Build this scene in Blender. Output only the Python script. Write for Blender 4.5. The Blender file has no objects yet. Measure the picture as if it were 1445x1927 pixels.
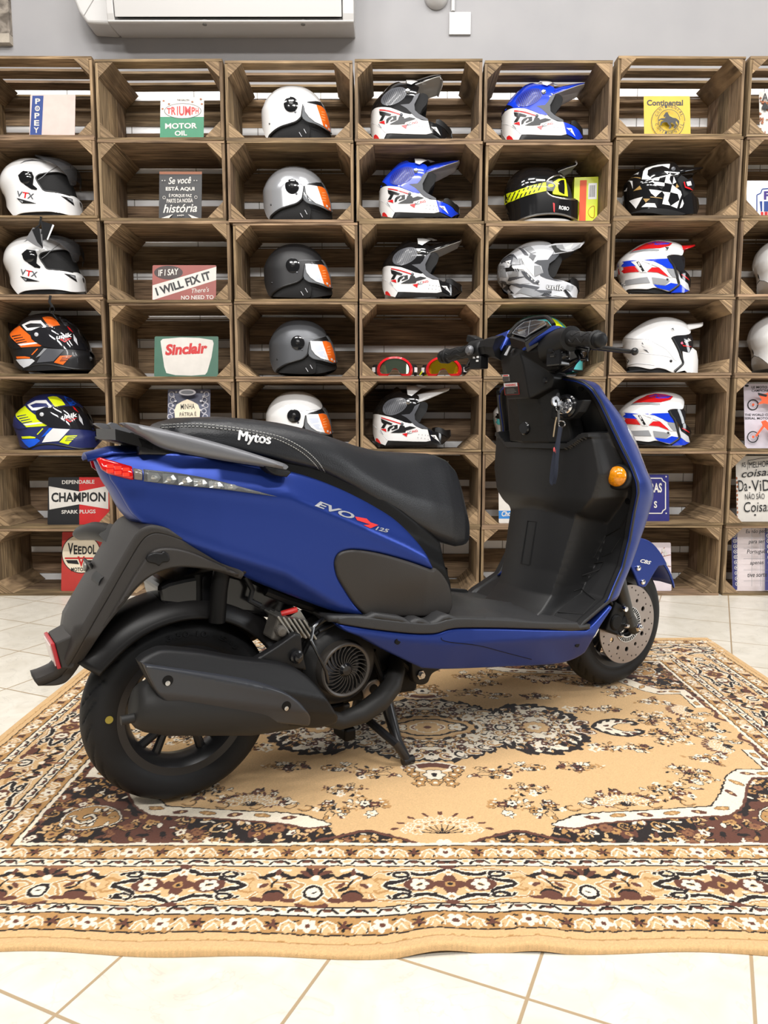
import bpy, bmesh, math, random
import numpy as np
from mathutils import Vector, Matrix, geometry, noise
R_ = math.radians
scene = bpy.context.scene
COL = scene.collection
random.seed(7)

# ------------------------------------------------------------------ camera
FPX, CX, CY, CAM_H = 1400.0, 722.5, 963.5, 0.78
PITCH = math.atan((963.5 - 802.0) / FPX)
cam_d = bpy.data.cameras.new('camera')
cam_d.sensor_fit = 'VERTICAL'; cam_d.sensor_height = 24.0
cam_d.lens = FPX / 1927.0 * 24.0
cam_d.clip_start = 0.02
cam = bpy.data.objects.new('camera', cam_d); COL.objects.link(cam)
cam.location = (0, 0, CAM_H)
cam.rotation_euler = (math.pi / 2 - PITCH, 0, 0)
scene.camera = cam

# ------------------------------------------------------------------ world, lamps, exposure
scene.view_settings.view_transform = 'Standard'
scene.view_settings.look = 'None'
scene.view_settings.gamma = 1.0
scene.view_settings.use_curve_mapping = False
scene.view_settings.exposure = -0.13
w = bpy.data.worlds.new('world'); scene.world = w; w.use_nodes = True
w.node_tree.nodes['Background'].inputs[0].default_value = (1.0, 0.97, 0.93, 1)
w.node_tree.nodes['Background'].inputs[1].default_value = 0.16
def area(name, loc, size, power, target=None, col=(1, 0.975, 0.945)):
    l = bpy.data.lights.new(name, 'AREA'); l.shape = 'RECTANGLE'
    l.size, l.size_y = size; l.energy = power; l.color = col
    o = bpy.data.objects.new(name, l); COL.objects.link(o); o.location = loc
    if target is not None:
        o.rotation_euler = (Vector(target) - Vector(loc)).to_track_quat('-Z', 'Y').to_euler()
    return o
for lx in (-2.1, -0.7, 0.7, 2.1): area('assumed_ceiling_panel', (lx, 0.6, 4.1), (0.9, 0.25), 42, (lx, 1.9, 0.4))  # three rows of unseen ceiling lamps, assumed from the light; no fittings modelled
for lx in (-1.6, 0.0, 1.6): area('assumed_ceiling_panel', (lx, -2.2, 3.9), (1.0, 0.3), 66, (lx, 2.8, 0.7))
for lx in (-1.3, 0.5, 2.3): area('assumed_ceiling_panel', (lx, 1.7, 4.2), (0.9, 0.2), 32, (lx, 2.5, 0))
area('assumed_window_light', (6.0, 0.6, 1.9), (1.5, 2.0), 90, (0.3, 1.9, 0.6), (0.94, 0.97, 1.0))  # added area light for an assumed window out of view at right; none modelled

# ------------------------------------------------------------------ pixel -> place
_c, _s = math.cos(PITCH), math.sin(PITCH)
def ray(px, py):
    a = (px - CX) / FPX; b = (py - CY) / FPX
    return Vector((a, _c - b * _s, -_s - b * _c))
CAMP = Vector((0, 0, CAM_H))
def at_floor(px, py):
    d = ray(px, py); return CAMP + d * (-CAM_H / d.z)
def at_Y(px, py, Y):
    d = ray(px, py); return CAMP + d * (Y / d.y)

# ------------------------------------------------------------------ helpers
def srgb(r, g, b, a=1.0):
    f = lambda v: (v / 255.0 / 12.92) if v / 255.0 <= 0.04045 else ((v / 255.0 + 0.055) / 1.055) ** 2.4
    return (f(r), f(g), f(b), a)
def setp(o, label=None, cat=None, group=None, kind=None):
    if label: o['label'] = label
    if cat: o['category'] = cat
    if group: o['group'] = group
    if kind: o['kind'] = kind
    return o
def thing(name, label, cat, loc=(0, 0, 0), rotz=0.0, group=None):
    o = bpy.data.objects.new(name, None); COL.objects.link(o)
    o.empty_display_size = 0.05
    o.location = loc; o.rotation_euler = (0, 0, rotz)
    return setp(o, label, cat, group)
def mk(name, verts, faces, mats, parent=None, smooth=False, midx=None, cols=None, uvs=None, sharp=None):
    me = bpy.data.meshes.new(name)
    me.from_pydata([tuple(v) for v in verts], [], [tuple(f) for f in faces])
    if not isinstance(mats, (list, tuple)): mats = [mats]
    for m in mats: me.materials.append(m)
    if midx is not None: me.polygons.foreach_set('material_index', list(midx))
    if smooth:
        me.polygons.foreach_set('use_smooth', [True] * len(me.polygons))
        if sharp is not None: me.set_sharp_from_angle(angle=R_(sharp))
    if cols is not None:
        ca = me.color_attributes.new('Col', 'FLOAT_COLOR', 'POINT')
        a = np.ones((len(verts), 4), dtype=np.float32); a[:, :3] = np.asarray(cols)[:, :3]
        ca.data.foreach_set('color', a.ravel())
    if uvs is not None:
        uv = me.uv_layers.new(name='UVMap')
        uv.data.foreach_set('uv', np.asarray(uvs, dtype=np.float32).ravel())
    me.update()
    o = bpy.data.objects.new(name, me); COL.objects.link(o)
    if parent is not None: o.parent = parent
    return o
def struct(o): o['kind'] = 'structure'; return o
class MB:
    """collects shapes into one mesh"""
    def __init__(s): s.v = []; s.f = []; s.m = []
    def add(s, vs, fs, m=0):
        n = len(s.v); s.v += [Vector(v) for v in vs]; s.f += [tuple(i + n for i in f) for f in fs]; s.m += [m] * len(fs); return s
    def box(s, c, d, rot=None, m=0):
        x, y, z = d[0] / 2, d[1] / 2, d[2] / 2
        vs = [Vector((sx * x, sy * y, sz * z)) for sz in (-1, 1) for sy in (-1, 1) for sx in (-1, 1)]
        if rot is not None: vs = [rot @ v for v in vs]
        vs = [v + Vector(c) for v in vs]
        return s.add(vs, [(0, 2, 3, 1), (4, 5, 7, 6), (0, 1, 5, 4), (2, 6, 7, 3), (0, 4, 6, 2), (1, 3, 7, 5)], m)
    def rings(s, rings, closed=True, caps=True, m=0):
        n = len(rings[0]); base = len(s.v); vs = []; fs = []
        for r in rings: vs += list(r)
        for i in range(len(rings) - 1):
            for j in range(n if closed else n - 1):
                a = i * n + j; b = i * n + (j + 1) % n
                fs.append((a, b, b + n, a + n))
        if caps and closed:
            fs.append(tuple(range(n - 1, -1, -1))); fs.append(tuple((len(rings) - 1) * n + k for k in range(n)))
        return s.add(vs, fs, m)
    def tube(s, pts, r, n=10, caps=True, m=0, flat=1.0):
        pts = [Vector(p) for p in pts]; k = len(pts)
        rs = r if isinstance(r, (list, tuple)) else [r] * k
        up = None; rings = []
        for i, p in enumerate(pts):
            t = (pts[min(i + 1, k - 1)] - pts[max(i - 1, 0)]).normalized()
            if up is None:
                up = Vector((0, 0, 1)) if abs(t.z) < 0.9 else Vector((0, 1, 0))
            a = t.cross(up).normalized(); up = a.cross(t).normalized()
            rings.append([p + a * (math.cos(2 * math.pi * j / n) * rs[i]) + up * (math.sin(2 * math.pi * j / n) * rs[i] * flat) for j in range(n)])
        return s.rings(rings, True, caps, m)
    def lathe(s, prof, c=(0, 0, 0), axis='y', n=32, m=0, caps=False, M=None):
        """prof: list of (r, h) along axis"""
        rings = []
        for r, h in prof:
            ring = []
            for j in range(n):
                a = 2 * math.pi * j / n; u, v = r * math.cos(a), r * math.sin(a)
                p = {'y': Vector((u, h, v)), 'z': Vector((u, v, h)), 'x': Vector((h, u, v))}[axis]
                if M is not None: p = M @ p
                ring.append(p + Vector(c))
            rings.append(ring)
        return s.rings(rings, True, caps, m)
    def prism(s, poly, a, b, fn, m=0):
        """poly of (u,v); fn(u,v,d)->point; extrude from d=a to d=b (n-gon caps)"""
        n = len(poly)
        vs = [fn(u, v, a) for u, v in poly] + [fn(u, v, b) for u, v in poly]
        fs = [tuple(range(n)), tuple(range(2 * n - 1, n - 1, -1))]
        fs += [(i, i + n, (i + 1) % n + n, (i + 1) % n) for i in range(n)]
        return s.add(vs, fs, m)
    def sphere(s, c, r, nu=16, nv=10, m=0):
        rr = r if isinstance(r, (tuple, list)) else (r, r, r)
        rings = [[Vector(c) + Vector((rr[0] * math.sin(math.pi * i / nv) * math.cos(2 * math.pi * j / nu), rr[1] * math.sin(math.pi * i / nv) * math.sin(2 * math.pi * j / nu), rr[2] * math.cos(math.pi * i / nv))) for j in range(nu)] for i in range(nv + 1)]
        rings[0] = [p + Vector((0, 0, 0)) for p in rings[0]]
        return s.rings(rings, True, False, m)
    def build(s, name, mats, parent=None, smooth=False, sharp=35, fixn=True, weld=False):
        o = mk(name, s.v, s.f, mats, parent, midx=s.m)
        if fixn or weld:
            bm = bmesh.new(); bm.from_mesh(o.data)
            if weld: bmesh.ops.remove_doubles(bm, verts=bm.verts, dist=1e-5)
            if fixn: bmesh.ops.recalc_face_normals(bm, faces=bm.faces)
            bm.to_mesh(o.data); bm.free()
        if smooth:
            o.data.polygons.foreach_set('use_smooth', [True] * len(o.data.polygons))
            o.data.set_sharp_from_angle(angle=R_(sharp))
        return o
def bevel(o, w, seg=2, ang=30):
    md = o.modifiers.new('bevel', 'BEVEL'); md.width = w; md.segments = seg; md.limit_method = 'ANGLE'; md.angle_limit = R_(ang)
    return o
def subsurf(o, n=2):
    md = o.modifiers.new('sub', 'SUBSURF'); md.levels = n; md.render_levels = n; return o
def cspline(pts, n=8, closed=False):
    """Catmull-Rom through points (any dimension); a point given as ('c', ...) would be a corner"""
    P = [np.array(p[:], float) for p in pts]; out = []; k = len(P)
    rng = range(k if closed else k - 1)
    for i in rng:
        p1, p2 = P[i], P[(i + 1) % k]
        p0 = P[i - 1] if (i > 0 or closed) else 2 * p1 - p2
        p3 = P[(i + 2) % k] if (i + 2 < k or closed) else 2 * p2 - p1
        for j in range(n):
            t = j / n
            out.append(0.5 * ((2 * p1) + (-p0 + p2) * t + (2 * p0 - 5 * p1 + 4 * p2 - p3) * t * t + (-p0 + 3 * p1 - 3 * p2 + p3) * t ** 3))
    if not closed: out.append(P[-1])
    return [tuple(o) for o in out]
def text_mesh(body, size=1.0, bold=0.0, shear=0.0, sx=1.0, extrude=0.0, align='CENTER', spacing=1.0):
    """lettering as flat geometry: returns verts (x, y, z) and faces, in the x-y plane"""
    cu = bpy.data.curves.new('lettering', 'FONT'); cu.body = body; cu.size = size; cu.offset = bold; cu.shear = shear
    cu.extrude = extrude; cu.align_x = align; cu.align_y = 'CENTER'; cu.space_character = spacing; cu.resolution_u = 3
    o = bpy.data.objects.new('lettering', cu); COL.objects.link(o)
    dg = bpy.context.evaluated_depsgraph_get(); me = o.evaluated_get(dg).to_mesh()
    vs = [Vector((v.co.x * sx, v.co.y, v.co.z)) for v in me.vertices]; fs = [tuple(p.vertices) for p in me.polygons]
    o.evaluated_get(dg).to_mesh_clear(); bpy.data.objects.remove(o); bpy.data.curves.remove(cu)
    return vs, fs

# ------------------------------------------------------------------ materials
MATS = {}
def nn(nt, t, **kw):
    n = nt.nodes.new(t)
    for k, v in kw.items(): setattr(n, k, v)
    return n
def pmat(name, col, rough=0.5, metal=0.0, coat=0.0, spec=0.5, bump=None, vary=0.0, attr=False, trans=0.0, alpha=1.0, sheen=0.0, ior=1.5, crough=0.05, nscale=30.0, rvar=0.0):
    """plain surface; bump=(scale, strength); vary = small tonal noise; attr = takes the 'Col' attribute"""
    if name in MATS: return MATS[name]
    m = bpy.data.materials.new(name); m.use_nodes = True; nt = m.node_tree; b = nt.nodes['Principled BSDF']
    c = col if len(col) == 4 else (*col, 1)
    b.inputs['Base Color'].default_value = c
    b.inputs['Roughness'].default_value = rough; b.inputs['Metallic'].default_value = metal
    b.inputs['Coat Weight'].default_value = coat; b.inputs['Coat Roughness'].default_value = crough
    b.inputs['Specular IOR Level'].default_value = spec; b.inputs['IOR'].default_value = ior
    b.inputs['Transmission Weight'].default_value = trans; b.inputs['Alpha'].default_value = alpha
    b.inputs['Sheen Weight'].default_value = sheen
    tc = nn(nt, 'ShaderNodeTexCoord')
    src = None
    if attr:
        a = nn(nt, 'ShaderNodeVertexColor', layer_name='Col'); src = a.outputs['Color']
    if vary > 0 or rvar > 0:
        no = nn(nt, 'ShaderNodeTexNoise'); no.inputs['Scale'].default_value = nscale; no.inputs['Detail'].default_value = 4
        nt.links.new(tc.outputs['Object'], no.inputs['Vector'])
        mr = nn(nt, 'ShaderNodeMapRange'); mr.inputs['From Min'].default_value = 0.3; mr.inputs['From Max'].default_value = 0.7
        if vary > 0:
            mr.inputs['To Min'].default_value = 1 - vary; mr.inputs['To Max'].default_value = 1 + vary
            nt.links.new(no.outputs['Fac'], mr.inputs['Value'])
            mx = nn(nt, 'ShaderNodeVectorMath', operation='SCALE')
            if src is not None: nt.links.new(src, mx.inputs[0])
            else: mx.inputs[0].default_value = c[:3]
            nt.links.new(mr.outputs[0], mx.inputs['Scale']); src = mx.outputs[0]
        if rvar > 0:
            m2 = nn(nt, 'ShaderNodeMapRange'); m2.inputs['From Min'].default_value = 0.3; m2.inputs['From Max'].default_value = 0.7
            m2.inputs['To Min'].default_value = max(0, rough - rvar); m2.inputs['To Max'].default_value = rough + rvar
            nt.links.new(no.outputs['Fac'], m2.inputs['Value']); nt.links.new(m2.outputs[0], b.inputs['Roughness'])
    if src is not None: nt.links.new(src, b.inputs['Base Color'])
    if bump:
        n2 = nn(nt, 'ShaderNodeTexNoise'); n2.inputs['Scale'].default_value = bump[0]; n2.inputs['Detail'].default_value = 3
        nt.links.new(tc.outputs['Object'], n2.inputs['Vector'])
        bp = nn(nt, 'ShaderNodeBump'); bp.inputs['Strength'].default_value = bump[1]; bp.inputs['Distance'].default_value = 0.002
        nt.links.new(n2.outputs['Fac'], bp.inputs['Height']); nt.links.new(bp.outputs[0], b.inputs['Normal'])
    MATS[name] = m; return m
def glassmat(name, col, rough=0.02, alpha=0.25):
    """thin clear or tinted plastic"""
    if name in MATS: return MATS[name]
    m = bpy.data.materials.new(name); m.use_nodes = True; nt = m.node_tree; nt.nodes.clear()
    out = nn(nt, 'ShaderNodeOutputMaterial'); tr = nn(nt, 'ShaderNodeBsdfTransparent'); pr = nn(nt, 'ShaderNodeBsdfPrincipled')
    pr.inputs['Base Color'].default_value = (*col[:3], 1); pr.inputs['Roughness'].default_value = rough; pr.inputs['Specular IOR Level'].default_value = 0.8
    mx = nn(nt, 'ShaderNodeMixShader'); mx.inputs[0].default_value = alpha
    tr.inputs[0].default_value = (*[0.5 + 0.5 * c for c in col[:3]], 1)
    nt.links.new(tr.outputs[0], mx.inputs[1]); nt.links.new(pr.outputs[0], mx.inputs[2]); nt.links.new(mx.outputs[0], out.inputs[0])
    MATS[name] = m; return m
def wood_mat(name, base, dark):
    m = bpy.data.materials.new(name); m.use_nodes = True; nt = m.node_tree; b = nt.nodes['Principled BSDF']; L = nt.links.new
    uv = nn(nt, 'ShaderNodeUVMap', uv_map='UVMap'); oi = nn(nt, 'ShaderNodeObjectInfo')
    of = nn(nt, 'ShaderNodeVectorMath', operation='SCALE'); of.inputs[0].default_value = (13.0, 7.0, 5.0); L(oi.outputs['Random'], of.inputs['Scale'])
    ad = nn(nt, 'ShaderNodeVectorMath', operation='ADD'); L(uv.outputs[0], ad.inputs[0]); L(of.outputs[0], ad.inputs[1])
    mp = nn(nt, 'ShaderNodeMapping'); mp.inputs['Scale'].default_value = (4.0, 70.0, 1.0); L(ad.outputs[0], mp.inputs['Vector'])
    n1 = nn(nt, 'ShaderNodeTexNoise'); n1.inputs['Scale'].default_value = 1.0; n1.inputs['Detail'].default_value = 5; n1.inputs['Distortion'].default_value = 1.2; L(mp.outputs[0], n1.inputs['Vector'])
    mp2 = nn(nt, 'ShaderNodeMapping'); mp2.inputs['Scale'].default_value = (5.0, 9.0, 1.0); L(ad.outputs[0], mp2.inputs['Vector'])
    n2 = nn(nt, 'ShaderNodeTexNoise'); n2.inputs['Scale'].default_value = 1.0; n2.inputs['Detail'].default_value = 4; L(mp2.outputs[0], n2.inputs['Vector'])
    r1 = nn(nt, 'ShaderNodeValToRGB'); e = r1.color_ramp.elements
    e[0].position = 0.30; e[0].color = dark; e[1].position = 0.70; e[1].color = base
    L(n1.outputs['Fac'], r1.inputs[0])
    vc = nn(nt, 'ShaderNodeVertexColor', layer_name='Col')
    mm = nn(nt, 'ShaderNodeMix', data_type='RGBA', blend_type='MULTIPLY'); mm.inputs[0].default_value = 1.0
    L(r1.outputs[0], mm.inputs[6]); L(vc.outputs[0], mm.inputs[7])
    mr = nn(nt, 'ShaderNodeMapRange'); mr.inputs['From Min'].default_value = 0.25; mr.inputs['From Max'].default_value = 0.75; mr.inputs['To Min'].default_value = 0.60; mr.inputs['To Max'].default_value = 1.35
    L(n2.outputs['Fac'], mr.inputs['Value'])
    sc = nn(nt, 'ShaderNodeVectorMath', operation='SCALE'); L(mm.outputs[2], sc.inputs[0]); L(mr.outputs[0], sc.inputs['Scale'])
    L(sc.outputs[0], b.inputs['Base Color']); b.inputs['Roughness'].default_value = 0.75; b.inputs['Specular IOR Level'].default_value = 0.3
    bp = nn(nt, 'ShaderNodeBump'); bp.inputs['Strength'].default_value = 0.35; bp.inputs['Distance'].default_value = 0.002
    L(n1.outputs['Fac'], bp.inputs['Height']); L(bp.outputs[0], b.inputs['Normal'])
    return m
# ================================================================== room
WALL_Y = 3.7262
def floor_mat():
    m = bpy.data.materials.new('cream_tiles'); m.use_nodes = True; nt = m.node_tree; b = nt.nodes['Principled BSDF']; L = nt.links.new
    tc = nn(nt, 'ShaderNodeTexCoord'); mp = nn(nt, 'ShaderNodeMapping', vector_type='POINT')
    ang = R_(66.0); P0 = Vector((-0.395, 1.006)); P0c = Vector((-0.407, 0.895))
    mp.inputs['Rotation'].default_value = (0, 0, -ang)
    L(tc.outputs['Object'], mp.inputs['Vector'])
    sep = nn(nt, 'ShaderNodeSeparateXYZ'); L(mp.outputs[0], sep.inputs[0])
    T = 0.284
    ca, sa = math.cos(-ang), math.sin(-ang)
    rx = lambda p: ca * p.x - sa * p.y
    ry = lambda p: sa * p.x + ca * p.y
    def edge(sock, off):
        a = nn(nt, 'ShaderNodeMath', operation='SUBTRACT'); L(sock, a.inputs[0]); a.inputs[1].default_value = off
        d = nn(nt, 'ShaderNodeMath', operation='DIVIDE'); L(a.outputs[0], d.inputs[0]); d.inputs[1].default_value = T
        f = nn(nt, 'ShaderNodeMath', operation='FRACT'); L(d.outputs[0], f.inputs[0])
        fl = nn(nt, 'ShaderNodeMath', operation='FLOOR'); L(d.outputs[0], fl.inputs[0])
        s = nn(nt, 'ShaderNodeMath', operation='SUBTRACT'); L(f.outputs[0], s.inputs[0]); s.inputs[1].default_value = 0.5
        ab = nn(nt, 'ShaderNodeMath', operation='ABSOLUTE'); L(s.outputs[0], ab.inputs[0])
        return ab.outputs[0], fl.outputs[0]
    # lines running along the rotated x axis have constant rotated y
    ey, fy = edge(sep.outputs['Y'], ry(P0)); ex, fx = edge(sep.outputs['X'], rx(P0c))
    mx = nn(nt, 'ShaderNodeMath', operation='MAXIMUM'); L(ex, mx.inputs[0]); L(ey, mx.inputs[1])
    g = nn(nt, 'ShaderNodeMapRange'); g.inputs['From Min'].default_value = 0.4895; g.inputs['From Max'].default_value = 0.4935; L(mx.outputs[0], g.inputs['Value'])
    cb = nn(nt, 'ShaderNodeCombineXYZ'); L(fx, cb.inputs[0]); L(fy, cb.inputs[1])
    wn = nn(nt, 'ShaderNodeTexWhiteNoise', noise_dimensions='3D'); L(cb.outputs[0], wn.inputs['Vector'])
    n1 = nn(nt, 'ShaderNodeTexNoise'); n1.inputs['Scale'].default_value = 9; n1.inputs['Detail'].default_value = 6; n1.inputs['Distortion'].default_value = 1.5; L(tc.outputs['Object'], n1.inputs['Vector'])
    r = nn(nt, 'ShaderNodeValToRGB'); e = r.color_ramp.elements
    e[0].position = 0.3; e[0].color = srgb(216, 209, 194); e[1].position = 0.65; e[1].color = srgb(230, 224, 211); L(n1.outputs['Fac'], r.inputs[0])
    sc = nn(nt, 'ShaderNodeMapRange'); sc.inputs['To Min'].default_value = 0.95; sc.inputs['To Max'].default_value = 1.0; L(wn.outputs['Value'], sc.inputs['Value'])
    vs = nn(nt, 'ShaderNodeVectorMath', operation='SCALE'); L(r.outputs[0], vs.inputs[0]); L(sc.outputs[0], vs.inputs['Scale'])
    # thin grey veins
    n3 = nn(nt, 'ShaderNodeTexNoise'); n3.inputs['Scale'].default_value = 5; n3.inputs['Detail'].default_value = 5; n3.inputs['Distortion'].default_value = 2.5; L(mp.outputs[0], n3.inputs['Vector'])
    v1 = nn(nt, 'ShaderNodeMath', operation='SUBTRACT'); L(n3.outputs['Fac'], v1.inputs[0]); v1.inputs[1].default_value = 0.5
    v2 = nn(nt, 'ShaderNodeMath', operation='ABSOLUTE'); L(v1.outputs[0], v2.inputs[0])
    v3 = nn(nt, 'ShaderNodeMapRange'); v3.inputs['From Min'].default_value = 0.0; v3.inputs['From Max'].default_value = 0.012; v3.inputs['To Min'].default_value = 0.22; v3.inputs['To Max'].default_value = 0.0; L(v2.outputs[0], v3.inputs['Value'])
    vm = nn(nt, 'ShaderNodeMix', data_type='RGBA'); L(v3.outputs[0], vm.inputs[0]); L(vs.outputs[0], vm.inputs[6]); vm.inputs[7].default_value = srgb(150, 145, 138)
    gm = nn(nt, 'ShaderNodeMix', data_type='RGBA'); L(g.outputs[0], gm.inputs[0]); L(vm.outputs[2], gm.inputs[6]); gm.inputs[7].default_value = srgb(172, 150, 120)
    L(gm.outputs[2], b.inputs['Base Color'])
    b.inputs['Roughness'].default_value = 0.32; b.inputs['Specular IOR Level'].default_value = 0.35
    bp = nn(nt, 'ShaderNodeBump', invert=True); bp.inputs['Strength'].default_value = 0.5; bp.inputs['Distance'].default_value = 0.002; L(g.outputs[0], bp.inputs['Height']); L(bp.outputs[0], b.inputs['Normal'])
    return m
struct(mk('floor', [(-6, -4, 0), (6, -4, 0), (6, WALL_Y, 0), (-6, WALL_Y, 0)], [(0, 1, 2, 3)], floor_mat()))
def wall_mat():
    m = bpy.data.materials.new('painted_wall'); m.use_nodes = True; nt = m.node_tree; b = nt.nodes['Principled BSDF']; L = nt.links.new
    tc = nn(nt, 'ShaderNodeTexCoord'); sp_ = nn(nt, 'ShaderNodeSeparateXYZ'); L(tc.outputs['Object'], sp_.inputs[0])
    n1 = nn(nt, 'ShaderNodeTexNoise'); n1.inputs['Scale'].default_value = 2.5; n1.inputs['Detail'].default_value = 5; L(tc.outputs['Object'], n1.inputs['Vector'])
    r = nn(nt, 'ShaderNodeValToRGB'); e = r.color_ramp.elements; e[0].position = .3; e[0].color = srgb(150, 149, 151); e[1].position = .7; e[1].color = srgb(161, 159, 160); L(n1.outputs['Fac'], r.inputs[0])
    cb = nn(nt, 'ShaderNodeCombineXYZ'); L(sp_.outputs['X'], cb.inputs[0]); L(sp_.outputs['Z'], cb.inputs[1])
    br = nn(nt, 'ShaderNodeTexBrick', offset=0.0); br.inputs['Scale'].default_value = 1.0; br.inputs['Brick Width'].default_value = 0.30; br.inputs['Row Height'].default_value = 0.30; br.inputs['Mortar Size'].default_value = 0.0025
    br.inputs['Color1'].default_value = srgb(252, 252, 252); br.inputs['Color2'].default_value = srgb(248, 249, 251); br.inputs['Mortar'].default_value = srgb(160, 158, 154); L(cb.outputs[0], br.inputs['Vector'])
    gt = nn(nt, 'ShaderNodeMath', operation='GREATER_THAN'); L(sp_.outputs['Z'], gt.inputs[0]); gt.inputs[1].default_value = 2.37
    mx = nn(nt, 'ShaderNodeMix', data_type='RGBA'); L(gt.outputs[0], mx.inputs[0]); L(br.outputs['Color'], mx.inputs[6]); L(r.outputs[0], mx.inputs[7]); L(mx.outputs[2], b.inputs['Base Color'])
    b.inputs['Roughness'].default_value = .6
    return m
struct(mk('wall_back', [(-6, WALL_Y, 0), (6, WALL_Y, 0), (6, WALL_Y, 4.2), (-6, WALL_Y, 4.2)], [(0, 1, 2, 3)], wall_mat()))
def stone_mat():
    m = bpy.data.materials.new('grey_stone'); m.use_nodes = True; nt = m.node_tree; b = nt.nodes['Principled BSDF']; L = nt.links.new
    tc = nn(nt, 'ShaderNodeTexCoord')
    n1 = nn(nt, 'ShaderNodeTexNoise'); n1.inputs['Scale'].default_value = 14; n1.inputs['Detail'].default_value = 8; n1.inputs['Distortion'].default_value = 1.0; L(tc.outputs['Object'], n1.inputs['Vector'])
    r = nn(nt, 'ShaderNodeValToRGB'); e = r.color_ramp.elements; e[0].position = 0.35; e[0].color = srgb(92, 84, 76); e[1].position = 0.68; e[1].color = srgb(168, 158, 146); L(n1.outputs['Fac'], r.inputs[0])
    L(r.outputs[0], b.inputs['Base Color']); b.inputs['Roughness'].default_value = 0.9
    bp = nn(nt, 'ShaderNodeBump'); bp.inputs['Strength'].default_value = 0.8; bp.inputs['Distance'].default_value = 0.01; L(n1.outputs['Fac'], bp.inputs['Height']); L(bp.outputs[0], b.inputs['Normal'])
    return m
st = MB(); xr = at_Y(33, 50, 3.78).x; zb = at_Y(20, 80, 3.78).z
st.box(((xr - 3.6) / 2, WALL_Y - 0.012, (zb + 4.2) / 2), (xr + 3.6, 0.03, 4.2 - zb))
struct(st.build('trim_1', stone_mat()))
st = MB(); st.box(((xr - 3.6) / 2, WALL_Y - 0.015, zb - 0.022), (xr + 3.6, 0.04, 0.04)); struct(st.build('trim_2', pmat('sill_stone', srgb(176, 166, 152), 0.8, vary=0.15, bump=(40, 0.4))))

# ------------------------------------------------------------------ air conditioner
WHITE = pmat('white_plastic', srgb(192, 190, 188), 0.35)
def q3(px, py, Y): return at_Y(px, py, Y)
ac_x0, ac_x1 = at_Y(212, 60, 3.60).x, at_Y(667, 60, 3.60).x
ac_zb = 2.578
ac = thing('air_conditioner', 'white wall-mounted air conditioner above the second and third crate columns', 'air conditioner', ((ac_x0 + ac_x1) / 2, WALL_Y, ac_zb))
W2 = (ac_x1 - ac_x0) / 2
XP = lambda u, v, d: Vector((d, u, v))
b_ = MB(); b_.prism([(0, .012), (-.06, .002), (-.13, -.006), (-.178, -.014), (-.190, -.012), (-.192, -.004), (-.17, .004), (-.15, .03), (-.15, .10), (-.205, .102), (-.212, .18), (-.20, .30), (-.17, .33), (0, .33)], -W2, W2, XP)
o = b_.build('casing', WHITE, ac); bevel(o, .004, 2)
for xa, xb in ((-W2, -W2 + .032), (W2 - .05, W2)):
    b_ = MB(); b_.prism([(-.14, -.004), (-.188, -.010), (-.198, .02), (-.209, .104), (-.14, .104)], xa, xb, XP); o = b_.build('end_cheek', WHITE, ac); bevel(o, .004, 2)
b_ = MB(); b_.box((-.01, -.155, .05), (2 * W2 - .09, .004, .09)); b_.build('air_outlet', pmat('dark_gap', srgb(25, 24, 24), 0.7), ac)
fl = MB(); fl.prism([(-.188, .010), (-.194, .007), (-.211, .092), (-.204, .096)], -W2 + .036, W2 - .054, XP); o = fl.build('flap', WHITE, ac); bevel(o, .002, 2)
for xx in (-.12, .32):
    sc_ = MB(); sc_.lathe([(0, -.010), (.010, -.010), (.010, .01)], (xx, -.172, -.006), 'z', 14); sc_.build('screw_cap', pmat('grey_cap', srgb(110, 108, 104), 0.5), ac)
cx0, cx1 = at_Y(150, 40, 3.66).x, at_Y(216, 40, 3.66).x
pc = thing('pipe_cover', 'white angular pipe cover left of the air conditioner', 'pipe cover', (cx0, WALL_Y, ac_zb + .015))
wq = ac_x0 - cx0 - .004
b_ = MB(); b_.prism([(0.0, .10), (.022, .045), (.055, 0), (wq, -.006), (wq, .36), (0, .36)], -.13, -.002, lambda u, v, d: Vector((u, d, v))); o = b_.build('cover_shell', WHITE, pc); bevel(o, .012, 3)
b_ = MB(); b_.tube([Vector((.045, -.1305, .03)), Vector((wq * .85, -.1305, .17))], .0018, 6); b_.build('seam', pmat('seam_grey', srgb(150, 148, 145), 0.6), pc)
# junction box, conduit and sensor
jx = at_Y(864, 45, WALL_Y)
jb = MB(); a_, c_ = at_Y(845, 25, WALL_Y), at_Y(885, 67, WALL_Y)
jb.box(((a_.x + c_.x) / 2, WALL_Y - 0.006, (a_.z + c_.z) / 2), (c_.x - a_.x, 0.012, a_.z - c_.z))
for dx in (-0.042, 0.042):
    for dz in (-0.042, 0.042): jb.lathe([(0.0, -0.013), (0.003, -0.013), (0.003, -0.011)], ((a_.x + c_.x) / 2 + dx, WALL_Y, (a_.z + c_.z) / 2 + dz), 'y', 8)
o = jb.build('junction_box_cover', pmat('box_grey', srgb(205, 205, 205), 0.6)); bevel(o, 0.002, 2); setp(o, 'small square painted junction box cover high on the back wall', 'junction box')
cd = MB(); cxx = at_Y(852, 10, WALL_Y).x; cd.tube([(cxx, WALL_Y - 0.01, a_.z + 0.003), (cxx, WALL_Y - 0.01, 3.6)], 0.009, 10)
setp(cd.build('conduit_pipe', pmat('box_grey', 0, 0), smooth=True), 'thin painted conduit rising from the junction box cover', 'conduit')
sn = at_Y(821, -4, WALL_Y); ss = MB(); ss.lathe([(0.0, -0.05), (0.03, -0.048), (0.05, -0.03), (0.055, -0.012), (0.055, -0.002)], (sn.x, WALL_Y, sn.z), 'y', 28)
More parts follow.
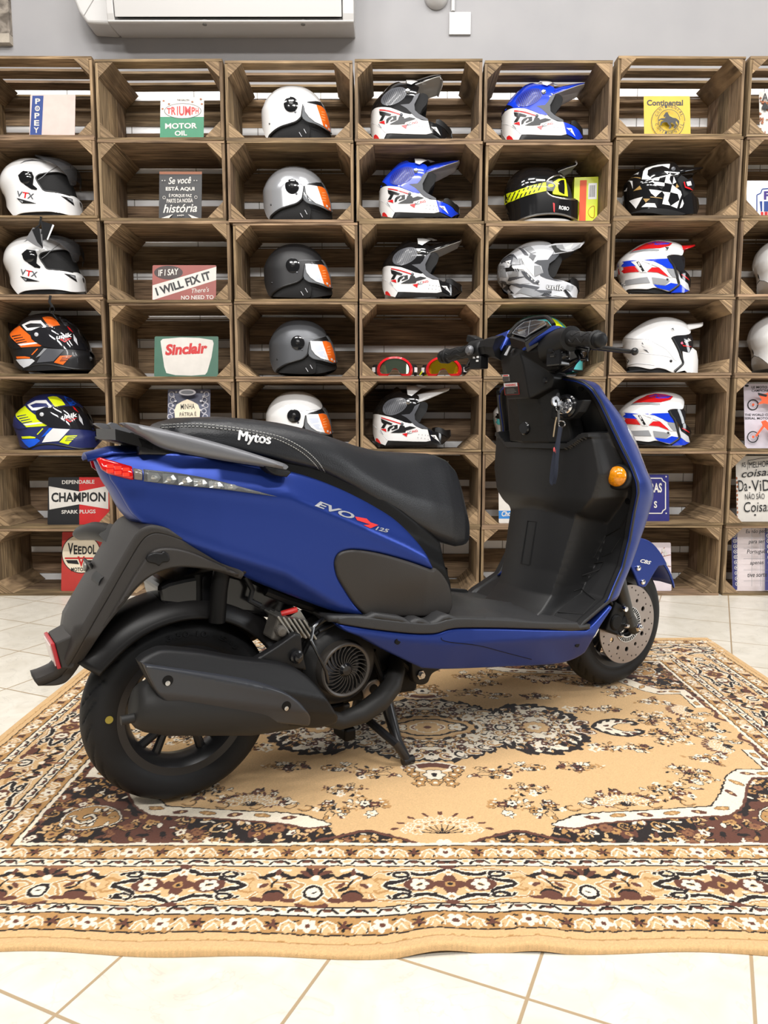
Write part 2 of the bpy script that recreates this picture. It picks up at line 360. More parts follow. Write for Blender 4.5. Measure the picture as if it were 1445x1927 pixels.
setp(ss.build('alarm_sensor', WHITE, smooth=True), 'round white sensor on the wall at the top edge, left of the conduit', 'sensor')

# ================================================================== crates
CR_W, CR_H, CR_D, PITCH_Z, FRONT_Y = 0.5468, 0.3375, 0.345, 0.3392, 3.378
TB = 0.011
wood = wood_mat('weathered_wood', srgb(166, 142, 112), srgb(84, 68, 51))
rng = random.Random(3)
class WB:
    """boards: boxes (or prisms) with grain-aligned uv and a tone for each board"""
    def __init__(s): s.v = []; s.f = []; s.uv = []; s.c = []
    def poly(s, vs, fs, axis, tone):
        n = len(s.v); off = rng.uniform(0, 9); s.v += vs; s.c += [tone] * len(vs)
        o1, o2 = [a for a in (0, 1, 2) if a != axis]
        for f in fs:
            s.f.append(tuple(i + n for i in f))
            for i in f: s.uv.append((vs[i][axis] + off, vs[i][o1] + 1.37 * vs[i][o2] + off))
    def board(s, lo, hi, axis, tone=None, warp=0.0):
        t = tone or rng.uniform(0.72, 1.15); tn = (t, t * rng.uniform(0.94, 1.0), t * rng.uniform(0.86, 1.0))
        (x0, y0, z0), (x1, y1, z1) = lo, hi
        j = lambda: rng.uniform(-1, 1) * warp
        vs = [(x0 + j(), y0 + j(), z0 + j()), (x1 + j(), y0 + j(), z0 + j()), (x1 + j(), y1 + j(), z0 + j()), (x0 + j(), y1 + j(), z0 + j()),
              (x0 + j(), y0 + j(), z1 + j()), (x1 + j(), y0 + j(), z1 + j()), (x1 + j(), y1 + j(), z1 + j()), (x0 + j(), y1 + j(), z1 + j())]
        s.poly(vs, [(0, 3, 2, 1), (4, 5, 6, 7), (0, 1, 5, 4), (2, 3, 7, 6), (1, 2, 6, 5), (3, 0, 4, 7)], axis, tn)
    def mesh(s, name):
        o = mk(name, s.v, s.f, wood, cols=s.c, uvs=s.uv); me = o.data; bpy.data.objects.remove(o); return me
hw = CR_W / 2
def panel_meshes(k):
    d = {}
    g = lambda a, b: rng.uniform(a, b)
    # back: horizontal slats with white wall showing between
    b = WB(); gap = g(0.012, 0.022); z = 0.0; gaps = [g(0.024, 0.036), g(0.030, 0.044), g(0.008, 0.02)]
    hts = [0.030 + g(-.01, .02), 0.118 + g(-.01, .01), 0.0]
    z0 = gaps[0] + TB + 0.004
    z1 = z0 + 0.118 + g(-0.012, 0.012); z2 = z1 + gaps[1]; z3 = CR_H - TB - 0.004 - gaps[2] * (k % 2)
    mid = z2 + (z3 - z2) * g(0.86, 0.97)
    b.board((-hw + 0.004, CR_D - 0.006, z0), (hw - 0.004, CR_D, z1), 0, warp=0.0012)
    b.board((-hw + 0.004, CR_D - 0.006, z2), (hw - 0.004, CR_D, mid), 0, warp=0.0012)
    if mid + 0.006 < z3: b.board((-hw + 0.004, CR_D - 0.006, mid + 0.005), (hw - 0.004, CR_D, z3), 0, warp=0.001)
    d['back_panel'] = b.mesh('back_panel')
    for nm, za, zb_ in (('bottom_panel', 0.0, TB), ('top_panel', CR_H - TB, CR_H), ('top_wide', CR_H - TB, CR_H)):
        b = WB(); y = 0.0; n = 3; gp = g(0.006, 0.016) if nm != 'top_wide' else g(0.036, 0.05)
        wd = (CR_D - 0.010 - gp * n) / n
        for i in range(n):
            y1 = y + wd + g(-0.004, 0.004)
            b.board((-hw, y, za), (hw, min(y1, CR_D - 0.012), zb_), 0, warp=0.0006); y = y1 + gp
        d[nm] = b.mesh(nm)
    for nm, sx in (('left', -1), ('right', 1)):
        b = WB(); y = 0.003; n = 3; gp = g(0.002, 0.007); wd = (CR_D - 0.014 - gp * n) / n
        for i in range(n):
            y1 = y + wd + g(-0.006, 0.006)
            xa, xb = (-hw, -hw + 0.012) if sx < 0 else (hw - 0.012, hw)
            b.board((xa, y, TB + 0.0005), (xb, min(y1, CR_D - 0.012), CR_H - TB - 0.0005), 2, warp=0.0004); y = y1 + gp
        d[nm] = b.mesh('side_panel')
    for ix, sx in enumerate((-1, 1)):
        for iz, sz in enumerate((0, 1)):
            b = WB(); l = 0.064 + g(-0.005, 0.006); xa = sx * (hw - 0.0125); za = TB + 0.001 if sz == 0 else CR_H - TB - 0.001
            dz = l if sz == 0 else -l
            y0, y1 = -0.002 + g(0, 0.004), CR_D - 0.013
            P = [(xa, za), (xa - sx * l, za), (xa, za + dz)]
            vs = [(p[0], y0, p[1]) for p in P] + [(p[0], y1, p[1]) for p in P]
            t = g(0.95, 1.3)
            b.poly(vs, [(0, 1, 2), (5, 4, 3), (0, 3, 4, 1), (1, 4, 5, 2), (2, 5, 3, 0)], 1, (t, t * 0.97, t * 0.92))
            d['post%d%d' % (ix, iz)] = b.mesh('corner_post')
    return d
VARS = [panel_meshes(k) for k in range(5)]
COLX = [[-1.540, -0.975, -0.413, 0.149, 0.712, 1.287, 1.857],
        [-1.540, -0.974, -0.410, 0.155, 0.722, 1.292, 1.862],
        [-1.534, -0.960, -0.393, 0.166, 0.727, 1.288, 1.856],
        [-1.534, -0.957, -0.394, 0.166, 0.728, 1.294, 1.860],
        [-1.532, -0.957, -0.392, 0.168, 0.727, 1.291, 1.860],
        [-1.530, -0.960, -0.392, 0.170, 0.730, 1.292, 1.858],
        [-1.532, -0.962, -0.394, 0.168, 0.728, 1.290, 1.860]]
COLX = [[x * .9906 for x in r_] for r_ in COLX]
BY = [[258, 410, 558, 708, 852, 995], [263, 415, 569, 713, 852, 992], [263, 418, 567, 713, 851, 992], [265, 415, 567, 712, 850, 992], [267, 420, 567, 713, 850, 992], [256, 410, 558, 706, 849, 988], [256, 409, 558, 706, 849, 989]]
TOPY = [104, 110, 112, 109, 112, 104, 104]
ZB = [[at_Y(722, BY[c][r], FRONT_Y).z for c in range(7)] for r in range(6)] + [[0.0] * 7]
ZT = [[at_Y(722, TOPY[c], FRONT_Y).z for c in range(7)]] + ZB[:6]
ORD = ['first', 'second', 'third', 'fourth', 'fifth', 'sixth', 'seventh']
ROWN = ['top row', 'second row from the top', 'third row from the top', 'fourth row from the top', 'fifth row from the top', 'second row from the floor', 'row on the floor']
CONTENT = [
 ['the tin sign with a vertical blue band', 'the green and white oil sign', 'the white open-face helmet', 'the black and white motocross helmet', 'the blue and white motocross helmet', 'the yellow horse sign', 'the rusty ace card sign'],
 ['the upper white full-face helmet', 'the black chalkboard-style sign', 'the silver open-face helmet', 'the lower blue motocross helmet', 'the black helmet with yellow stripes', 'the black helmet with white patches', 'the blue and white plate sign'],
 ['the white helmet with a hanging tag', 'the red fix-it sign', 'the matte black open-face helmet', 'the middle black and white motocross helmet', 'the grey camouflage helmet', 'the red, white and blue peaked helmet', 'the upper half-seen white helmet'],
 ['the orange and black helmet', 'the green and white sign in plastic', 'the graphite open-face helmet', 'two red goggles', 'the colourful helmet behind the handlebar', 'the white peaked helmet', 'the lower half-seen white helmet'],
 ['the blue and yellow helmet', 'the blue tile-pattern sign', 'the white helmet half hidden by the seat', 'the lowest black and white motocross helmet', 'the teal and white helmet', 'the red, white and blue helmet without a peak', 'the motocross poster'],
 ['the black and red spark plug sign', None, None, 'a helmet with only its white peak showing', 'the red and blue lettered sign', 'the dark blue enamel street sign', 'the white hand-lettered sign'],
 ['the red oil sign', None, None, 'a blue and white helmet half hidden by the seat', None, 'the white sign with branches', 'the blue and white tile sign']]
CR = {}
for r in range(7):
    for c in range(7):
        z = ZB[r][c]
        yw = rng.uniform(-0.8, 0.8)
        held = CONTENT[r][c]
        if held: lab = 'weathered wooden crate holding %s' % held
        elif r == 6 and c == 4: lab = 'weathered empty wooden crate on the floor behind the footwell'
        else: lab = 'weathered wooden crate behind the scooter, %s crate along the %s' % (ORD[c], ROWN[r])
        t = thing('wooden_crate', lab, 'crate', (COLX[r][c], FRONT_Y + rng.uniform(0, 0.006), z), R_(yw), 'stacked wooden crates along the back wall')
        CR[(r, c)] = t; t.scale = (1, 1, (ZT[r][c] - ZB[r][c] - .0012) / CR_H)
        V = VARS[rng.randrange(5)]
        for key, me in V.items():
            if key == ('top_panel' if r == 0 else 'top_wide'): continue
            if key == 'top_wide': key = 'top_panel'
            nm = 'corner_post' if key.startswith('post') else ('side_panel' if key in ('left', 'right') else key)
            o = bpy.data.objects.new(nm, me); o.parent = t; COL.objects.link(o)
def shelf_z(r, px):      # top of the bottom boards of the crate that the picture column px falls in
    c = min(range(7), key=lambda k: abs(COLX[r][k] - at_Y(px, 800, FRONT_Y).x)); return ZB[r][c] + (TB + .0006) * CR[(r, c)].scale.z

# ================================================================== rug
RUG_C, RUG_W, RUG_H, RUG_T = (0.112, 1.842), 1.078, 0.822, 0.009
def paint_rug(step=0.0019):
    nx, ny = int(RUG_W / step) + 1, int(RUG_H / step) + 1
    xs = np.linspace(0, RUG_W, nx); ys = np.linspace(0, RUG_H, ny)
    X, Y = np.meshgrid(xs, ys)
    rs = np.random.RandomState(5)
    # hand-woven wobble
    def smooth_noise(sc, seed):
        r2 = np.random.RandomState(seed); g = r2.randn(int(ny * step / sc) + 3, int(nx * step / sc) + 3)
        gy = Y / sc; gx = X / sc; iy = gy.astype(int); ix = gx.astype(int); fy = gy - iy; fx = gx - ix
        fy = fy * fy * (3 - 2 * fy); fx = fx * fx * (3 - 2 * fx)
        return (g[iy, ix] * (1 - fx) + g[iy, ix + 1] * fx) * (1 - fy) + (g[iy + 1, ix] * (1 - fx) + g[iy + 1, ix + 1] * fx) * fy
    PX = X + 0.0012 * smooth_noise(0.008, 1); PY = Y + 0.0012 * smooth_noise(0.008, 2)
    TAN, CRM, BLK, BRN, GLD, LBR = [np.array(srgb(*c)[:3]) for c in ((214, 176, 126), (236, 224, 202), (30, 20, 18), (98, 58, 44), (182, 138, 84), (140, 94, 64))]
    C = np.empty((ny, nx, 3)); C[:] = TAN
    def win(x0, x1, y0, y1):
        a, b = max(0, int((y0) / step) - 2), min(ny, int((y1) / step) + 4); c, d = max(0, int((x0) / step) - 2), min(nx, int((x1) / step) + 4)
        return slice(a, max(a, b)), slice(c, max(c, d))
    def ell(cx, cy, rx, ry, col, ang=0.0):
        m = max(rx, ry) + 0.004; w_ = win(cx - m, cx + m, cy - m, cy + m)
        dx, dy = PX[w_] - cx, PY[w_] - cy; ca, sa = math.cos(ang), math.sin(ang)
        u, v = dx * ca + dy * sa, -dx * sa + dy * ca
        C[w_][(u / rx) ** 2 + (v / ry) ** 2 < 1] = col
    def stroke(pts, wd, col):
        for (x0, y0), (x1, y1) in zip(pts[:-1], pts[1:]):
            w_ = win(min(x0, x1) - wd, max(x0, x1) + wd, min(y0, y1) - wd, max(y0, y1) + wd)
            dx, dy = x1 - x0, y1 - y0; l2 = dx * dx + dy * dy + 1e-12
            t = np.clip(((PX[w_] - x0) * dx + (PY[w_] - y0) * dy) / l2, 0, 1)
            C[w_][np.hypot(PX[w_] - x0 - t * dx, PY[w_] - y0 - t * dy) < wd / 2] = col
    def inside(poly):
        p = np.asarray(poly); res = np.zeros(X.shape, bool); j = len(p) - 1
        for i in range(len(p)):
            xi, yi = p[i]; xj, yj = p[j]
            if yi != yj: res ^= ((yi > PY) != (yj > PY)) & (PX < (xj - xi) * (PY - yi) / (yj - yi) + xi)
            j = i
        return res
    def flower(cx, cy, r, n=6, pet=CRM, mid=BRN, out=None, rot=0.0, sy=1.0):
        if out is not None:
            for k in range(n):
                a = rot + 2 * math.pi * k / n; ell(cx + r * 0.62 * math.cos(a), cy + sy * r * 0.62 * math.sin(a), r * 0.52 + 0.0018, r * 0.42 * sy + 0.0018, out, a)
        for k in range(n):
            a = rot + 2 * math.pi * k / n; ell(cx + r * 0.62 * math.cos(a), cy + sy * r * 0.62 * math.sin(a), r * 0.5, r * 0.4 * sy, pet, a)
        ell(cx, cy, r * 0.34, r * 0.34 * sy, mid)
    def spiral(cx, cy, r, a0, turn, wd, col, halo=None):
        pts = [(cx + r * (1 - 0.8 * i / 16) * math.cos(a0 + turn * i / 16), cy + r * (1 - 0.8 * i / 16) * math.sin(a0 + turn * i / 16)) for i in range(17)]
        if halo is not None: stroke(pts, wd + 0.006, halo)
        stroke(pts, wd, col)
    def leaf(x, y, l, a, col, out=BLK):
        if out is not None: ell(x, y, l + 0.0016, l * 0.42 + 0.0014, out, a)
        ell(x, y, l, l * 0.42, col, a)
    def spray(cx, cy, rx, ry, n, seed, pets=(CRM, CRM, TAN, GLD, BRN), leaves=(BLK, BRN, GLD, CRM)):
        r2 = random.Random(seed); pts = []
        for k in range(n):
            a = r2.uniform(0, 6.283); q = math.sqrt(r2.uniform(0.02, 1)); pts.append((cx + rx * q * math.cos(a), cy + ry * q * math.sin(a)))
        for (x, y) in pts:
            mx, my = (x + cx) / 2 + r2.uniform(-.01, .01), (y + cy) / 2 + r2.uniform(-.01, .01)
            stroke([(cx, cy), (mx, my), (x, y)], 0.0019, BLK)
        for (x, y) in pts:
            for q in range(2):
                a = r2.uniform(0, 6.283); leaf(x + 0.011 * math.cos(a), y + 0.011 * math.sin(a), r2.uniform(0.005, 0.0085), a + r2.uniform(-.5, .5), leaves[r2.randrange(len(leaves))], BLK if r2.random() < .3 else None)
            if r2.random() < 0.75: flower(x, y, r2.uniform(0.006, 0.0105), r2.choice((4, 5)), pets[r2.randrange(len(pets))], r2.choice((TAN, BLK, CRM)), BLK if r2.random() < .5 else None, r2.uniform(0, 1))
    # ---- field: white stepped band and dark spandrel in the corner
    inner = cspline([(.215, .468), (.245, .452), (.285, .433), (.40, .418), (.555, .402)], 5)[:-1] + cspline([(.555, .402), (.60, .345), (.628, .30), (.655, .262), (.685, .238)], 5) + [(.746, .238), (.746, .134)]
    outer = [(.778, .134), (.778, .262), (.775, .276)] + cspline([(.70, .280), (.672, .315), (.645, .362), (.615, .408), (.575, .440)], 5)[:-1] + cspline([(.575, .440), (.42, .452), (.31, .470), (.262, .486), (.225, .480)], 5)
    dark = [(.800, .075)] + [(.778, .134)] + outer[1:] + cspline([(.20, .515), (.17, .512), (.145, .494), (.10, .510), (.06, .528), (.025, .552)], 5) + [(.805, .552)]
    dk = inside(dark)
    n_ = smooth_noise(0.05, 9)
    C[dk] = np.where((n_[dk] > 0.55)[:, None], BRN, BLK)
    r2 = random.Random(11)
    for k in range(1500):
        x, y = r2.uniform(0.02, 0.80), r2.uniform(0.07, 0.55)
        if not dk[min(ny - 1, int(y / step)), min(nx - 1, int(x / step))]: continue
        if math.hypot((x - 0.69), (y - 0.44)) < 0.055: continue
        q = r2.random()
        if q < 0.30: flower(x, y, r2.uniform(.006, .012), r2.choice((5, 6, 7)), (CRM, TAN, GLD, LBR)[r2.randrange(4)], BRN, BRN if r2.random() < .5 else None, r2.random())
        elif q < 0.85: leaf(x, y, r2.uniform(.005, .011), r2.uniform(0, 6.3), (TAN, GLD, CRM, BRN, BLK, BLK, BLK)[r2.randrange(7)], BLK)
        else: spiral(x, y, r2.uniform(.012, .02), r2.uniform(0, 6), 4.5, .004, (GLD, TAN)[r2.randrange(2)], BLK)
    # paisley in the corner
    pz = cspline([(.632, .455), (.66, .41), (.71, .40), (.745, .43), (.74, .475), (.70, .49), (.66, .478)], 6, True)
    C[inside(pz)] = GLD
    stroke(pz + [pz[0]], .006, BLK); stroke(pz + [pz[0]], .003, CRM)
    for k in range(26): x, y = r2.uniform(.65, .735), r2.uniform(.41, .48); leaf(x, y, r2.uniform(.004, .009), r2.uniform(0, 6), (CRM, BRN, TAN)[r2.randrange(3)])
    spiral(.70, .445, .026, 0, 6, .005, CRM, BLK)
    # outside of the dark area close to the band the tan returns
    band = inner + outer
    bm_ = inside(band); C[bm_] = CRM
    stroke(inner, .0035, BLK); stroke([(inner[0][0], inner[0][1]), outer[-1]], .0035, BLK); stroke(outer, .006, BRN)
    for k, (x, y) in enumerate([(.30, .447), (.355, .437), (.41, .433), (.465, .428), (.52, .425), (.575, .41), (.622, .345), (.655, .30), (.70, .258), (.735, .258), (.762, .21), (.762, .165)]):
        leaf(x, y, .016, 0.2 * (-1) ** k + (0 if k < 6 else (1.1 if k < 8 else (0 if k < 10 else 1.57))), (BRN, GLD)[k % 2], BLK if k % 2 else None)
        ell(x, y, .004, .004, TAN)
    # scallops at the middle of the long side
    sc1 = cspline([(.03, .552), (.07, .526), (.11, .508), (.147, .494), (.185, .510), (.235, .530)], 6)
    stroke(sc1, .010, BRN); stroke([(x, y + .006) for x, y in sc1], .004, BLK)
    for x, y in ((.09, .532), (.15, .523), (.20, .535)): flower(x, y, .013, 5, GLD, CRM, BLK)
    flower(.0, .545, .02, 6, CRM, TAN)
    # short-side scallop
    sc2 = cspline([(.802, .03), (.775, .065), (.79, .10), (.782, .135)], 6); stroke(sc2, .012, BRN)
    # ---- medallion
    def lobes(g): return (((PX) / (.205 + g)) ** 2 + (PY / (.188 + g)) ** 2 < 1) | (((PX - .275) / (.125 + g)) ** 2 + (PY / (.150 + g)) ** 2 < 1) | (((PX - .34) / (.06 + g)) ** 2 + (PY / (.085 + g)) ** 2 < 1)
    th = np.arctan2(PY, PX - .14); rip = 0.006 * np.sin(th * 26) + 0.004 * np.sin(th * 61)
    md = lobes(0.012 + rip); C[md] = BLK
    md2 = lobes(-0.006 + 0.004 * np.sin(th * 44)); C[md2] = CRM
    r2 = random.Random(21)
    for k in range(520):
        x, y = r2.uniform(0, .40), r2.uniform(0, .19); iy, ix = min(ny - 1, int(y / step)), min(nx - 1, int(x / step))
        if not md2[iy, ix]: continue
        edge_ = not lobes(-0.035)[iy, ix] if k % 4 == 0 else False
        a = math.atan2(y, x - .14)
        if edge_ and x > .2: leaf(x, y, .017, a + .5, BLK, None)
        elif r2.random() < .75: leaf(x, y, r2.uniform(.004, .0085), r2.uniform(0, 6.3), (BRN, GLD, CRM, TAN, BLK)[r2.randrange(5)], BLK if r2.random() < .5 else None)
        else: flower(x, y, r2.uniform(.006, .010), 5, (GLD, BRN, TAN)[r2.randrange(3)], CRM, BLK)
    # scrolling arcs along the medallion edge
    for k in range(9):
        a = k * math.pi / 16; x, y = .185 * math.cos(a), .165 * math.sin(a); spiral(x, y, .022, a, 4.2, .006, GLD if k % 2 else BLK, CRM)
    # middle of the medallion
    for rx, ry, col in ((.135, .082, GLD), (.128, .075, TAN), (.110, .058, BLK), (.098, .050, TAN), (.050, .036, CRM), (.044, .030, LBR)): 
        w_ = win(0, rx + .01, 0, ry + .01); u = np.abs(PX[w_]) / rx; v = np.abs(PY[w_]) / ry
        C[w_][(u ** 1.35 + v ** 1.35) * (1 + .06 * np.cos(8 * np.arctan2(v, u))) < 1] = col
    flower(.0, .0, .030, 8, TAN, BRN, CRM); flower(.075, 0, .02, 5, CRM, TAN, BLK); flower(.28, .0, .032, 8, TAN, LBR, BRN); flower(.275, .0, .016, 6, CRM, BRN)
    for k in range(5):
        a = k * 0.42; leaf(.115 * math.cos(a) + .01, .072 * math.sin(a), .014, a + 1.2, BLK, None)
    # pendant at the short end
    hp = cspline([(.425, .0), (.445, .030), (.478, .052), (.515, .050), (.545, .030), (.530, .022), (.505, .026), (.485, .014), (.475, .0)], 6)
    C[inside(hp)] = CRM
    stroke(hp[:26], .010, BLK); stroke(hp[26:], .003, BLK)
    for k in range(7): a = hp[4 + 4 * k]; leaf(a[0], a[1] - .008, .010, 1.2 - .2 * k, BLK, None)
    for x, y in ((.465, .012), (.50, .036), (.52, .038)): leaf(x, y, .008, .6, BRN)
    spiral(.41, .028, .022, 3, -4, .005, CRM, BRN); spiral(.40, .02, .012, 1, 4, .003, GLD)
    # pendant at the long side
    ell(0, .225, .055, .026, CRM); ell(0, .222, .045, .018, BRN); ell(0, .236, .03, .010, TAN); spiral(.05, .225, .018, 0, 5, .005, BRN, CRM)
    flower(0, .262, .022, 6, CRM, BLK, BLK); 
    for x, y in ((.045, .262), (.03, .285), (.055, .24), (.0, .30), (.035, .305)): flower(x, y, .013, 5, GLD, CRM, BLK)
    # sprays over the tan field
    for (x, y, rx, ry, n, sd) in ((.13, .255, .05, .03, 9, 1), (.205, .235, .045, .025, 8, 2), (.335, .225, .05, .022, 8, 3), (.19, .33, .06, .022, 8, 4), (.145, .40, .05, .03, 9, 5), (.22, .415, .035, .03, 8, 6),
                                  (.42, .12, .045, .035, 9, 7), (.50, .11, .04, .03, 8, 8), (.60, .06, .06, .05, 13, 9), (.645, .02, .04, .035, 8, 10), (.40, .36, .075, .03, 12, 12), (.50, .335, .06, .035, 11, 13),
                                  (.575, .26, .05, .045, 12, 14), (.65, .185, .055, .035, 11, 15), (.715, .09, .055, .04, 12, 16), (.715, .02, .045, .03, 8, 17), (.33, .385, .04, .016, 6, 18)):
        spray(x, y, rx, ry, int(n * 1.5), sd)
    # fans of buds
    for (cx, cy, a0, a1, r) in ((0.0, .505, -2.9, -0.25, .085), (.385, .40, -2.8, -0.35, .06), (.735, .115, 2.2, 3.9, .06)):
        for k in range(9):
            a = a0 + (a1 - a0) * k / 8; stroke([(cx, cy), (cx + r * .8 * math.cos(a), cy + r * .6 * math.sin(a))], .0025, BLK)
            flower(cx + r * .62 * math.cos(a), cy + r * .5 * math.sin(a), .009, 5, TAN, LBR, CRM); flower(cx + r * .85 * math.cos(a), cy + r * .66 * math.sin(a), .008, 5, TAN, CRM, CRM); leaf(cx + r * 1.12 * math.cos(a), cy + r * .86 * math.sin(a), .009, a + .4, BRN, None)
    for (cx, cy) in ((.27, .405), (.30, .395), (.37, .398), (.44, .393), (.51, .385)): spiral(cx, cy, .017, 0.5, 5.2, .0045, GLD, None); spiral(cx, cy, .019, 0.5, 5.2, .002, BLK, None)
    # ---- borders
    E_ = np.minimum(RUG_W - PX, RUG_H - PY)
    C[E_ < 0.286] = CRM
    b1 = [(0.278, TAN), (0.2775, BLK), (0.2745, GLD), (0.236, BLK), (0.2325, CRM), (0.214, BLK), (0.2105, TAN), (0.104, BLK), (0.1005, CRM), (0.082, BLK), (0.0785, GLD), (0.040, BLK), (0.0365, TAN)]
    for d, col in b1: C[E_ < d] = col
    C[(E_ < 0.022) & (E_ > 0.0195)] = GLD * 0.9
    def along(fn, L, dmid, pitch, off):
        n = int((L - dmid) / pitch + 1)
        return [(off + pitch * k) for k in range(n + 1) if off + pitch * k <= L - dmid + pitch * .3]
    def both(dmid, fn, pitch, off=0.0):
        for a in along(None, RUG_W, dmid, pitch, off): fn(a, RUG_H - dmid, 1, 0)
        for a in along(None, RUG_H, dmid, pitch, off): fn(RUG_W - dmid, a, 0, 1)
    def T(x, y, ux, uy):       # local (a along, b toward the outer edge)
        return (lambda a, b: (x + a * ux + b * uy, y + a * uy + b * ux))
    def narrow(x, y, ux, uy):
        t = T(x, y, ux, uy)
        flower(*t(0, 0), .0145, 5, CRM, BRN, None, .3)
        for s in (-1, 1):
            pts = [t(s * .016, .012), t(s * .020, -.004), t(s * .030, -.012), t(s * .042, -.002), t(s * .046, .012)]; stroke(pts, .0035, CRM)
            flower(*t(s * .031, .006), .012, 5, TAN, TAN, None); stroke([t(s * .022, .014), t(s * .031, -.002), t(s * .040, .014)], .0022, CRM)
            leaf(*t(s * .020, -.011), .0045, .5, BLK, None); leaf(*t(s * .022, .011), .004, 1.2, BLK, None)
    def narrow2(x, y, ux, uy):
        for k in range(6): a = k * math.pi / 3 + .4; c_ = T(x, y, ux, uy)(.007 * math.cos(a), .007 * math.sin(a)); leaf(c_[0], c_[1], .0065, a, BLK if k % 2 else BRN, None)
        ell(*T(x, y, ux, uy)(0, 0), .005, .004, BRN)
    for dm in (.0585, .2555):
        both(dm, narrow, .115); both(dm, narrow2, .115, .0575)
    def guard(x, y, ux, uy):
        t = T(x, y, ux, uy); stroke([t(-.016, .004), t(-.010, -.004), t(.010, -.004), t(.016, .004)], .005, BLK); leaf(*t(0, -.001), .008, 0 if ux else 1.57, BRN, None); ell(*t(.024, -.003), .006, .004, TAN)
    for dm in (.0925, .2232): both(dm, guard, .048, .01)
    def cart(x, y, ux, uy):
        t = T(x, y, ux, uy)
        ring = [t((.098 + .012 * math.cos(6 * a)) * math.cos(a), (.038 + .006 * math.cos(8 * a)) * math.sin(a)) for a in [2 * math.pi * k / 60 for k in range(61)]]
        stroke(ring, .015, CRM); stroke(ring, .009, BLK)
        for s in (-1, 1):
            for q in (-1, 1):
                for rr, cc, ww in ((.020, CRM, .010), (.020, BLK, .006)):
                    stroke([t(s * (.085 + rr * (1 - .045 * k) * math.cos(.6 * k)), q * (.030 + .55 * rr * (1 - .045 * k) * math.sin(.6 * k))) for k in range(14)], ww, cc)
                stroke([t(s * a, q * b) for a, b in ((.02, .047), (.045, .040), (.065, .046), (.085, .043), (.125, .036), (.135, .022))], .007, CRM)
                stroke([t(s * a, q * b) for a, b in ((.02, .047), (.045, .040), (.065, .046), (.085, .043), (.125, .036), (.135, .022))], .004, GLD)
                stroke([t(s * a, q * b) for a, b in ((.105, .014), (.122, .020), (.13, .012))], .006, GLD)
            ex_, ey_ = t(s * .052, 0)
            ell(ex_, ey_, .027 if ux else .019, .019 if ux else .027, BRN); flower(ex_, ey_, .015, 6, CRM, TAN, None); leaf(ex_, ey_, .006, .3, BLK, None)
            flower(*t(s * .138, 0), .017, 7, TAN, CRM, GLD)
        for s in (-1, 1):
            ell(*t(s * .013, 0), .014, .011, BRN); ell(*t(0, s * .016), .011, .014, BRN)
        ell(*t(0, 0), .009, .008, GLD); ell(*t(0, 0), .005, .0045, BLK)
        for s in (-1, 1):
            flower(*t(0, s * .035), .010, 5, CRM, GLD, None); ell(*t(0, s * .052), .012, .006, BRN)
            for q in (-1, 1): leaf(*t(q * .03, s * .030), .009, .8, BLK, None); leaf(*t(q * .07, s * .020), .008, -.8, BLK, None); leaf(*t(q * .028, s * .017), .006, .3, CRM, None)
    def palm(x, y, ux, uy):
        t = T(x, y, ux, uy)
        for s in (-1, 1):
            pts = [t(s * a, b) for a, b in ((.008, .02), (.026, .040), (.038, .030), (.030, .010), (.018, -.002), (.035, -.012), (.062, -.008), (.075, -.022))]
            stroke(pts, .010, CRM); stroke(pts, .0055, GLD)
            leaf(*t(s * .055, -.028), .010, .6 * s, BRN, None); leaf(*t(s * .05, .008), .009, -.5 * s, BLK, None)
            stroke([t(s * a, b) for a, b in ((.045, -.042), (.065, -.046), (.080, -.036))], .007, CRM)
        for k in range(7):
            a = -math.pi * (k + .5) / 7; px_, py_ = t(.022 * math.cos(a), -.022 + .018 * math.sin(a)); leaf(px_, py_, .013, math.atan2(py_ - t(0, -.02)[1], px_ - t(0, -.02)[0]), BRN if k % 2 else BLK, None)
        ell(*t(0, -.020), .007, .008, CRM)
        ell(*t(0, .018), .019, .022, CRM); ell(*t(0, .018), .0165, .0195, BLK); ell(*t(0, .018), .011, .013, CRM); leaf(*t(0, .018), .005, .3, BLK, None)
        ell(*t(0, .050), .028, .007, BRN); ell(*t(0, .046), .02, .005, GLD); ell(*t(0, -.052), .022, .005, LBR)
    def bell(x, y, ux, uy):
        t = T(x, y, ux, uy)
        ell(*t(0, .026), .019 if ux else .014, .014 if ux else .019, BLK); ell(*t(0, .030), .018 if ux else .012, .012 if ux else .018, BRN)
        for s in (-1, 1):
            leaf(*t(s * .026, .038), .014, 0 if ux else 1.57, BRN, None)
            leaf(*t(s * .012, -.030), .013, .5 * s, BLK, None); leaf(*t(s * .024, -.022), .010, -.4 * s, BLK, None); leaf(*t(s * .020, .0), .010, .8 * s, BRN, None)
        leaf(*t(0, -.038), .010, 1.57 if ux else 0, BRN, None); ell(*t(0, -.022), .006, .007, CRM); stroke([t(0, -.015), t(.008, 0), t(0, .014)], .004, BLK); ell(*t(.002, .008), .006, .004, GLD)
    for a, fn in ((0, cart), (.46, cart), (.92, cart), (.23, palm), (.69, palm), (.135 - .0 + .03, bell), (.295, bell), (.625, bell), (.755, bell)): fn(a, RUG_H - .157, 1, 0)
    for a, fn in ((0, cart), (.41, cart), (.205, palm), (.145, bell), (.265, bell), (.56, palm)): fn(RUG_W - .157, a, 0, 1)
    sp = 1 + 0.05 * rs.randn(ny, nx, 1); C = C * np.clip(sp, .85, 1.15)
    # mirror the quadrant
    full = np.concatenate([C[::-1], C[1:]], 0); full = np.concatenate([full[:, ::-1], full[:, 1:]], 1)
    gx = np.concatenate([-xs[::-1], xs[1:]]); gy = np.concatenate([-ys[::-1], ys[1:]])
    return gx, gy, full
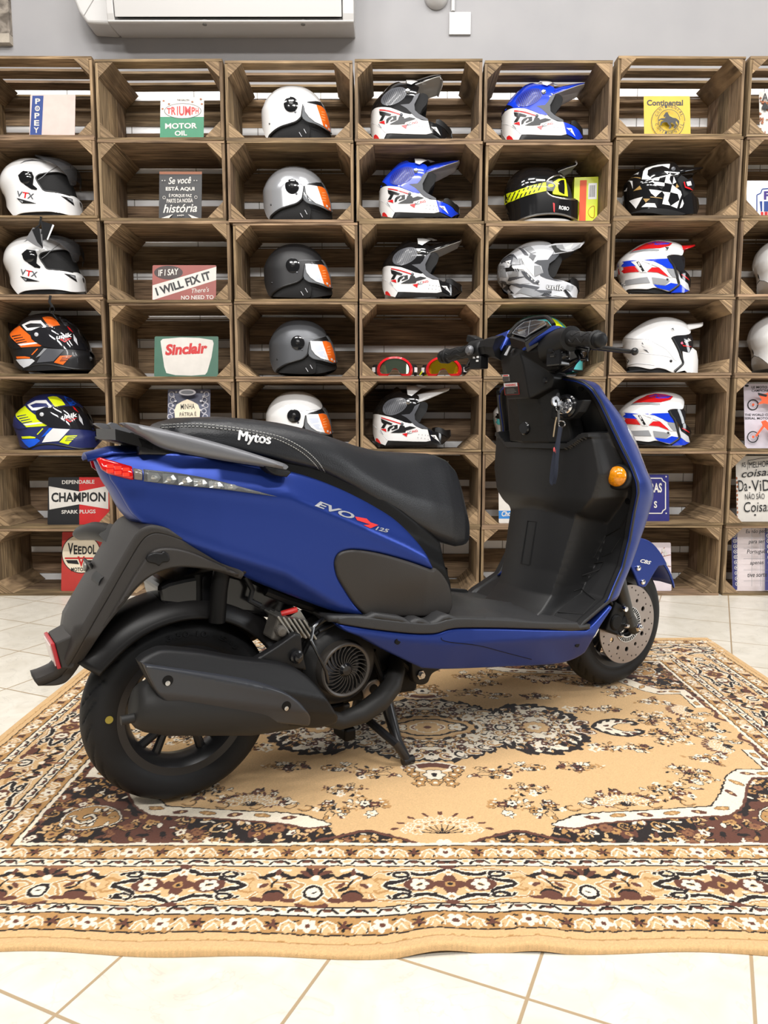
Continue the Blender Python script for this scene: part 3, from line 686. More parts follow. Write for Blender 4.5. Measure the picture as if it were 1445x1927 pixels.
def build_rug():
    gx, gy, C = paint_rug(); nx, ny = len(gx), len(gy)
    X, Y = np.meshgrid(gx, gy)
    # ripples along the near edge and a little unevenness
    e = np.clip(1 - (Y + RUG_H) / 0.22, 0, 1)
    rip = np.exp(-((X - (-0.03)) / 0.06) ** 2) * 0.011 + np.exp(-((X - 0.115) / 0.05) ** 2) * 0.008 + np.exp(-((X + 0.42) / 0.09) ** 2) * 0.004 + np.exp(-((X - 0.5) / 0.08) ** 2) * 0.003
    Z = RUG_T + rip * e + 0.0006 * np.sin(X * 23 + Y * 11)
    Yd = Y + 0.006 * np.sin(X * 7.0) * e + 0.004 * np.sin(X * 19 + 1) * e
    # rounded hem
    d = np.minimum(RUG_W - np.abs(X), RUG_H - np.abs(Y)); Z = Z - 0.0035 * np.clip(1 - d / 0.006, 0, 1) ** 2 - 0.0012 * np.exp(-((d - 0.021) / 0.003) ** 2)
    co = np.stack([X + RUG_C[0], Yd + RUG_C[1], Z], -1).reshape(-1, 3)
    idx = np.arange(nx * ny).reshape(ny, nx)
    q = np.stack([idx[:-1, :-1], idx[:-1, 1:], idx[1:, 1:], idx[1:, :-1]], -1).reshape(-1, 4)
    ring = np.concatenate([idx[0, :-1], idx[:-1, -1], idx[-1, :0:-1], idx[:0:-1, 0]])
    n0 = nx * ny; sk = co[ring].copy(); sk[:, 2] = np.maximum(0.0005, co[ring][:, 2] - RUG_T)
    m = len(ring); a = np.arange(m); b = (a + 1) % m
    sideq = np.stack([ring[a], n0 + a, n0 + b, ring[b]], -1)
    me = bpy.data.meshes.new('rug'); allv = np.concatenate([co, sk]).astype(np.float32); allq = np.concatenate([q, sideq]).astype(np.int32)
    me.vertices.add(len(allv)); me.vertices.foreach_set('co', allv.ravel())
    me.loops.add(allq.size); me.loops.foreach_set('vertex_index', allq.ravel())
    me.polygons.add(len(allq)); me.polygons.foreach_set('loop_start', np.arange(len(allq), dtype=np.int32) * 4)
    me.update(calc_edges=True)
    me.polygons.foreach_set('use_smooth', np.ones(len(allq), dtype=bool))
    col = np.ones((len(allv), 4), np.float32); col[:n0, :3] = C.reshape(-1, 3); col[n0:, :3] = C.reshape(-1, 3)[ring]
    ca = me.color_attributes.new('Col', 'FLOAT_COLOR', 'POINT'); ca.data.foreach_set('color', col.ravel())
    me.materials.append(pmat('woven_pile', (0.5, 0.4, 0.3), 0.95, attr=True, vary=0.05, nscale=300.0, bump=(900, 0.6), sheen=0.15, spec=0.1))
    me.validate()
    o = bpy.data.objects.new('oriental_rug', me); COL.objects.link(o)
    setp(o, 'beige oriental rug with dark floral border lying under the scooter', 'rug')
build_rug()
# ================================================================== scooter
BK_O = Vector((-0.42455, 1.49078, 0.0)); BK_A = R_(31.95)
HS = Vector((math.cos(BK_A), math.sin(BK_A), 0)); HT = Vector((-math.sin(BK_A), math.cos(BK_A), 0))
AXZ, TYR, WB_ = 0.2055, 0.1955, 1.2977
def S_(px, py, t):            # point of a plane along the scooter, t to its left -> (s, z)
    d = ray(px, py); p = CAMP + d * (((BK_O + HT * t - CAMP).dot(HT)) / d.dot(HT))
    return ((p - BK_O).dot(HS), p.z)
def X_(px, py, s):            # point of a plane across the scooter -> Vector(s, t, z)
    d = ray(px, py); p = CAMP + d * (((BK_O + HS * s - CAMP).dot(HS)) / d.dot(HS))
    return Vector((s, (p - BK_O).dot(HT), p.z))
def V_(px, py, t):
    s, z = S_(px, py, t); return Vector((s, t, z))
BLUE = pmat('matte_blue_paint', srgb(32, 56, 134), 0.33, metal=0.6, spec=0.5)
BLACKP = pmat('black_plastic', srgb(22, 22, 23), 0.42, spec=0.28, bump=(700, 0.12))
GREYP = pmat('dark_grey_plastic', srgb(50, 47, 45), 0.46, spec=0.35, bump=(600, 0.15))
GLOSSB = pmat('gloss_black', srgb(22, 22, 24), 0.18)
RUBBER = pmat('tyre_rubber', srgb(24, 25, 27), 0.55, spec=0.3, vary=0.08, nscale=60)
GRIPR = pmat('grip_rubber', srgb(24, 24, 25), 0.5, spec=.35)
LEATHER = pmat('seat_vinyl', srgb(32, 33, 36), 0.36, spec=0.4, bump=(420, 0.25))
RAILM = pmat('grey_metal_paint', srgb(112, 113, 117), 0.38, metal=0.35, bump=(900, 0.1))
SHIELD = pmat('heat_shield_black', srgb(44, 46, 51), 0.33, spec=0.5)
MUFF = pmat('muffler_black', srgb(36, 35, 34), 0.5, spec=0.3)
STEEL = pmat('bright_steel', srgb(190, 190, 190), 0.25, metal=1.0)
ALU = pmat('cast_aluminium', srgb(150, 148, 142), 0.45, metal=0.8, vary=0.1)
CHROME = pmat('chrome', srgb(225, 225, 228), 0.08, metal=1.0)
DISC = pmat('disc_steel', srgb(158, 148, 142), 0.38, metal=0.7)
DARK = pmat('engine_black', srgb(9, 9, 10), 0.5, spec=0.2)
WHITEP = pmat('white_print', srgb(238, 238, 238), 0.5)
REDP = pmat('red_print', srgb(214, 40, 36), 0.45)
SILVERP = pmat('silver_print', srgb(200, 202, 208), 0.25, metal=0.6)
sc = thing('scooter', 'matte blue scooter parked on the rug in front of the crate wall', 'scooter', BK_O, BK_A)

def curve1(tab):
    xs, ys = [a for a, b in tab], [b for a, b in tab]
    return lambda x: np.interp(x, xs, ys)
def corners(*segs):
    """join smooth stretches: each seg a list of points run through a spline"""
    out = []
    for sg in segs:
        p = cspline(sg, 6) if len(sg) > 2 else list(sg)
        if out and math.hypot(out[-1][0] - p[0][0], out[-1][1] - p[0][1]) < 0.5: p = p[1:]
        out += p
    if math.hypot(out[0][0] - out[-1][0], out[0][1] - out[-1][1]) < 0.5: out.pop()
    return out
def panel(name, px, wf, mat, thick=0.02, g=0.007, rnd=0.005, mirror=True, parent=None, side=-1, label=None):
    """a moulded panel: outline traced in the side view, wf(s, z) = distance from the middle plane"""
    parent = parent or sc
    poly = []
    for (x, y) in px:
        t = side * 0.15
        for k in range(6):
            s, z = S_(x, y, t); t = side * float(wf(s, z))
        poly.append((s, z))
    # even spacing along the edge
    out = []
    for i in range(len(poly)):
        a, b = poly[i], poly[(i + 1) % len(poly)]; l = math.hypot(b[0] - a[0], b[1] - a[1]); n = max(1, int(l / g + .5))
        for k in range(n): out.append((a[0] + (b[0] - a[0]) * k / n, a[1] + (b[1] - a[1]) * k / n))
    cl = [out[0]]
    for p in out[1:]:
        if math.hypot(p[0] - cl[-1][0], p[1] - cl[-1][1]) > g * 0.25: cl.append(p)
    if math.hypot(cl[0][0] - cl[-1][0], cl[0][1] - cl[-1][1]) < g * 0.25: cl.pop()
    P = np.array(cl); nb = len(P)
    A_, B_ = P, np.roll(P, -1, 0)
    if np.sum(A_[:, 0] * B_[:, 1] - B_[:, 0] * A_[:, 1]) < 0: P = P[::-1].copy(); A_, B_ = P, np.roll(P, -1, 0)
    gx, gz = np.meshgrid(np.arange(P[:, 0].min(), P[:, 0].max(), g), np.arange(P[:, 1].min(), P[:, 1].max(), g)); gx[1::2] += g / 2
    Q = np.stack([gx.ravel(), gz.ravel()], 1)
    def dist(Q):
        D = np.full(len(Q), 9.0)
        for a, b in zip(A_, B_):
            ab = b - a; t = np.clip(((Q - a) @ ab) / (ab @ ab + 1e-12), 0, 1); D = np.minimum(D, np.hypot(*(Q - a - t[:, None] * ab).T))
        return D
    ins = np.zeros(len(Q), bool)
    for a, b in zip(A_, B_):
        if a[1] != b[1]: ins ^= ((a[1] > Q[:, 1]) != (b[1] > Q[:, 1])) & (Q[:, 0] < (b[0] - a[0]) * (Q[:, 1] - a[1]) / (b[1] - a[1]) + a[0])
    Q = Q[ins]
    tan_ = np.roll(P, -1, 0) - np.roll(P, 1, 0); nr = np.stack([-tan_[:, 1], tan_[:, 0]], 1); nr /= np.linalg.norm(nr, axis=1)[:, None] + 1e-12
    rl = []
    offs = [rnd * .25, rnd * .65, rnd * 1.1]
    for o_ in offs:
        c_ = P + nr * o_
        if len(c_):
            dd = dist(c_); i2 = np.zeros(len(c_), bool)
            for a, b in zip(A_, B_):
                if a[1] != b[1]: i2 ^= ((a[1] > c_[:, 1]) != (b[1] > c_[:, 1])) & (c_[:, 0] < (b[0] - a[0]) * (c_[:, 1] - a[1]) / (b[1] - a[1]) + a[0])
            rl.append(c_[i2 & (dd > o_ * .9)])
    Q = Q[dist(Q) > rnd * 1.1 + g * 0.4] if len(Q) else Q
    Q = np.concatenate(rl + [Q])
    # one ring just inside the edge carries the rounding
    vin = [Vector(p) for p in P] + [Vector(q) for q in Q]
    r = geometry.delaunay_2d_cdt(vin, [(i, (i + 1) % nb) for i in range(nb)], [], 1, 1e-7)
    v2 = np.array([tuple(v) for v in r[0]]); fs = [tuple(f) for f in r[2]]
    bidx = [next(i for i, o in enumerate(r[3]) if k in o) for k in range(nb)]
    D = dist(v2); W = np.array([float(wf(a, b)) for a, b in v2])
    rr = np.clip(1 - D / max(rnd, 1e-6), 0, 1); wout = W - rnd * (1 - np.sqrt(np.maximum(0, 1 - rr ** 2)))
    n = len(v2)
    def mesh(sd, nm):
        vo = [(a, sd * w_, b) for (a, b), w_ in zip(v2, wout)]; vi = [(a, sd * max(0.004, w_ - thick), b) for (a, b), w_ in zip(v2, W)]
        F = []
        for f in fs:
            ff = f
            ar = sum(v2[f[i]][0] * v2[f[(i + 1) % len(f)]][1] - v2[f[(i + 1) % len(f)]][0] * v2[f[i]][1] for i in range(len(f)))
            if (ar < 0) == (sd < 0): ff = f[::-1]
            F.append(ff); F.append(tuple(i + n for i in ff[::-1]))
        for k in range(nb):
            a, b = bidx[k], bidx[(k + 1) % nb]
            F.append((a, a + n, b + n, b) if sd < 0 else (b, b + n, a + n, a))
        o = mk(nm, vo + vi, F, mat, parent, smooth=True, sharp=38)
        return o
    o = mesh(side, name)
    if label: o['label'] = label
    if mirror: mesh(-side, name)
    o['_'] = 1; del o['_']
    return o, P

# ---- widths of the body, measured from the middle plane
bw = curve1([(-.20, .024), (-.14, .050), (-.05, .100), (.0, .128), (.05, .148), (.20, .166), (.35, .176), (.50, .176), (.60, .160)])
zc = curve1([(-.20, .712), (-.14, .700), (0., .672), (.18, .643), (.30, .590), (.45, .520), (.60, .44)])
def sp(x, k=0.008):      # soft max(0, x)
    return 0.5 * (x + math.sqrt(x * x + k * k)) - 0.5 * k * math.exp(-(x / k) ** 2)
def w_body(s, z):
    c = zc(s); d = z - c
    up, dn = sp(d, .012), sp(-d, .012)
    low = sp(dn - (0.085 + 0.10 * max(0, min(1, (s + .1) / .4))), .012)
    return bw(s) - 0.42 * up - 1.2 * up * up - 0.10 * dn - 0.55 * low
blue_out = corners([(192, 863), (250, 853), (300, 851)], [(300, 851), (360, 854), (440, 869), (545, 887), (600, 902), (650, 922), (700, 949), (745, 978), (780, 1012), (803, 1042), (818, 1072)],
                   [(815, 1073), (770, 1057), (720, 1043), (680, 1036), (655, 1036), (638, 1043), (631, 1060), (636, 1085), (650, 1110), (668, 1137), (688, 1159)], [(688, 1159), (660, 1157), (625, 1150), (560, 1126), (500, 1103), (462, 1086)],
                   [(462, 1086), (400, 1053), (345, 1022), (300, 1000), (268, 985)], [(268, 985), (247, 962), (225, 925), (210, 903)], [(210, 903), (192, 863)])
_, Pblue = panel('side_panel', blue_out, w_body, BLUE, thick=0.025, rnd=0.006)
w_cov = lambda s, z: w_body(s, z) + 0.004 + 0.008 * math.exp(-(((s - .45) / .09) ** 2 + ((z - .455) / .05) ** 2))
cov_out = corners([(631, 1060), (638, 1043), (655, 1036), (680, 1036), (720, 1043), (770, 1057), (815, 1073)], [(815, 1073), (822, 1070), (836, 1083), (848, 1106), (853, 1138), (846, 1157)], [(846, 1157), (790, 1161), (690, 1160)],
                  [(690, 1160), (668, 1137), (650, 1110), (636, 1085), (631, 1060)])
panel('lower_side_cover', cov_out, w_cov, GREYP, thick=0.03, rnd=0.006, label='matte dark grey cover under the seat')
w_in = lambda s, z: w_body(s, min(z, zc(s) + .04)) - 0.014
in_out = corners([(430, 850), (545, 868), (610, 880), (660, 900), (720, 932), (790, 985), (830, 1020)], [(830, 1020), (838, 1060), (850, 1100), (851, 1150)], [(851, 1150), (700, 1150), (660, 1080), (600, 960), (450, 880)])
panel('under_seat_panel', in_out, w_in, DARK, thick=0.06, rnd=0.008)
# middle of the body: keeps daylight out between the panels
b = MB()
core = [S_(x, y, -.10) for x, y in [(330, 885), (420, 885), (545, 900), (700, 965), (800, 1060), (835, 1140), (700, 1150), (560, 1110), (460, 1065), (340, 985)]]
b.prism(core, -.085, .085, lambda u, v, d: Vector((u, d, v))); b.build('inner_frame', DARK, sc)
# tail cover bridging the two side panels on top
tp = [(-0.165, .722), (-.12, .7335), (-.07, .735), (.0, .727), (.06, .713), (.14, .703), (.20, .692)]
rings = []
for s, z in tp:
    hw_ = w_body(s, z) - 0.002
    rings.append([Vector((s, -hw_ + 2 * hw_ * k / 12, z - 0.003 + 0.012 * (1 - (2 * k / 12 - 1) ** 2))) for k in range(13)])
b = MB(); b.rings(rings, closed=False, caps=False); o = b.build('tail_cover', BLUE, sc, smooth=True)
md = o.modifiers.new('sol', 'SOLIDIFY'); md.thickness = 0.006; md.offset = -1
# under-tail
b = MB(); b.rings([[Vector((s, -h, z)), Vector((s, h, z)), Vector((s, h * .9, z + .02)), Vector((s, -h * .9, z + .02))] for s, z, h in ((-.105, .668, .05), (-.08, .625, .07), (.02, .56, .11), (.10, .50, .12))]); b.build('under_tail', BLACKP, sc)

rings = []
for x, y in cspline([(192, 864), (210, 903), (225, 925), (247, 962), (268, 985)], 3):
    t = -.1
    for k in range(5): s, z = S_(x, y, t); t = -float(w_body(s, z))
    rings.append([Vector((s + .006 - .012 * (1 - (2 * k / 8 - 1) ** 2), t + .003 + (-2 * t - .006) * k / 8, z)) for k in range(9)])
b = MB(); b.rings(rings, closed=False, caps=False); o = b.build('tail_cover', BLUE, sc, smooth=True); md = o.modifiers.new('sol', 'SOLIDIFY'); md.thickness = .004; md.offset = 0
# ---- lights at the tail
red_lens = glassmat('red_lens', srgb(215, 18, 14), 0.08, 0.86)
clear_lens = glassmat('clear_lens', srgb(205, 208, 210), 0.05, 0.10)
smoke_lens = pmat('smoke_lens', srgb(120, 112, 104), 0.15)
o, _ = panel('tail_light', [(183, 864), (189, 861), (215, 868), (249, 878), (252, 903), (246, 903), (205, 892), (193, 884)], lambda s, z: w_body(s, z) + 0.006, red_lens, thick=0.012, rnd=0.004, label='red tail light lens')
b = MB()
for i in range(3):
    for j in range(2):
        p = V_(207 + 15 * i, 877 + 9 * j + 3.2 * i, -.112); b.box(p, (.011, .004, .006))
b.build('reflector_cell', pmat('bright_red_plastic', srgb(255, 60, 40), 0.3), o)  # plain bright red cells, no emission
panel('smoked_lens', [(251, 881), (268, 884), (268, 904), (253, 902)], lambda s, z: w_body(s, z) + 0.004, smoke_lens, thick=0.012, rnd=0.002)
strip_out = corners([(270, 883), (290, 885), (340, 891), (400, 902), (450, 915), (523, 935)], [(523, 935), (450, 925), (400, 919), (340, 914), (271, 906)], [(271, 906), (270, 883)])
o, _ = panel('indicator_housing', strip_out, lambda s, z: w_body(s, z) + 0.002, GLOSSB, thick=0.012, rnd=0.002)
b = MB()
for i in range(6):
    x0 = 277 + 29 * i; hgt = [(888, 906), (891, 909), (895, 912), (900, 915), (905, 918), (910, 920)][i]
    q = [(x0, hgt[0]), (x0 + 20, hgt[0] + 2), (x0 + 26, (hgt[0] + hgt[1]) / 2 + 2), (x0 + 20, hgt[1] + 1), (x0 + 1, hgt[1])]
    pts = []
    for (x, y) in q:
        t = -.15
        for k in range(5): s, z = S_(x, y, t); t = -(w_body(s, z) + .0045)
        pts.append(Vector((s, t, z)))
    b.add(pts + [p + Vector((0, .004, 0)) for p in pts], [(0, 1, 2, 3, 4), (0, 5, 6, 1), (1, 6, 7, 2), (2, 7, 8, 3), (3, 8, 9, 4), (4, 9, 5, 0)])
    c = sum(pts, Vector()) / 5 + Vector((-.002, -.003, 0)); b.sphere(c, (.0055, .003, .005), 10, 6)
ld = b.build('led_row', pmat('led_reflector', srgb(222, 220, 212), 0.12, metal=0.7), o)
panel('indicator_lens', strip_out, lambda s, z: w_body(s, z) + 0.011, clear_lens, thick=0.002, rnd=0.004, mirror=False, parent=o, label='clear indicator lens')

# ---- seat
st_zt = curve1([(-.035, .752), (-.028, .776), (-.015, .788), (.02, .797), (.08, .799), (.14, .795), (.20, .788), (.26, .775), (.32, .757), (.38, .739), (.44, .726), (.50, .720), (.56, .717), (.605, .7145), (.64, .702), (.67, .677), (.69, .643), (.705, .600), (.714, .556), (.716, .53)])
st_zb = curve1([(-.035, .748), (.07, .737), (.192, .706), (.263, .688), (.337, .650), (.416, .602), (.50, .553), (.573, .519), (.64, .496), (.69, .495), (.705, .50), (.716, .525)])
st_w = curve1([(-.035, .06), (-.02, .10), (.05, .130), (.20, .142), (.33, .146), (.45, .140), (.55, .128), (.62, .112), (.67, .096), (.70, .075), (.712, .05), (.716, .03)])
ss_ = list(np.linspace(-.035, .02, 7)) + list(np.linspace(.03, .60, 36)) + list(np.linspace(.61, .716, 22))
rings = []
for s in ss_:
    zt, zb, W = st_zt(s), st_zb(s), st_w(s); h = zt - zb
    k = float(np.clip((s - .30) / .15, 0, 1))          # the rider's part is dished, with a ridge along its side
    half = [(0.90, 0.0), (1.0, .10), (1.0, .30 + .06 * k), (.985 - .05 * k, .50), (.93 - .14 * k, .72), (.83 - .16 * k, .89), (.62 - .06 * k, .975), (.32, 1.0), (0.0, 1.0)]
    pr = cspline(half, 3)
    ring = [Vector((s, -W * a, zb + h * b_)) for a, b_ in pr] + [Vector((s, W * a, zb + h * b_)) for a, b_ in pr[::-1][1:]]
    rings.append(ring)
b = MB(); b.rings(rings, True, True); o_seat = b.build('seat', LEATHER, sc, smooth=True, sharp=60)
def seat_pt(px, py, lift=0.0008):
    """where the line of sight of a seam meets the seat's right-hand side"""
    best = None
    for t in np.linspace(-.15, 0.0, 151):
        s, z = S_(px, py, t)
        if not (-.035 < s < .716): continue
        zt, zb, W = st_zt(s), st_zb(s), st_w(s); h = max(1e-4, zt - zb); f = (z - zb) / h
        if f < 0 or f > 1.02: continue
        k = float(np.clip((s - .30) / .15, 0, 1)); half = [(0.90, 0.0), (1.0, .10), (1.0, .30 + .06 * k), (.985 - .05 * k, .50), (.93 - .14 * k, .72), (.83 - .16 * k, .89), (.62 - .06 * k, .975), (.32, 1.0), (0.0, 1.0)]
        pr = cspline(half, 3); wt = W * np.interp(f, [q[1] for q in pr], [q[0] for q in pr])
        e = abs(-t - wt)
        if best is None or e < best[0]: best = (e, Vector((s, t - lift, z + lift)))
    return best[1]
b = MB()
for seam in ([(303, 801), (360, 798), (420, 803), (480, 812), (530, 824), (570, 845), (596, 868), (612, 890)], [(303, 806), (360, 803), (420, 808), (480, 817), (525, 829), (563, 849), (589, 871), (605, 891)]):
    p = cspline(seam, 16)
    pts = [seat_pt(x, y) for x, y in p[::2]]
    for a, c in zip(pts[:-1], pts[1:]):
        if (c - a).length > 1e-4: b.tube([a + (c - a) * .15, a + (c - a) * .8], 0.0011, 5)
b.build('stitching', pmat('grey_thread', srgb(150, 150, 148), 0.7), o_seat)
b = MB(); pp = [seat_pt(x, y, 0.0) for x, y in cspline([(303, 803.5), (360, 800.5), (420, 805.5), (480, 814.5), (527, 826), (566, 847), (592, 869), (608, 890)], 4)]
b.tube(pp, 0.0022, 6); b.build('seam_piping', LEATHER, o_seat, smooth=True)
def decal(name, body, px0, px1, mat, wf=None, ptf=None, size=1.0, bold=0.0, shear=0.0, parent=None, lift=0.0012, hpx=20.0, fat=0.0):
    """lettering laid on a side surface between two picture points of its base line"""
    vs, fs = text_mesh(body, 1.0, bold, shear, 1.0)
    x0, x1 = min(v.x for v in vs), max(v.x for v in vs); y0, y1 = min(v.y for v in vs), max(v.y for v in vs)
    a, c = Vector(px0), Vector(px1); ax = (c - a); nrm = Vector((-ax.y, ax.x)).normalized() * -1
    if nrm.y > 0: nrm = -nrm
    out = []
    for v in vs:
        u = (v.x - x0) / (x1 - x0); q = (v.y - y0) / (y1 - y0); p = a + ax * u + nrm * (q * hpx)
        if ptf: out.append(ptf(p.x, p.y)); continue
        t = -.15
        for k in range(4): s, z = S_(p.x, p.y, t); t = -(float(wf(s, z)) + lift)
        out.append(Vector((s, t, z)))
    if fat:
        n0 = len(out); f0 = list(fs)
        for dx, dy in ((-fat, 0), (fat, 0), (0, fat * .6), (0, -fat * .6)):
            b0 = len(out)
            for v in vs:
                u = (v.x - x0) / (x1 - x0); q = (v.y - y0) / (y1 - y0); p = a + ax * u + nrm * (q * hpx); out.append(ptf(p.x + dx, p.y + dy))
            fs = fs + [tuple(i + b0 for i in f) for f in f0]
    return mk(name, out, fs, mat, parent or sc)
decal('lettering', 'Mytos', (447, 835), (507, 843), WHITEP, ptf=lambda x, y: seat_pt(x, y, 0.0015), bold=0.0, shear=0.0, parent=o_seat, hpx=24, fat=1.0)
wl = lambda s, z: w_body(s, z)
decal('lettering', 'EVO', (592, 952), (664, 979), SILVERP, wf=wl, bold=0.03, shear=0.25, hpx=12)
b = MB(); q = [(668, 972), (690, 976), (697, 983), (712, 988), (697, 994), (684, 988), (697, 987), (672, 979)]
pts = []
for (x, y) in q:
    t = -.15
    for k in range(5): s, z = S_(x, y, t); t = -(w_body(s, z) + .0012)
    pts.append(Vector((s, t, z)))
b.add(pts, [tuple(range(8))]); b.build('emblem', REDP, sc)
decal('lettering', '125', (706, 997), (731, 1003), SILVERP, wf=wl, bold=0.03, shear=0.25, hpx=7)

# ---- grab rail
w_rail = lambda s, z: 0.128 + 0.035 * max(0, min(1, (s + .1) / .25)) - 0.10 * max(0, s - .15) + 0.012
rail_out = corners([(231, 797), (240, 795), (262, 798), (330, 812), (430, 838), (520, 866)], [(520, 866), (540, 873), (547, 879), (541, 887)], [(541, 887), (500, 879), (430, 868), (340, 851), (305, 840), (282, 826), (262, 815), (231, 797)])
o_rail, _ = panel('grab_rail', rail_out, w_rail, RAILM, thick=0.034, rnd=0.012, g=0.007)
panel('rail_foot', corners([(496, 876), (546, 886), (541, 898)], [(541, 898), (525, 896), (510, 890), (496, 876)]), lambda s, z: w_rail(s, z) - 0.006, BLACKP, thick=0.03, rnd=0.003)
panel('rail_fin', [(199, 799), (204, 795), (213, 797), (228, 808), (263, 847), (262, 852), (250, 851), (243, 846)], lambda s, z: 0.10, RAILM, thick=0.03, rnd=0.006, mirror=False, side=1)
panel('rail_bracket', [(250, 814), (285, 828), (310, 843), (345, 853), (330, 858), (262, 856), (262, 838)], lambda s, z: 0.085, GLOSSB, thick=0.02, rnd=0.004)
b = MB(); b.rings([[Vector((s, -.085, z)), Vector((s, .085, z)), Vector((s, .085, z - .02)), Vector((s, -.085, z - .02))] for s, z in ((-.125, .775), (-.09, .765), (-.02, .745), (.05, .74))]); b.build('rail_cross_piece', BLACKP, sc)

# ---- rear mudguard with plate holder
w_mg = lambda s, z: (0.095 + 0.03 * max(0, min(1, (s + .1) / .2))) * float(np.interp(z, [.318, .40], [.32, 1.0]))
mg_up = [(462, 1079), (440, 1063), (390, 1037), (340, 1014), (305, 1003), (284, 1004), (266, 1018), (240, 1060), (206, 1120), (170, 1182), (141, 1235), (118, 1268), (92, 1283), (72, 1290)]
mg_dn = [(74, 1292), (112, 1290), (134, 1276), (166, 1230), (198, 1183), (232, 1140), (266, 1100), (300, 1077), (340, 1068), (400, 1074), (455, 1091)]
o_mg, _ = panel('rear_mudguard', corners(mg_up, mg_dn), w_mg, GREYP, thick=0.012, rnd=0.004)
rings = []
for (x, y) in cspline(mg_up, 3):
    t = -.1
    for k in range(5): s, z = S_(x, y, t); t = -float(w_mg(s, z))
    h = -t - .002
    rings.append([Vector((s, -h, z - .001)), Vector((s - .006, -h * .93, z + .010)), Vector((s - .007, -h * .5, z + .013)), Vector((s - .008, 0, z + .014)), Vector((s - .007, h * .5, z + .013)), Vector((s - .006, h * .93, z + .010)), Vector((s, h, z - .001))])
b = MB(); b.rings(rings, closed=False, caps=False); o = b.build('plate_holder', GREYP, sc, smooth=True, sharp=50); md = o.modifiers.new('sol', 'SOLIDIFY'); md.thickness = 0.008; md.offset = 0
# raised outer step that runs along the flange
step = corners([(452, 1080), (400, 1055), (350, 1036), (310, 1031), (285, 1040), (262, 1070), (225, 1132), (195, 1180)], [(195, 1180), (230, 1138), (266, 1098), (300, 1077), (340, 1068), (400, 1073), (450, 1086)])
panel('mudguard_step', step, lambda s, z: w_mg(s, z) + 0.006, GREYP, thick=0.008, rnd=0.005)
panel('indicator_plug', corners([(275, 1051), (280, 1044), (292, 1040), (304, 1041)], [(304, 1041), (308, 1037), (318, 1044), (319, 1056), (306, 1059)], [(306, 1059), (300, 1065), (292, 1061), (279, 1058), (275, 1051)]), lambda s, z: w_mg(s, z) + 0.010, BLACKP, thick=0.006, rnd=0.003)
# indicator stalk on the far side, tag bracket, reflector
b = MB(); i0, i1, i2, i3 = V_(236, 1024, .03), V_(206, 1004, .12), V_(178, 999, .20), V_(142, 1005, .30)
b.tube([i0, i0.lerp(i1, .5), i1], [.030, .028, .022], 4); b.tube([i1.lerp(i0, .1), i1.lerp(i2, .3), i2, i2.lerp(i3, .7), i3], [.017, .021, .020, .016, .007], 14)
b.build('rear_indicator', pmat('black_rubber_boot', srgb(38, 37, 36), 0.5), sc, smooth=True, sharp=50)
b = MB(); c_ = V_(172, 1072, .075); b.box(c_, (.006, .07, .042), Matrix.Rotation(R_(-22), 3, 'Y')); b.lathe([(.0, -.004), (.010, -.004), (.010, .004), (.0, .004)], V_(163, 1066, .09) + Vector((-.002, 0, 0)), 'x', 14, m=1); o = b.build('plate_bracket', [BLACKP, ALU], sc); bevel(o, .003, 2)
b = MB(); c_ = V_(196, 1094, -.03); b.lathe([(0, -.03), (.016, -.03), (.018, .03), (0, .03)], c_, 'y', 16); b.lathe([(0, -.036), (.007, -.036), (.007, 0)], c_ + Vector((-.004, 0, 0)), 'y', 12); b.build('holder_boss', BLACKP, sc, smooth=True, sharp=40)
rf_t, rf_b = V_(99, 1211, -.045), V_(112, 1259, -.045)
b = MB(); b.rings([[Vector((p.x + .004, -.045, p.z)), Vector((p.x + .004, .045, p.z)), Vector((p.x + dx, .052, p.z + dz)), Vector((p.x + dx, -.052, p.z + dz))] for p, dx, dz in ((rf_t, .035, .012), (rf_t.lerp(rf_b, .5), .040, .008), (rf_b, .022, -.002))]); o = b.build('reflector_mount', GREYP, sc); bevel(o, .003, 2)
ang_ = math.atan2(rf_b.x - rf_t.x, rf_t.z - rf_b.z); rc = rf_t.lerp(rf_b, .5); rl_ = (rf_b - rf_t).length
b = MB(); b.box((rc.x, 0, rc.z), (.007, .092, rl_), Matrix.Rotation(-ang_, 3, 'Y')); o = b.build('reflector', pmat('red_reflector', srgb(170, 36, 44), 0.25), sc); bevel(o, .002, 2)
b = MB(); b.box((rc.x - .004, 0, rc.z), (.003, .078, rl_ * .8), Matrix.Rotation(-ang_, 3, 'Y')); b.build('reflector_face', pmat('reflector_white', srgb(220, 200, 196), 0.2), o)

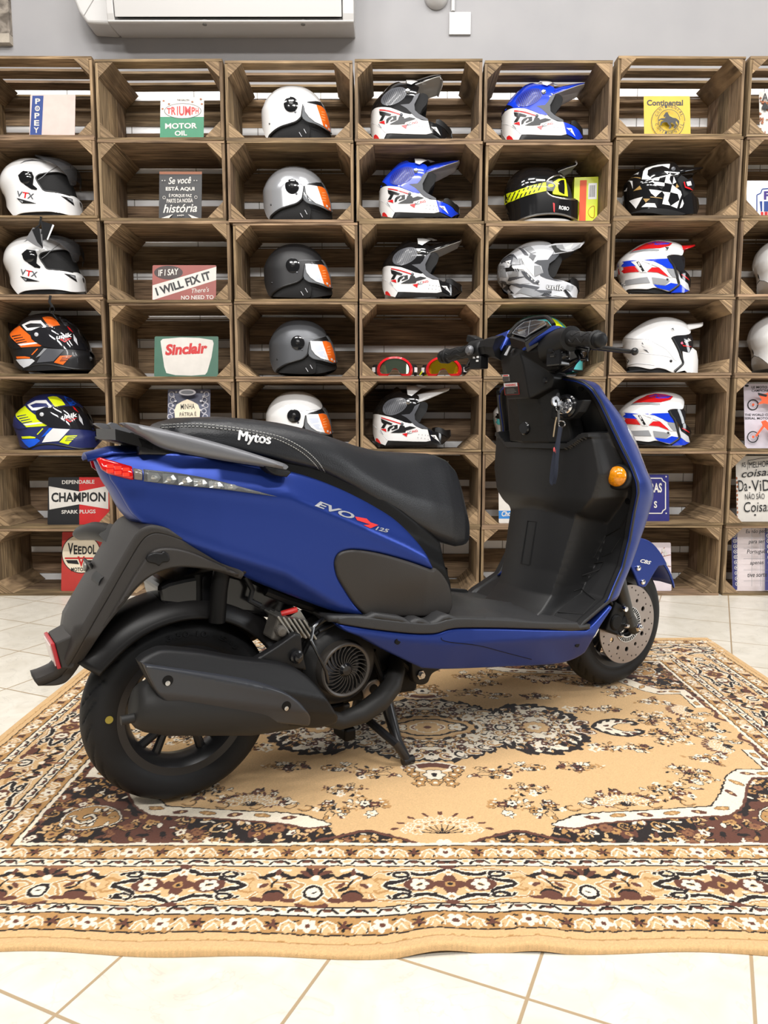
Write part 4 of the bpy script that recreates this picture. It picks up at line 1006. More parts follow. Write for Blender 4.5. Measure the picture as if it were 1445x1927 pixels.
# ---- wheels
def wheel(name, s0, wt, disc=False):
    root = bpy.data.objects.new(name, None); COL.objects.link(root); root.parent = sc; root.location = (s0, 0, AXZ)
    hw_ = wt
    prof = [(.131, -.036), (.136, -.0405), (.146, -hw_ + .002), (.158, -hw_), (.169, -hw_ + .001), (.179, -hw_ + .006), (.1865, -hw_ + .015), (.1915, -hw_ + .026), (.1945, -.010), (.1955, 0)]
    prof = cspline(prof, 3); prof = prof + [(r, -h) for r, h in prof[::-1][1:]]
    n = 288; rings = []
    vs, fs = [], []; m = len(prof)
    for j in range(n):
        a = 2 * math.pi * j / n
        for r, h in prof:
            rr = r
            if r > .1795 and abs(h) > .004:                       # slanted grooves
                u = (a * 26 / (2 * math.pi) + (abs(h) * 26 - .3 + (abs(h) * 20) ** 2) + (0.5 if h > 0 else 0)) % 1.0
                k = int(a * 26 / (2 * math.pi) + (abs(h) * 26 - .3 + (abs(h) * 20) ** 2) + (0.5 if h > 0 else 0)) % 3
                lo = .008 if k == 0 else (.016 if k == 1 else .022)
                if u < .16 and abs(h) > lo: rr = r - .0032
            vs.append((rr * math.cos(a), h, rr * math.sin(a)))
    for j in range(n):
        j2 = (j + 1) % n
        for i in range(m - 1): fs.append((j * m + i, j * m + i + 1, j2 * m + i + 1, j2 * m + i))
    b = MB(); b.add(vs, fs); ty = b.build('tyre', RUBBER, root, smooth=True, sharp=50)
    # moulded size figures on the side wall
    def arc_text(body, a_mid, r0, hgt, arc):
        tv, tf = text_mesh(body, 1.0, 0.01, 0, 1.0, extrude=0.02); x0, x1 = min(v.x for v in tv), max(v.x for v in tv); y0, y1 = min(v.y for v in tv), max(v.y for v in tv)
        o_ = []
        for v in tv:
            a = a_mid + arc * (.5 - (v.x - x0) / (x1 - x0)); r = r0 + hgt * (v.y - y0) / (y1 - y0); o_.append((r * math.cos(a), -hw_ - .0008 + (v.z - .02) * .03, r * math.sin(a)))
        mk('sidewall_lettering', o_, tf, RUBBER, ty)
    arc_text('3.50-10', R_(88), .155, .011, R_(30)); arc_text('51J', R_(55), .154, .012, R_(16))
    # rim
    rp = [(.137, -.040), (.1375, -.036), (.128, -.035), (.122, -.030), (.116, -.020), (.113, 0.0), (.116, .020), (.122, .030), (.128, .035), (.1375, .036), (.137, .040), (.124, .038), (.108, .022), (.105, 0), (.108, -.022), (.120, -.037)]
    b = MB(); b.lathe(rp + [rp[0]], (0, 0, 0), 'y', 64); rim = b.build('rim', pmat('satin_black_rim', srgb(30, 30, 32), 0.35), root, smooth=True, sharp=40)
    for k in range(5):
        b = MB(); a = 2 * math.pi * k / 5 + .25
        for da in (-.11, .11):
            p = [Vector((r * math.cos(a + da * q), y, r * math.sin(a + da * q))) for r, q, y in ((.028, .6, 0.0), (.07, 1.0, -.002), (.110, 1.6, 0))]
            b.tube(p, [.011, .009, .010], 8)
        b.build('spoke', pmat('satin_black_rim', 0, 0), rim, smooth=True)
    b = MB(); b.lathe([(0, -.05), (.020, -.05), (.034, -.035), (.036, .035), (.020, .05), (0, .05)], (0, 0, 0), 'y', 28); b.build('hub', DARK, root, smooth=True, sharp=40)
    return root
rw = wheel('rear_wheel', 0.0, .047)
b = MB(); p = Vector((-.150, -.0478, .015)); b.lathe([(0, 0), (.0075, 0), (.0075, .001)], p, 'y', 16); b.build('paint_dot', pmat('yellow_mark', srgb(150, 134, 50), 0.6), rw)
fw = wheel('front_wheel', WB_, .043)
# brake disc with holes
def ring_with_holes(name, ro, ri, holes, y0, th, mat, parent):
    pts, eds = [], []
    def loop(c, r, n):
        b0 = len(pts)
        for k in range(n): a = 2 * math.pi * k / n; pts.append(Vector((c[0] + r * math.cos(a), c[1] + r * math.sin(a))))
        for k in range(n): eds.append((b0 + k, b0 + (k + 1) % n))
        return b0, n
    L = [loop((0, 0), ro, 96), loop((0, 0), ri, 48)] + [loop((x, z), r, 10) for x, z, r in holes]
    res = geometry.delaunay_2d_cdt(pts, eds, [], 0, 1e-7); v2 = res[0]; keep = []
    for f in res[2]:
        c = sum((v2[i] for i in f), Vector((0, 0))) / len(f)
        if c.length > ro or c.length < ri: continue
        if any((c.x - x) ** 2 + (c.y - z) ** 2 < (r * .97) ** 2 for x, z, r in holes): continue
        keep.append(tuple(f))
    n = len(v2); vs = [(v.x, y0, v.y) for v in v2] + [(v.x, y0 + th, v.y) for v in v2]; fs = []
    from collections import Counter
    ec = Counter(); dirs = {}
    for f in keep:
        fs.append(f); fs.append(tuple(i + n for i in f[::-1]))
        for i in range(len(f)):
            e = (f[i], f[(i + 1) % len(f)]); ec[tuple(sorted(e))] += 1; dirs[tuple(sorted(e))] = e
    for e, c in ec.items():
        if c == 1: a, b_ = dirs[e]; fs.append((b_, a, a + n, b_ + n))
    return mk(name, vs, fs, mat, parent)
holes = []
for k in range(12): a = 2 * math.pi * k / 12; holes.append((.075 * math.cos(a), .075 * math.sin(a), .0075 if k % 2 else .0058))
for k in range(36): a = 2 * math.pi * k / 36 + .05; r = (.092, .101, .108)[k % 3]; holes.append((r * math.cos(a), r * math.sin(a), .0027))
dsc = ring_with_holes('brake_disc', .116, .052, holes, -.066, .004, DISC, fw)
b = MB(); b.lathe([(.028, -.060), (.056, -.063), (.056, -.058), (.028, -.05)], (0, 0, 0), 'y', 40); b.build('disc_carrier', DARK, fw)
b = MB()
for k in range(40): a = 2 * math.pi * k / 40; b.box((.046 * math.cos(a), -.068, .046 * math.sin(a)), (.010, .003, .0025), Matrix.Rotation(-a, 3, 'Y'))
b.lathe([(.036, -.069), (.040, -.069), (.040, -.066), (.036, -.066)], (0, 0, 0), 'y', 32); b.lathe([(.051, -.069), (.053, -.069), (.053, -.066), (.051, -.066)], (0, 0, 0), 'y', 32); b.build('sensor_ring', STEEL, fw)
# fork, caliper
for sd in (-1, 1):
    b = MB(); b.tube([Vector((WB_ - .135, sd * .088, .50)), Vector((WB_ - .075, sd * .088, .36)), Vector((WB_ - .018, sd * .088, AXZ + .005))], [.0165, .019, .0195], 18); b.tube([Vector((WB_ - .03, sd * .088, AXZ + .035)), Vector((WB_ + .005, sd * .09, AXZ - .012))], [.02, .018], 14); b.build('fork_leg', pmat('fork_black', srgb(42, 42, 40), 0.4), sc, smooth=True)
b = MB(); b.lathe([(0, -.112), (.010, -.112), (.0135, -.106), (.0135, -.10)], (WB_, 0, AXZ), 'y', 6); b.lathe([(0, -.118), (.007, -.116), (.007, -.1)], (WB_, 0, AXZ), 'y', 16); b.build('axle_nut', CHROME, sc, smooth=True, sharp=30)
b = MB(); b.box((WB_ - .085, -.075, AXZ + .035), (.055, .045, .085), Matrix.Rotation(R_(25), 3, 'Y')); b.lathe([(0, -.103), (.022, -.103), (.024, -.095), (.024, -.06)], (WB_ - .088, 0, AXZ + .025), 'y', 22)
b.box((WB_ - .05, -.088, AXZ + .02), (.07, .02, .03), Matrix.Rotation(R_(-35), 3, 'Y')); cal = b.build('brake_caliper', DARK, sc); bevel(cal, .004, 2)
b = MB()
for ds, dz, r in ((-.062, .062, .010), (-.052, .012, .0075), (-.075, -.012, .006)): b.lathe([(0, -.113), (r * .7, -.112), (r, -.106), (r, -.095)], (WB_ + ds, 0, AXZ + dz), 'y', 14)
b.build('caliper_bolt', CHROME, cal, smooth=True)
b = MB(); b.tube([Vector((WB_ - .09, -.09, AXZ + .07)), Vector((WB_ - .115, -.085, AXZ + .10)), Vector((WB_ - .12, -.06, AXZ + .18)), Vector((WB_ - .16, -.05, AXZ + .28))], .0045, 8); b.build('brake_hose', RUBBER, cal, smooth=True)

# ---- hugger over the rear wheel
rings = []
for k in range(41):
    a = R_(26 + (145 - 26) * k / 40); ring = []
    e = 0.004 * math.exp(-((k - 40) / 2.0) ** 2)
    for (t, r) in [(-.0765, .2015), (-.0775, .206), (-.074, .2125), (-.0735, .214), (-.066, .232), (-.050, .2435), (-.026, .249), (0, .2505)]:
        ring.append(Vector(((r + e) * math.cos(a), t, AXZ - .005 + (r + e) * math.sin(a))))
    ring = ring + [Vector((p.x, -p.y, p.z)) for p in ring[::-1][1:]]
    rings.append(ring)
b = MB(); b.rings(rings, closed=False, caps=False); o = b.build('hugger_mudguard', pmat('satin_black_plastic', srgb(24, 23, 23), 0.36, spec=0.3), sc, smooth=True, sharp=50); md = o.modifiers.new('sol', 'SOLIDIFY'); md.thickness = .004; md.offset = -1
# air box and frame bits above it
b = MB()
b.prism([S_(x, y, .0) for x, y in [(282, 1092), (300, 1083), (330, 1076), (400, 1064), (460, 1080), (520, 1110), (530, 1160), (470, 1150), (290, 1130)]], -.06, .07, lambda u, v, d: Vector((u, d, v)))
o = b.build('air_box', GLOSSB, sc); bevel(o, .012, 3)
b = MB(); b.tube([V_(420, 1060, -.09), V_(412, 1110, -.088), V_(408, 1170, -.085)], .017, 14); b.tube([V_(372, 1080, -.05), V_(372, 1130, -.05)], .012, 12); b.build('shock_absorber', DARK, sc, smooth=True)
b = MB()
for pts, r in (([(462, 1085), (475, 1110), (470, 1130), (490, 1140)], .006), ([(500, 1112), (540, 1128), (580, 1140), (620, 1152)], .010), ([(590, 1150), (604, 1165), (600, 1180)], .004)):
    b.tube([V_(x, y, -.08) for x, y in pts], r, 8)
b.build('engine_hose', RUBBER, sc, smooth=True)

# ---- exhaust
mu0, mu1 = V_(262, 1326, -.150), V_(600, 1338, -.135)
ax = (mu1 - mu0)
b = MB(); b.tube([mu0 - ax * .03, mu0 - ax * .022, mu0, mu0 + ax * .04, mu0 + ax * .12, mu0 + ax * .14, mu0 + ax * .6, mu0 + ax * .85, mu1], [.026, .034, .042, .048, .052, .054, .0515, .038, .024], 30)
mf = b.build('muffler', MUFF, sc, smooth=True, sharp=30)
b = MB(); tp_ = V_(247, 1352, -.165); b.tube([tp_ + Vector((-.018, 0, 0)), tp_ + Vector((.03, 0, 0))], [.0085, .0085], 14); b.build('tail_pipe', MUFF, mf, smooth=True, sharp=30)
b = MB(); b.tube([V_(595, 1347, -.132), V_(640, 1357, -.128), V_(680, 1343, -.128), V_(715, 1318, -.125), V_(738, 1290, -.115), V_(746, 1262, -.10), V_(742, 1235, -.06)], [.018, .0185, .0225, .0245, .0225, .0205, .019], 20); b.build('exhaust_pipe', MUFF, sc, smooth=True)
def zline(p, q):     # signed height above a line traced on the picture (at t = -.19)
    a, c = Vector(S_(*p, -.19)), Vector(S_(*q, -.19)); d = (c - a).normalized(); n = Vector((-d.y, d.x)); return lambda s, z: (s - a.x) * n.x + (z - a.y) * n.y
l1, l2 = zline((265, 1248), (540, 1301)), zline((310, 1303), (580, 1337))
def w_sh(s, z):
    a, c = l1(s, z), -l2(s, z)
    return 0.197 - 0.55 * sp(a, .006) - 0.45 * sp(c, .006) - .05 * sp(-a, .006)
sh = corners([(262, 1247), (275, 1236), (300, 1224), (320, 1222)], [(320, 1222), (380, 1228), (450, 1240), (530, 1250), (570, 1266), (605, 1300), (630, 1336), (638, 1350)], [(638, 1350), (632, 1362), (600, 1371), (560, 1370), (480, 1362), (390, 1347), (330, 1338), (311, 1332)], [(311, 1332), (290, 1300), (262, 1247)])
o_sh, _ = panel('heat_shield', sh, w_sh, BLACKP, thick=.030, rnd=.006, mirror=False)
pl = corners([(268, 1249), (300, 1254), (400, 1268), (470, 1280), (520, 1295), (560, 1318), (582, 1342)], [(582, 1342), (586, 1352), (582, 1367), (560, 1366)], [(560, 1366), (480, 1358), (390, 1343), (330, 1334), (313, 1328)], [(313, 1328), (293, 1300), (268, 1249)])
o_pl, _ = panel('shield_plate', pl, lambda s, z: w_sh(s, z) + .006, SHIELD, thick=.010, rnd=.006, mirror=False, parent=o_sh, label='satin grey outer plate')
for x, y in ((315, 1280), (538, 1328)):
    p = V_(x, y, -.199); s, z = p.x, p.z; wv = w_sh(s, z)
    b = MB(); b.lathe([(.0, -wv - .0072), (.0095, -wv - .0072), (.0095, -wv - .0045)], (s, 0, z), 'y', 20); h = b.build('screw_hole', DARK, o_pl, smooth=True)
    b = MB(); b.lathe([(0, -wv - .0095), (.0045, -wv - .009), (.0045, -wv - .007)], (s - .001, 0, z - .004), 'y', 12); b.build('screw', STEEL, h, smooth=True)
panel('shield_bracket', corners([(480, 1243), (520, 1218), (556, 1193)], [(556, 1193), (567, 1196), (570, 1225), (578, 1262)], [(578, 1262), (530, 1255), (480, 1243)]), lambda s, z: .150, BLACKP, thick=.02, rnd=.004, mirror=False)
b = MB(); p = V_(558, 1236, -.155); b.lathe([(0, -.168), (.008, -.166), (.010, -.160), (.014, -.158), (.014, -.15)], (p.x, 0, p.z), 'y', 14); b.build('bracket_bolt', GLOSSB, sc, smooth=True)

# ---- engine
fc = V_(655, 1263, -.15); fx, fz = fc.x, fc.z
b = MB(); b.lathe([(0.0, -.03), (.098, -.03), (.100, -.075), (.094, -.079), (.094, -.082), (.091, -.086), (.091, -.094), (.0885, -.097), (.0885, -.104), (.080, -.112), (.064, -.118), (.058, -.120), (.0535, -.112), (0.0, -.112)], (fx + .005, 0, fz + .003), 'y', 48)
fcv = b.build('fan_cover', pmat('fan_cover_black', srgb(32, 32, 33), 0.45), sc, smooth=True, sharp=25)
b = MB(); b.lathe([(.050, -.122), (.052, -.142), (.056, -.144), (.059, -.142), (.061, -.118)], (fx, 0, fz), 'y', 48); b.build('grille_ring', pmat('fan_ring', srgb(66, 62, 58), 0.4), fcv, smooth=True, sharp=40)
b = MB(); b.lathe([(0, -.118), (.044, -.118), (.044, -.113)], (fx, 0, fz), 'y', 32); b.build('fan_disc', pmat('fan_grey', srgb(140, 140, 146), 0.4, metal=.3), fcv)
b = MB(); b.lathe([(0, -.147), (.010, -.146), (.016, -.140), (.017, -.128)], (fx, 0, fz), 'y', 28); b.build('grille_hub', GLOSSB, fcv, smooth=True)
b = MB()
for k in range(24):
    a0 = 2 * math.pi * k / 24; rr = []
    for q in range(6):
        r = .014 + (.052 - .014) * q / 5; a = a0 - .55 * (q / 5) ** 1.3; c_ = Vector((fx + r * math.cos(a), 0, fz + r * math.sin(a))); nrm = Vector((-math.sin(a + .3), 0, math.cos(a + .3))) * (.0011 + .0004 * q / 5)
        rr.append([c_ - nrm + Vector((0, -.141, 0)), c_ + nrm + Vector((0, -.141, 0)), c_ + nrm + Vector((0, -.131, 0)), c_ - nrm + Vector((0, -.131, 0))])
    b.rings(rr)
b.build('grille_vane', pmat('fan_vane', srgb(36, 35, 34), 0.4), fcv)
b = MB(); b.prism([S_(x, y, -.06) for x, y in [(560, 1180), (640, 1170), (740, 1200), (790, 1250), (780, 1300), (700, 1310), (620, 1330), (560, 1260)]], -.07, .09, lambda u, v, d: Vector((u, d, v))); o = b.build('crankcase', DARK, sc); bevel(o, .01, 2)
# cylinder head with fins, carburettor
ch = V_(548, 1175, -.10)
b = MB()
for k in range(6): b.box((ch.x - .028 + .0115 * k, -.095, ch.z + .006 - .003 * k), (.0045, .07, .055), Matrix.Rotation(R_(-32), 3, 'Y'))
b.box((ch.x, -.08, ch.z), (.06, .06, .04), Matrix.Rotation(R_(-32), 3, 'Y')); cy = b.build('cylinder_head', ALU, sc); bevel(cy, .0015, 2)
b = MB(); p = V_(522, 1180, -.10); b.box(p, (.035, .05, .05), Matrix.Rotation(R_(20), 3, 'Y')); b.lathe([(0, -.14), (.011, -.14), (.012, -.12), (.012, -.09)], (p.x - .006, 0, p.z), 'y', 16); o = b.build('inlet_casting', pmat('rough_casting', srgb(96, 92, 86), 0.6, metal=.5, vary=.2), sc); bevel(o, .005, 2)
b = MB(); b.tube([V_(530, 1155, -.10), V_(548, 1150, -.11), V_(558, 1147, -.11)], .006, 8); b.build('red_lead', REDP, cy, smooth=True)
b = MB(); b.tube([V_(608, 1163, -.13), V_(590, 1180, -.14), V_(585, 1205, -.15), V_(600, 1235, -.155), V_(613, 1262, -.155), V_(617, 1285, -.15)], .0035, 8); b.build('oil_line', GLOSSB, cy, smooth=True)
b = MB(); b.tube([V_(588, 1180, -.13), V_(610, 1165, -.13), V_(640, 1158, -.12)], .006, 8); b.tube([V_(600, 1188, -.135), V_(640, 1168, -.12)], .004, 8); b.build('cable_bracket', BLACKP, cy, smooth=True)
# engine mount plate
panel('engine_mount', corners([(683, 1300), (700, 1282), (735, 1277), (748, 1290), (740, 1310), (712, 1320), (690, 1325), (683, 1300)]), lambda s, z: .075, pmat('mount_steel', srgb(150, 138, 126), 0.4, metal=.6), thick=.012, rnd=.002, mirror=False)
b = MB()
for x, y in ((704, 1297), (724, 1287)):
    p = V_(x, y, -.078); b.lathe([(0, -.0775), (.011, -.0775), (.011, -.07)], (p.x, 0, p.z), 'y', 16)
b.build('mount_hole', DARK, sc)
b = MB(); b.tube([V_(700, 1225, -.09), V_(718, 1275, -.09), V_(750, 1240, -.085), V_(775, 1262, -.08)], .010, 8); b.build('engine_stay', DARK, sc, smooth=True)
# hanger bracket below the floor
panel('hanger_bracket', corners([(775, 1240), (850, 1248), (840, 1256), (815, 1268), (806, 1285), (793, 1290), (780, 1284), (776, 1265), (775, 1240)]), lambda s, z: .105, BLACKP, thick=.02, rnd=.005, mirror=True)
b = MB(); p = V_(792, 1270, -.108); b.lathe([(0, -.117), (.007, -.117), (.007, -.11), (.011, -.11), (.011, -.10)], (p.x, 0, p.z), 'y', 6); b.build('hanger_bolt', STEEL, sc)
# centre stand
b = MB()
for sd in (-1, 1):
    foot = at_floor(766, 1446) - BK_O; fs_, ft_ = foot.dot(HS), foot.dot(HT)
    ft_ = ft_ if sd < 0 else -ft_
    top = V_(728, 1325, -.06); top.y = sd * .06
    mid = Vector((top.x + .6 * (fs_ - top.x), top.y + .5 * (ft_ - top.y), top.z * .42))
    b.tube([Vector((top.x - .01, top.y * .8, top.z + .05)), top, mid, Vector((fs_, ft_, RUG_T + .011))], [.017, .016, .0115, .0105], 12)
    b.tube([Vector((fs_ - .012, ft_, RUG_T + .0105)), Vector((fs_ + .016, ft_ , RUG_T + .0105))], [.010, .010], 12)
    b.tube([Vector((top.x - .13, top.y * .5, top.z * .90)), Vector((top.x - .05, top.y * .8, top.z * .78)), Vector((fs_ - .03, ft_, .065)), Vector((fs_ - .003, ft_, RUG_T + .014))], [.014, .010, .0095, .009], 10)
b.tube([Vector((top.x, -.07, top.z)), Vector((top.x, .07, top.z))], .012, 12)
b.build('centre_stand', pmat('stand_black', srgb(28, 28, 30), 0.3), sc, smooth=True)
b = MB(); b.box(V_(622, 1340, -.05), (.05, .05, .05)); b.box(V_(648, 1375, -.04), (.03, .06, .03)); o = b.build('engine_foot', DARK, sc); bevel(o, .006, 2)
b = MB(); b.tube([V_(760, 1245, -.02), V_(770, 1270, -.02)], [.05, .05], 16); o = b.build('lower_tank', DARK, sc, smooth=True)

# ---- floor board
fl_hw = curve1([(.26, .150), (.34, .178), (.45, .200), (.60, .216), (.80, .225), (.94, .226), (1.0, .224)])
w_fl = lambda s, z: float(fl_hw(s))
trim = corners([(634, 1163), (660, 1160), (700, 1163)], [(700, 1163), (760, 1170), (800, 1173), (822, 1172), (842, 1166)], [(842, 1166), (870, 1163), (940, 1165), (1020, 1170), (1088, 1172)], [(1088, 1172), (1094, 1184)], [(1094, 1184), (1020, 1184), (940, 1182), (870, 1182), (845, 1185), (826, 1191), (808, 1193), (770, 1192), (700, 1184), (636, 1174)], [(636, 1174), (634, 1163)])
panel('floor_trim', trim, lambda s, z: w_fl(s, z) + .003, pmat('floor_rubber', srgb(50, 50, 51), 0.48, spec=.35, bump=(500, .2)), thick=.02, rnd=.004)
def w_low(s, z):
    c = curve1([(.26, .365), (.40, .33), (.55, .30), (.95, .262), (1.05, .25)])(s)
    return w_fl(s, z) + .001 - 0.55 * max(0, c - z)
low = corners([(634, 1174), (700, 1185), (770, 1193), (808, 1194), (826, 1192), (845, 1186), (870, 1183), (940, 1183), (1020, 1185), (1096, 1186)], [(1096, 1186), (1104, 1186)], [(1104, 1186), (1120, 1173), (1150, 1140)], [(1150, 1140), (1154, 1143)], [(1154, 1143), (1128, 1183), (1102, 1228)], [(1102, 1228), (1090, 1236), (1072, 1244), (1040, 1251), (940, 1256), (840, 1260), (795, 1258)], [(795, 1258), (765, 1244), (720, 1222), (680, 1200), (650, 1188), (634, 1174)])
panel('belly_panel', low, w_low, BLUE, thick=.025, rnd=.005)
for x, y in ((748, 1207), (1086, 1213)):
    b = MB(); p = V_(x, y, -.21); wv = w_low(p.x, p.z); q = V_(x, y, -wv)
    b.lathe([(0, -.0015), (.007, -.0015), (.007, .002)], Vector((q.x, -wv, q.z)), 'y', 14); b.build('fixing_hole', DARK, sc)
b = MB(); pts = []
for x, y in cspline([(830, 1200), (833, 1205), (850, 1209), (900, 1215), (950, 1228), (1000, 1241)], 5):
    t = -.2
    for k in range(4): s, z = S_(x, y, t); t = -(w_low(s, z) + .0002)
    pts.append(Vector((s, t, z)))
b.tube(pts, .0009, 5); b.build('panel_seam', DARK, sc)
# deck: from under the seat to the bend of the leg shield
zs = curve1([(.24, .395), (.34, .388), (.45, .362), (.56, .349), (.64, .352), (.72, .340), (.80, .318), (.90, .297), (.96, .293)])
nu, nvv = 44, 26; rings = []
for i in range(nu + 1):
    s = .27 + (.965 - .27) * i / nu; row = []; h = fl_hw(s) + .001
    for j in range(nvv + 1):
        u = -1 + 2 * j / nvv; t = u * h; z = zs(s)
        hump = .012 * max(0, 1 - abs(t) / .12) * np.clip((s - .5) / .2, 0, 1)
        rib = .0022 * (1 if ((s * 1.0 + abs(t) * .9) * 26) % 1 < .72 else 0) if .62 < s < .93 and abs(u) < .92 else 0
        for c0, c1 in ((.36, .43), (.445, .485)):
            if c0 < s < c1 and abs(u) > .62: rib += .010
        if .50 < s < .575 and abs(u) > .60: rib += .020 * math.sin((s - .50) / .075 * math.pi)
        row.append(Vector((s, t, z + hump + rib - .003)))
    rings.append(row)
b = MB(); b.rings(rings, closed=False, caps=False); o = b.build('floor_mat', pmat('floor_rubber', 0, 0), sc, smooth=True, sharp=30); md = o.modifiers.new('sol', 'SOLIDIFY'); md.thickness = .012; md.offset = -1
b = MB(); b.rings([[Vector((s, -h, z0)), Vector((s, h, z0)), Vector((s, h, z1)), Vector((s, -h, z1))] for s, h, z0, z1 in ((.34, .12, .335, .37), (.45, .15, .27, .34), (.60, .17, .235, .33), (.90, .17, .21, .28), (.99, .16, .23, .28))]); b.build('floor_core', DARK, sc)

# ---- leg shield: inside face as a moulded height field
rim_s = curve1([(.285, .925), (.30, .945), (.34, 1.035), (.42, 1.085), (.49, 1.108), (.56, 1.104), (.62, 1.092), (.66, 1.080), (.70, 1.066), (.78, 1.036), (.84, 1.010), (.885, .988), (.90, .98)])
rim_w = curve1([(.285, .226), (.33, .221), (.37, .219), (.49, .218), (.56, .232), (.61, .250), (.64, .253), (.68, .244), (.72, .229), (.78, .209), (.84, .193), (.87, .180), (.888, .158), (.898, .125), (.903, .09)])
def sm(x): x = np.clip(x, 0, 1); return x * x * (3 - 2 * x)
def ls(t, z):
    a = np.abs(t); hw_ = rim_w(z); s = rim_s(z) + .012 * sm((hw_ - a - .018) / .01)       # rim lip, then the panel a little deeper
    # tunnel under the glove box
    tw = np.interp(z, [.28, .36, .54, .60], [.108, .105, .125, .13]); face = np.interp(z, [.28, .31, .34, .40, .56, .62], [.86, .905, .935, .955, .990, 1.00])
    mt = sm((tw + .012 - a) / .013); s = np.where(z < .60, s * (1 - mt) + np.minimum(s, face + .02 * (a / .12) ** 2) * mt, s)
    # glove box
    gw = np.interp(z, [.50, .56, .60, .66, .74, .76], [.12, .17, .205, .222, .205, .198]); zlow = .505 + .03 * np.exp(-(t / .07) ** 2) + .05 * sm((a - .13) / .08); zup = .738 + .028 * sm((a - .11) / .06)
    mg = sm((gw - a) / .022) * sm((z - zlow) / .055) * (z < zup)
    gface = .975 + .035 * (a / .2) ** 2 - .03 * (z - .6) + .02 * sm((.60 - z) / .08)
    s = s * (1 - mg) + np.minimum(s, gface) * mg
    lip = sm((gw - a) / .015) * (z < zup) * (z > zup - .016); s = s - .008 * lip
    return s
zz = np.concatenate([np.linspace(.288, .50, 46), np.linspace(.504, .76, 76), np.linspace(.763, .903, 34)]); uu = np.linspace(-1, 1, 171)
rings = []
for z in zz:
    t = uu * rim_w(z); s = ls(t, np.full_like(t, z)); rings.append([Vector((a, c, z)) for a, c in zip(s, t)])
b = MB(); b.rings(rings, closed=False, caps=False); o_ls = b.build('leg_shield', pmat('leg_shield_black', srgb(30, 30, 31), 0.44, spec=0.45, bump=(700, .1)), sc, smooth=True, sharp=42, fixn=False)
md = o_ls.modifiers.new('sol', 'SOLIDIFY'); md.thickness = .008; md.offset = 1
def ls_pt(px, py, lift=.001):
    best = None
    for s in np.linspace(.84, 1.13, 146):
        v = X_(px, py, s)
        if not (.288 <= v.z <= .903) or abs(v.y) > rim_w(v.z): continue
        e = abs(float(ls(np.array([v.y]), np.array([v.z]))[0]) - s)
        if best is None or e < best[0] - 1e-4: best = (e, Vector((s - lift, v.y, v.z)))
    return best[1]
# grooves of the foot grips, hatch on the tunnel
b = MB()
for ln in ([(1180, 968), (1168, 992), (1140, 1008), (1118, 1050)], [(1168, 1012), (1150, 1040), (1134, 1047)], [(1118, 1059), (1136, 1057), (1128, 1072), (1096, 1083)], [(1080, 1112), (1095, 1108), (1122, 1130), (1098, 1156), (1050, 1152)]):
    p = [ls_pt(x, y) for x, y in ln]; b.tube(p, .0016, 5)
hatch = [ls_pt(x, y) for x, y in ((993, 980), (1009, 982), (996, 1063), (980, 1060))]; b.tube(hatch + [hatch[0]], .0011, 5)
b.build('moulded_groove', pmat('groove_black', srgb(12, 12, 12), 0.8), o_ls)
for x, y, r in ((1181, 943, .008), (1093, 731, .008), (938, 738, .008)):
    b = MB(); p = ls_pt(x, y, .0015); b.lathe([(0, 0), (r, 0), (r, .003)], p, 'x', 16); b.build('fixing_hole', DARK, o_ls)
# front cowl (blue): turns round from the rim to the nose, both sides in one shell
sil = [(.892, 1.08, .969), (.816, 1.17, 1.075), (.758, 1.21, 1.130), (.644, 1.26, 1.199), (.613, 1.28, 1.227), (.563, 1.28, 1.210), (.483, 1.24, 1.175), (.383, 1.20, 1.123), (.310, 1.16, 1.072)][::-1]
def solve_nose(z):      # how far forward the cowl reaches so that its outline follows the photo's
    k = np.interp(z, [q[0] for q in sil], [q[1] for q in sil]); T_ = np.interp(z, [q[0] for q in sil], [q[2] + .2 * q[1] for q in sil])
    s0, W = float(rim_s(z)), float(rim_w(z)) - .001; lo, hi = .02, .32; th = np.linspace(0, math.pi / 2, 60)
    for i in range(24):
        m_ = (lo + hi) / 2
        if np.max(s0 + m_ * np.sin(th) ** .9 + k * W * np.cos(th) ** .55) < T_: lo = m_
        else: hi = m_
    return s0 + lo
nz_ = np.linspace(.30, .905, 40); nose_t = np.array([solve_nose(z) for z in nz_]); nose_t = np.convolve(np.pad(nose_t, 2, 'edge'), np.ones(5) / 5, 'valid')
nose = lambda z: np.interp(z, nz_, nose_t)
cz = np.linspace(.335, .903, 60); rings = []
def cowl_xy(z, th):
    s0, s1, W = float(rim_s(z)) - .001, float(nose(z)), float(rim_w(z)) - .001
    c = math.cos(th); return s0 + (s1 - s0) * math.sin(th) ** .9, W * ((.955 - .06 * max(0, min(1, (.52 - z) / .06))) if c > 0 else -1) * abs(c) ** .55
for z in cz:
    rings.append([Vector((*cowl_xy(z, math.pi * (1 - k / 40)), z)) for k in range(41)])
b = MB(); b.rings(rings, closed=False, caps=False); o_cw = b.build('front_cowl', BLUE, sc, smooth=True, sharp=60); md = o_cw.modifiers.new('sol', 'SOLIDIFY'); md.thickness = .004; md.offset = -1
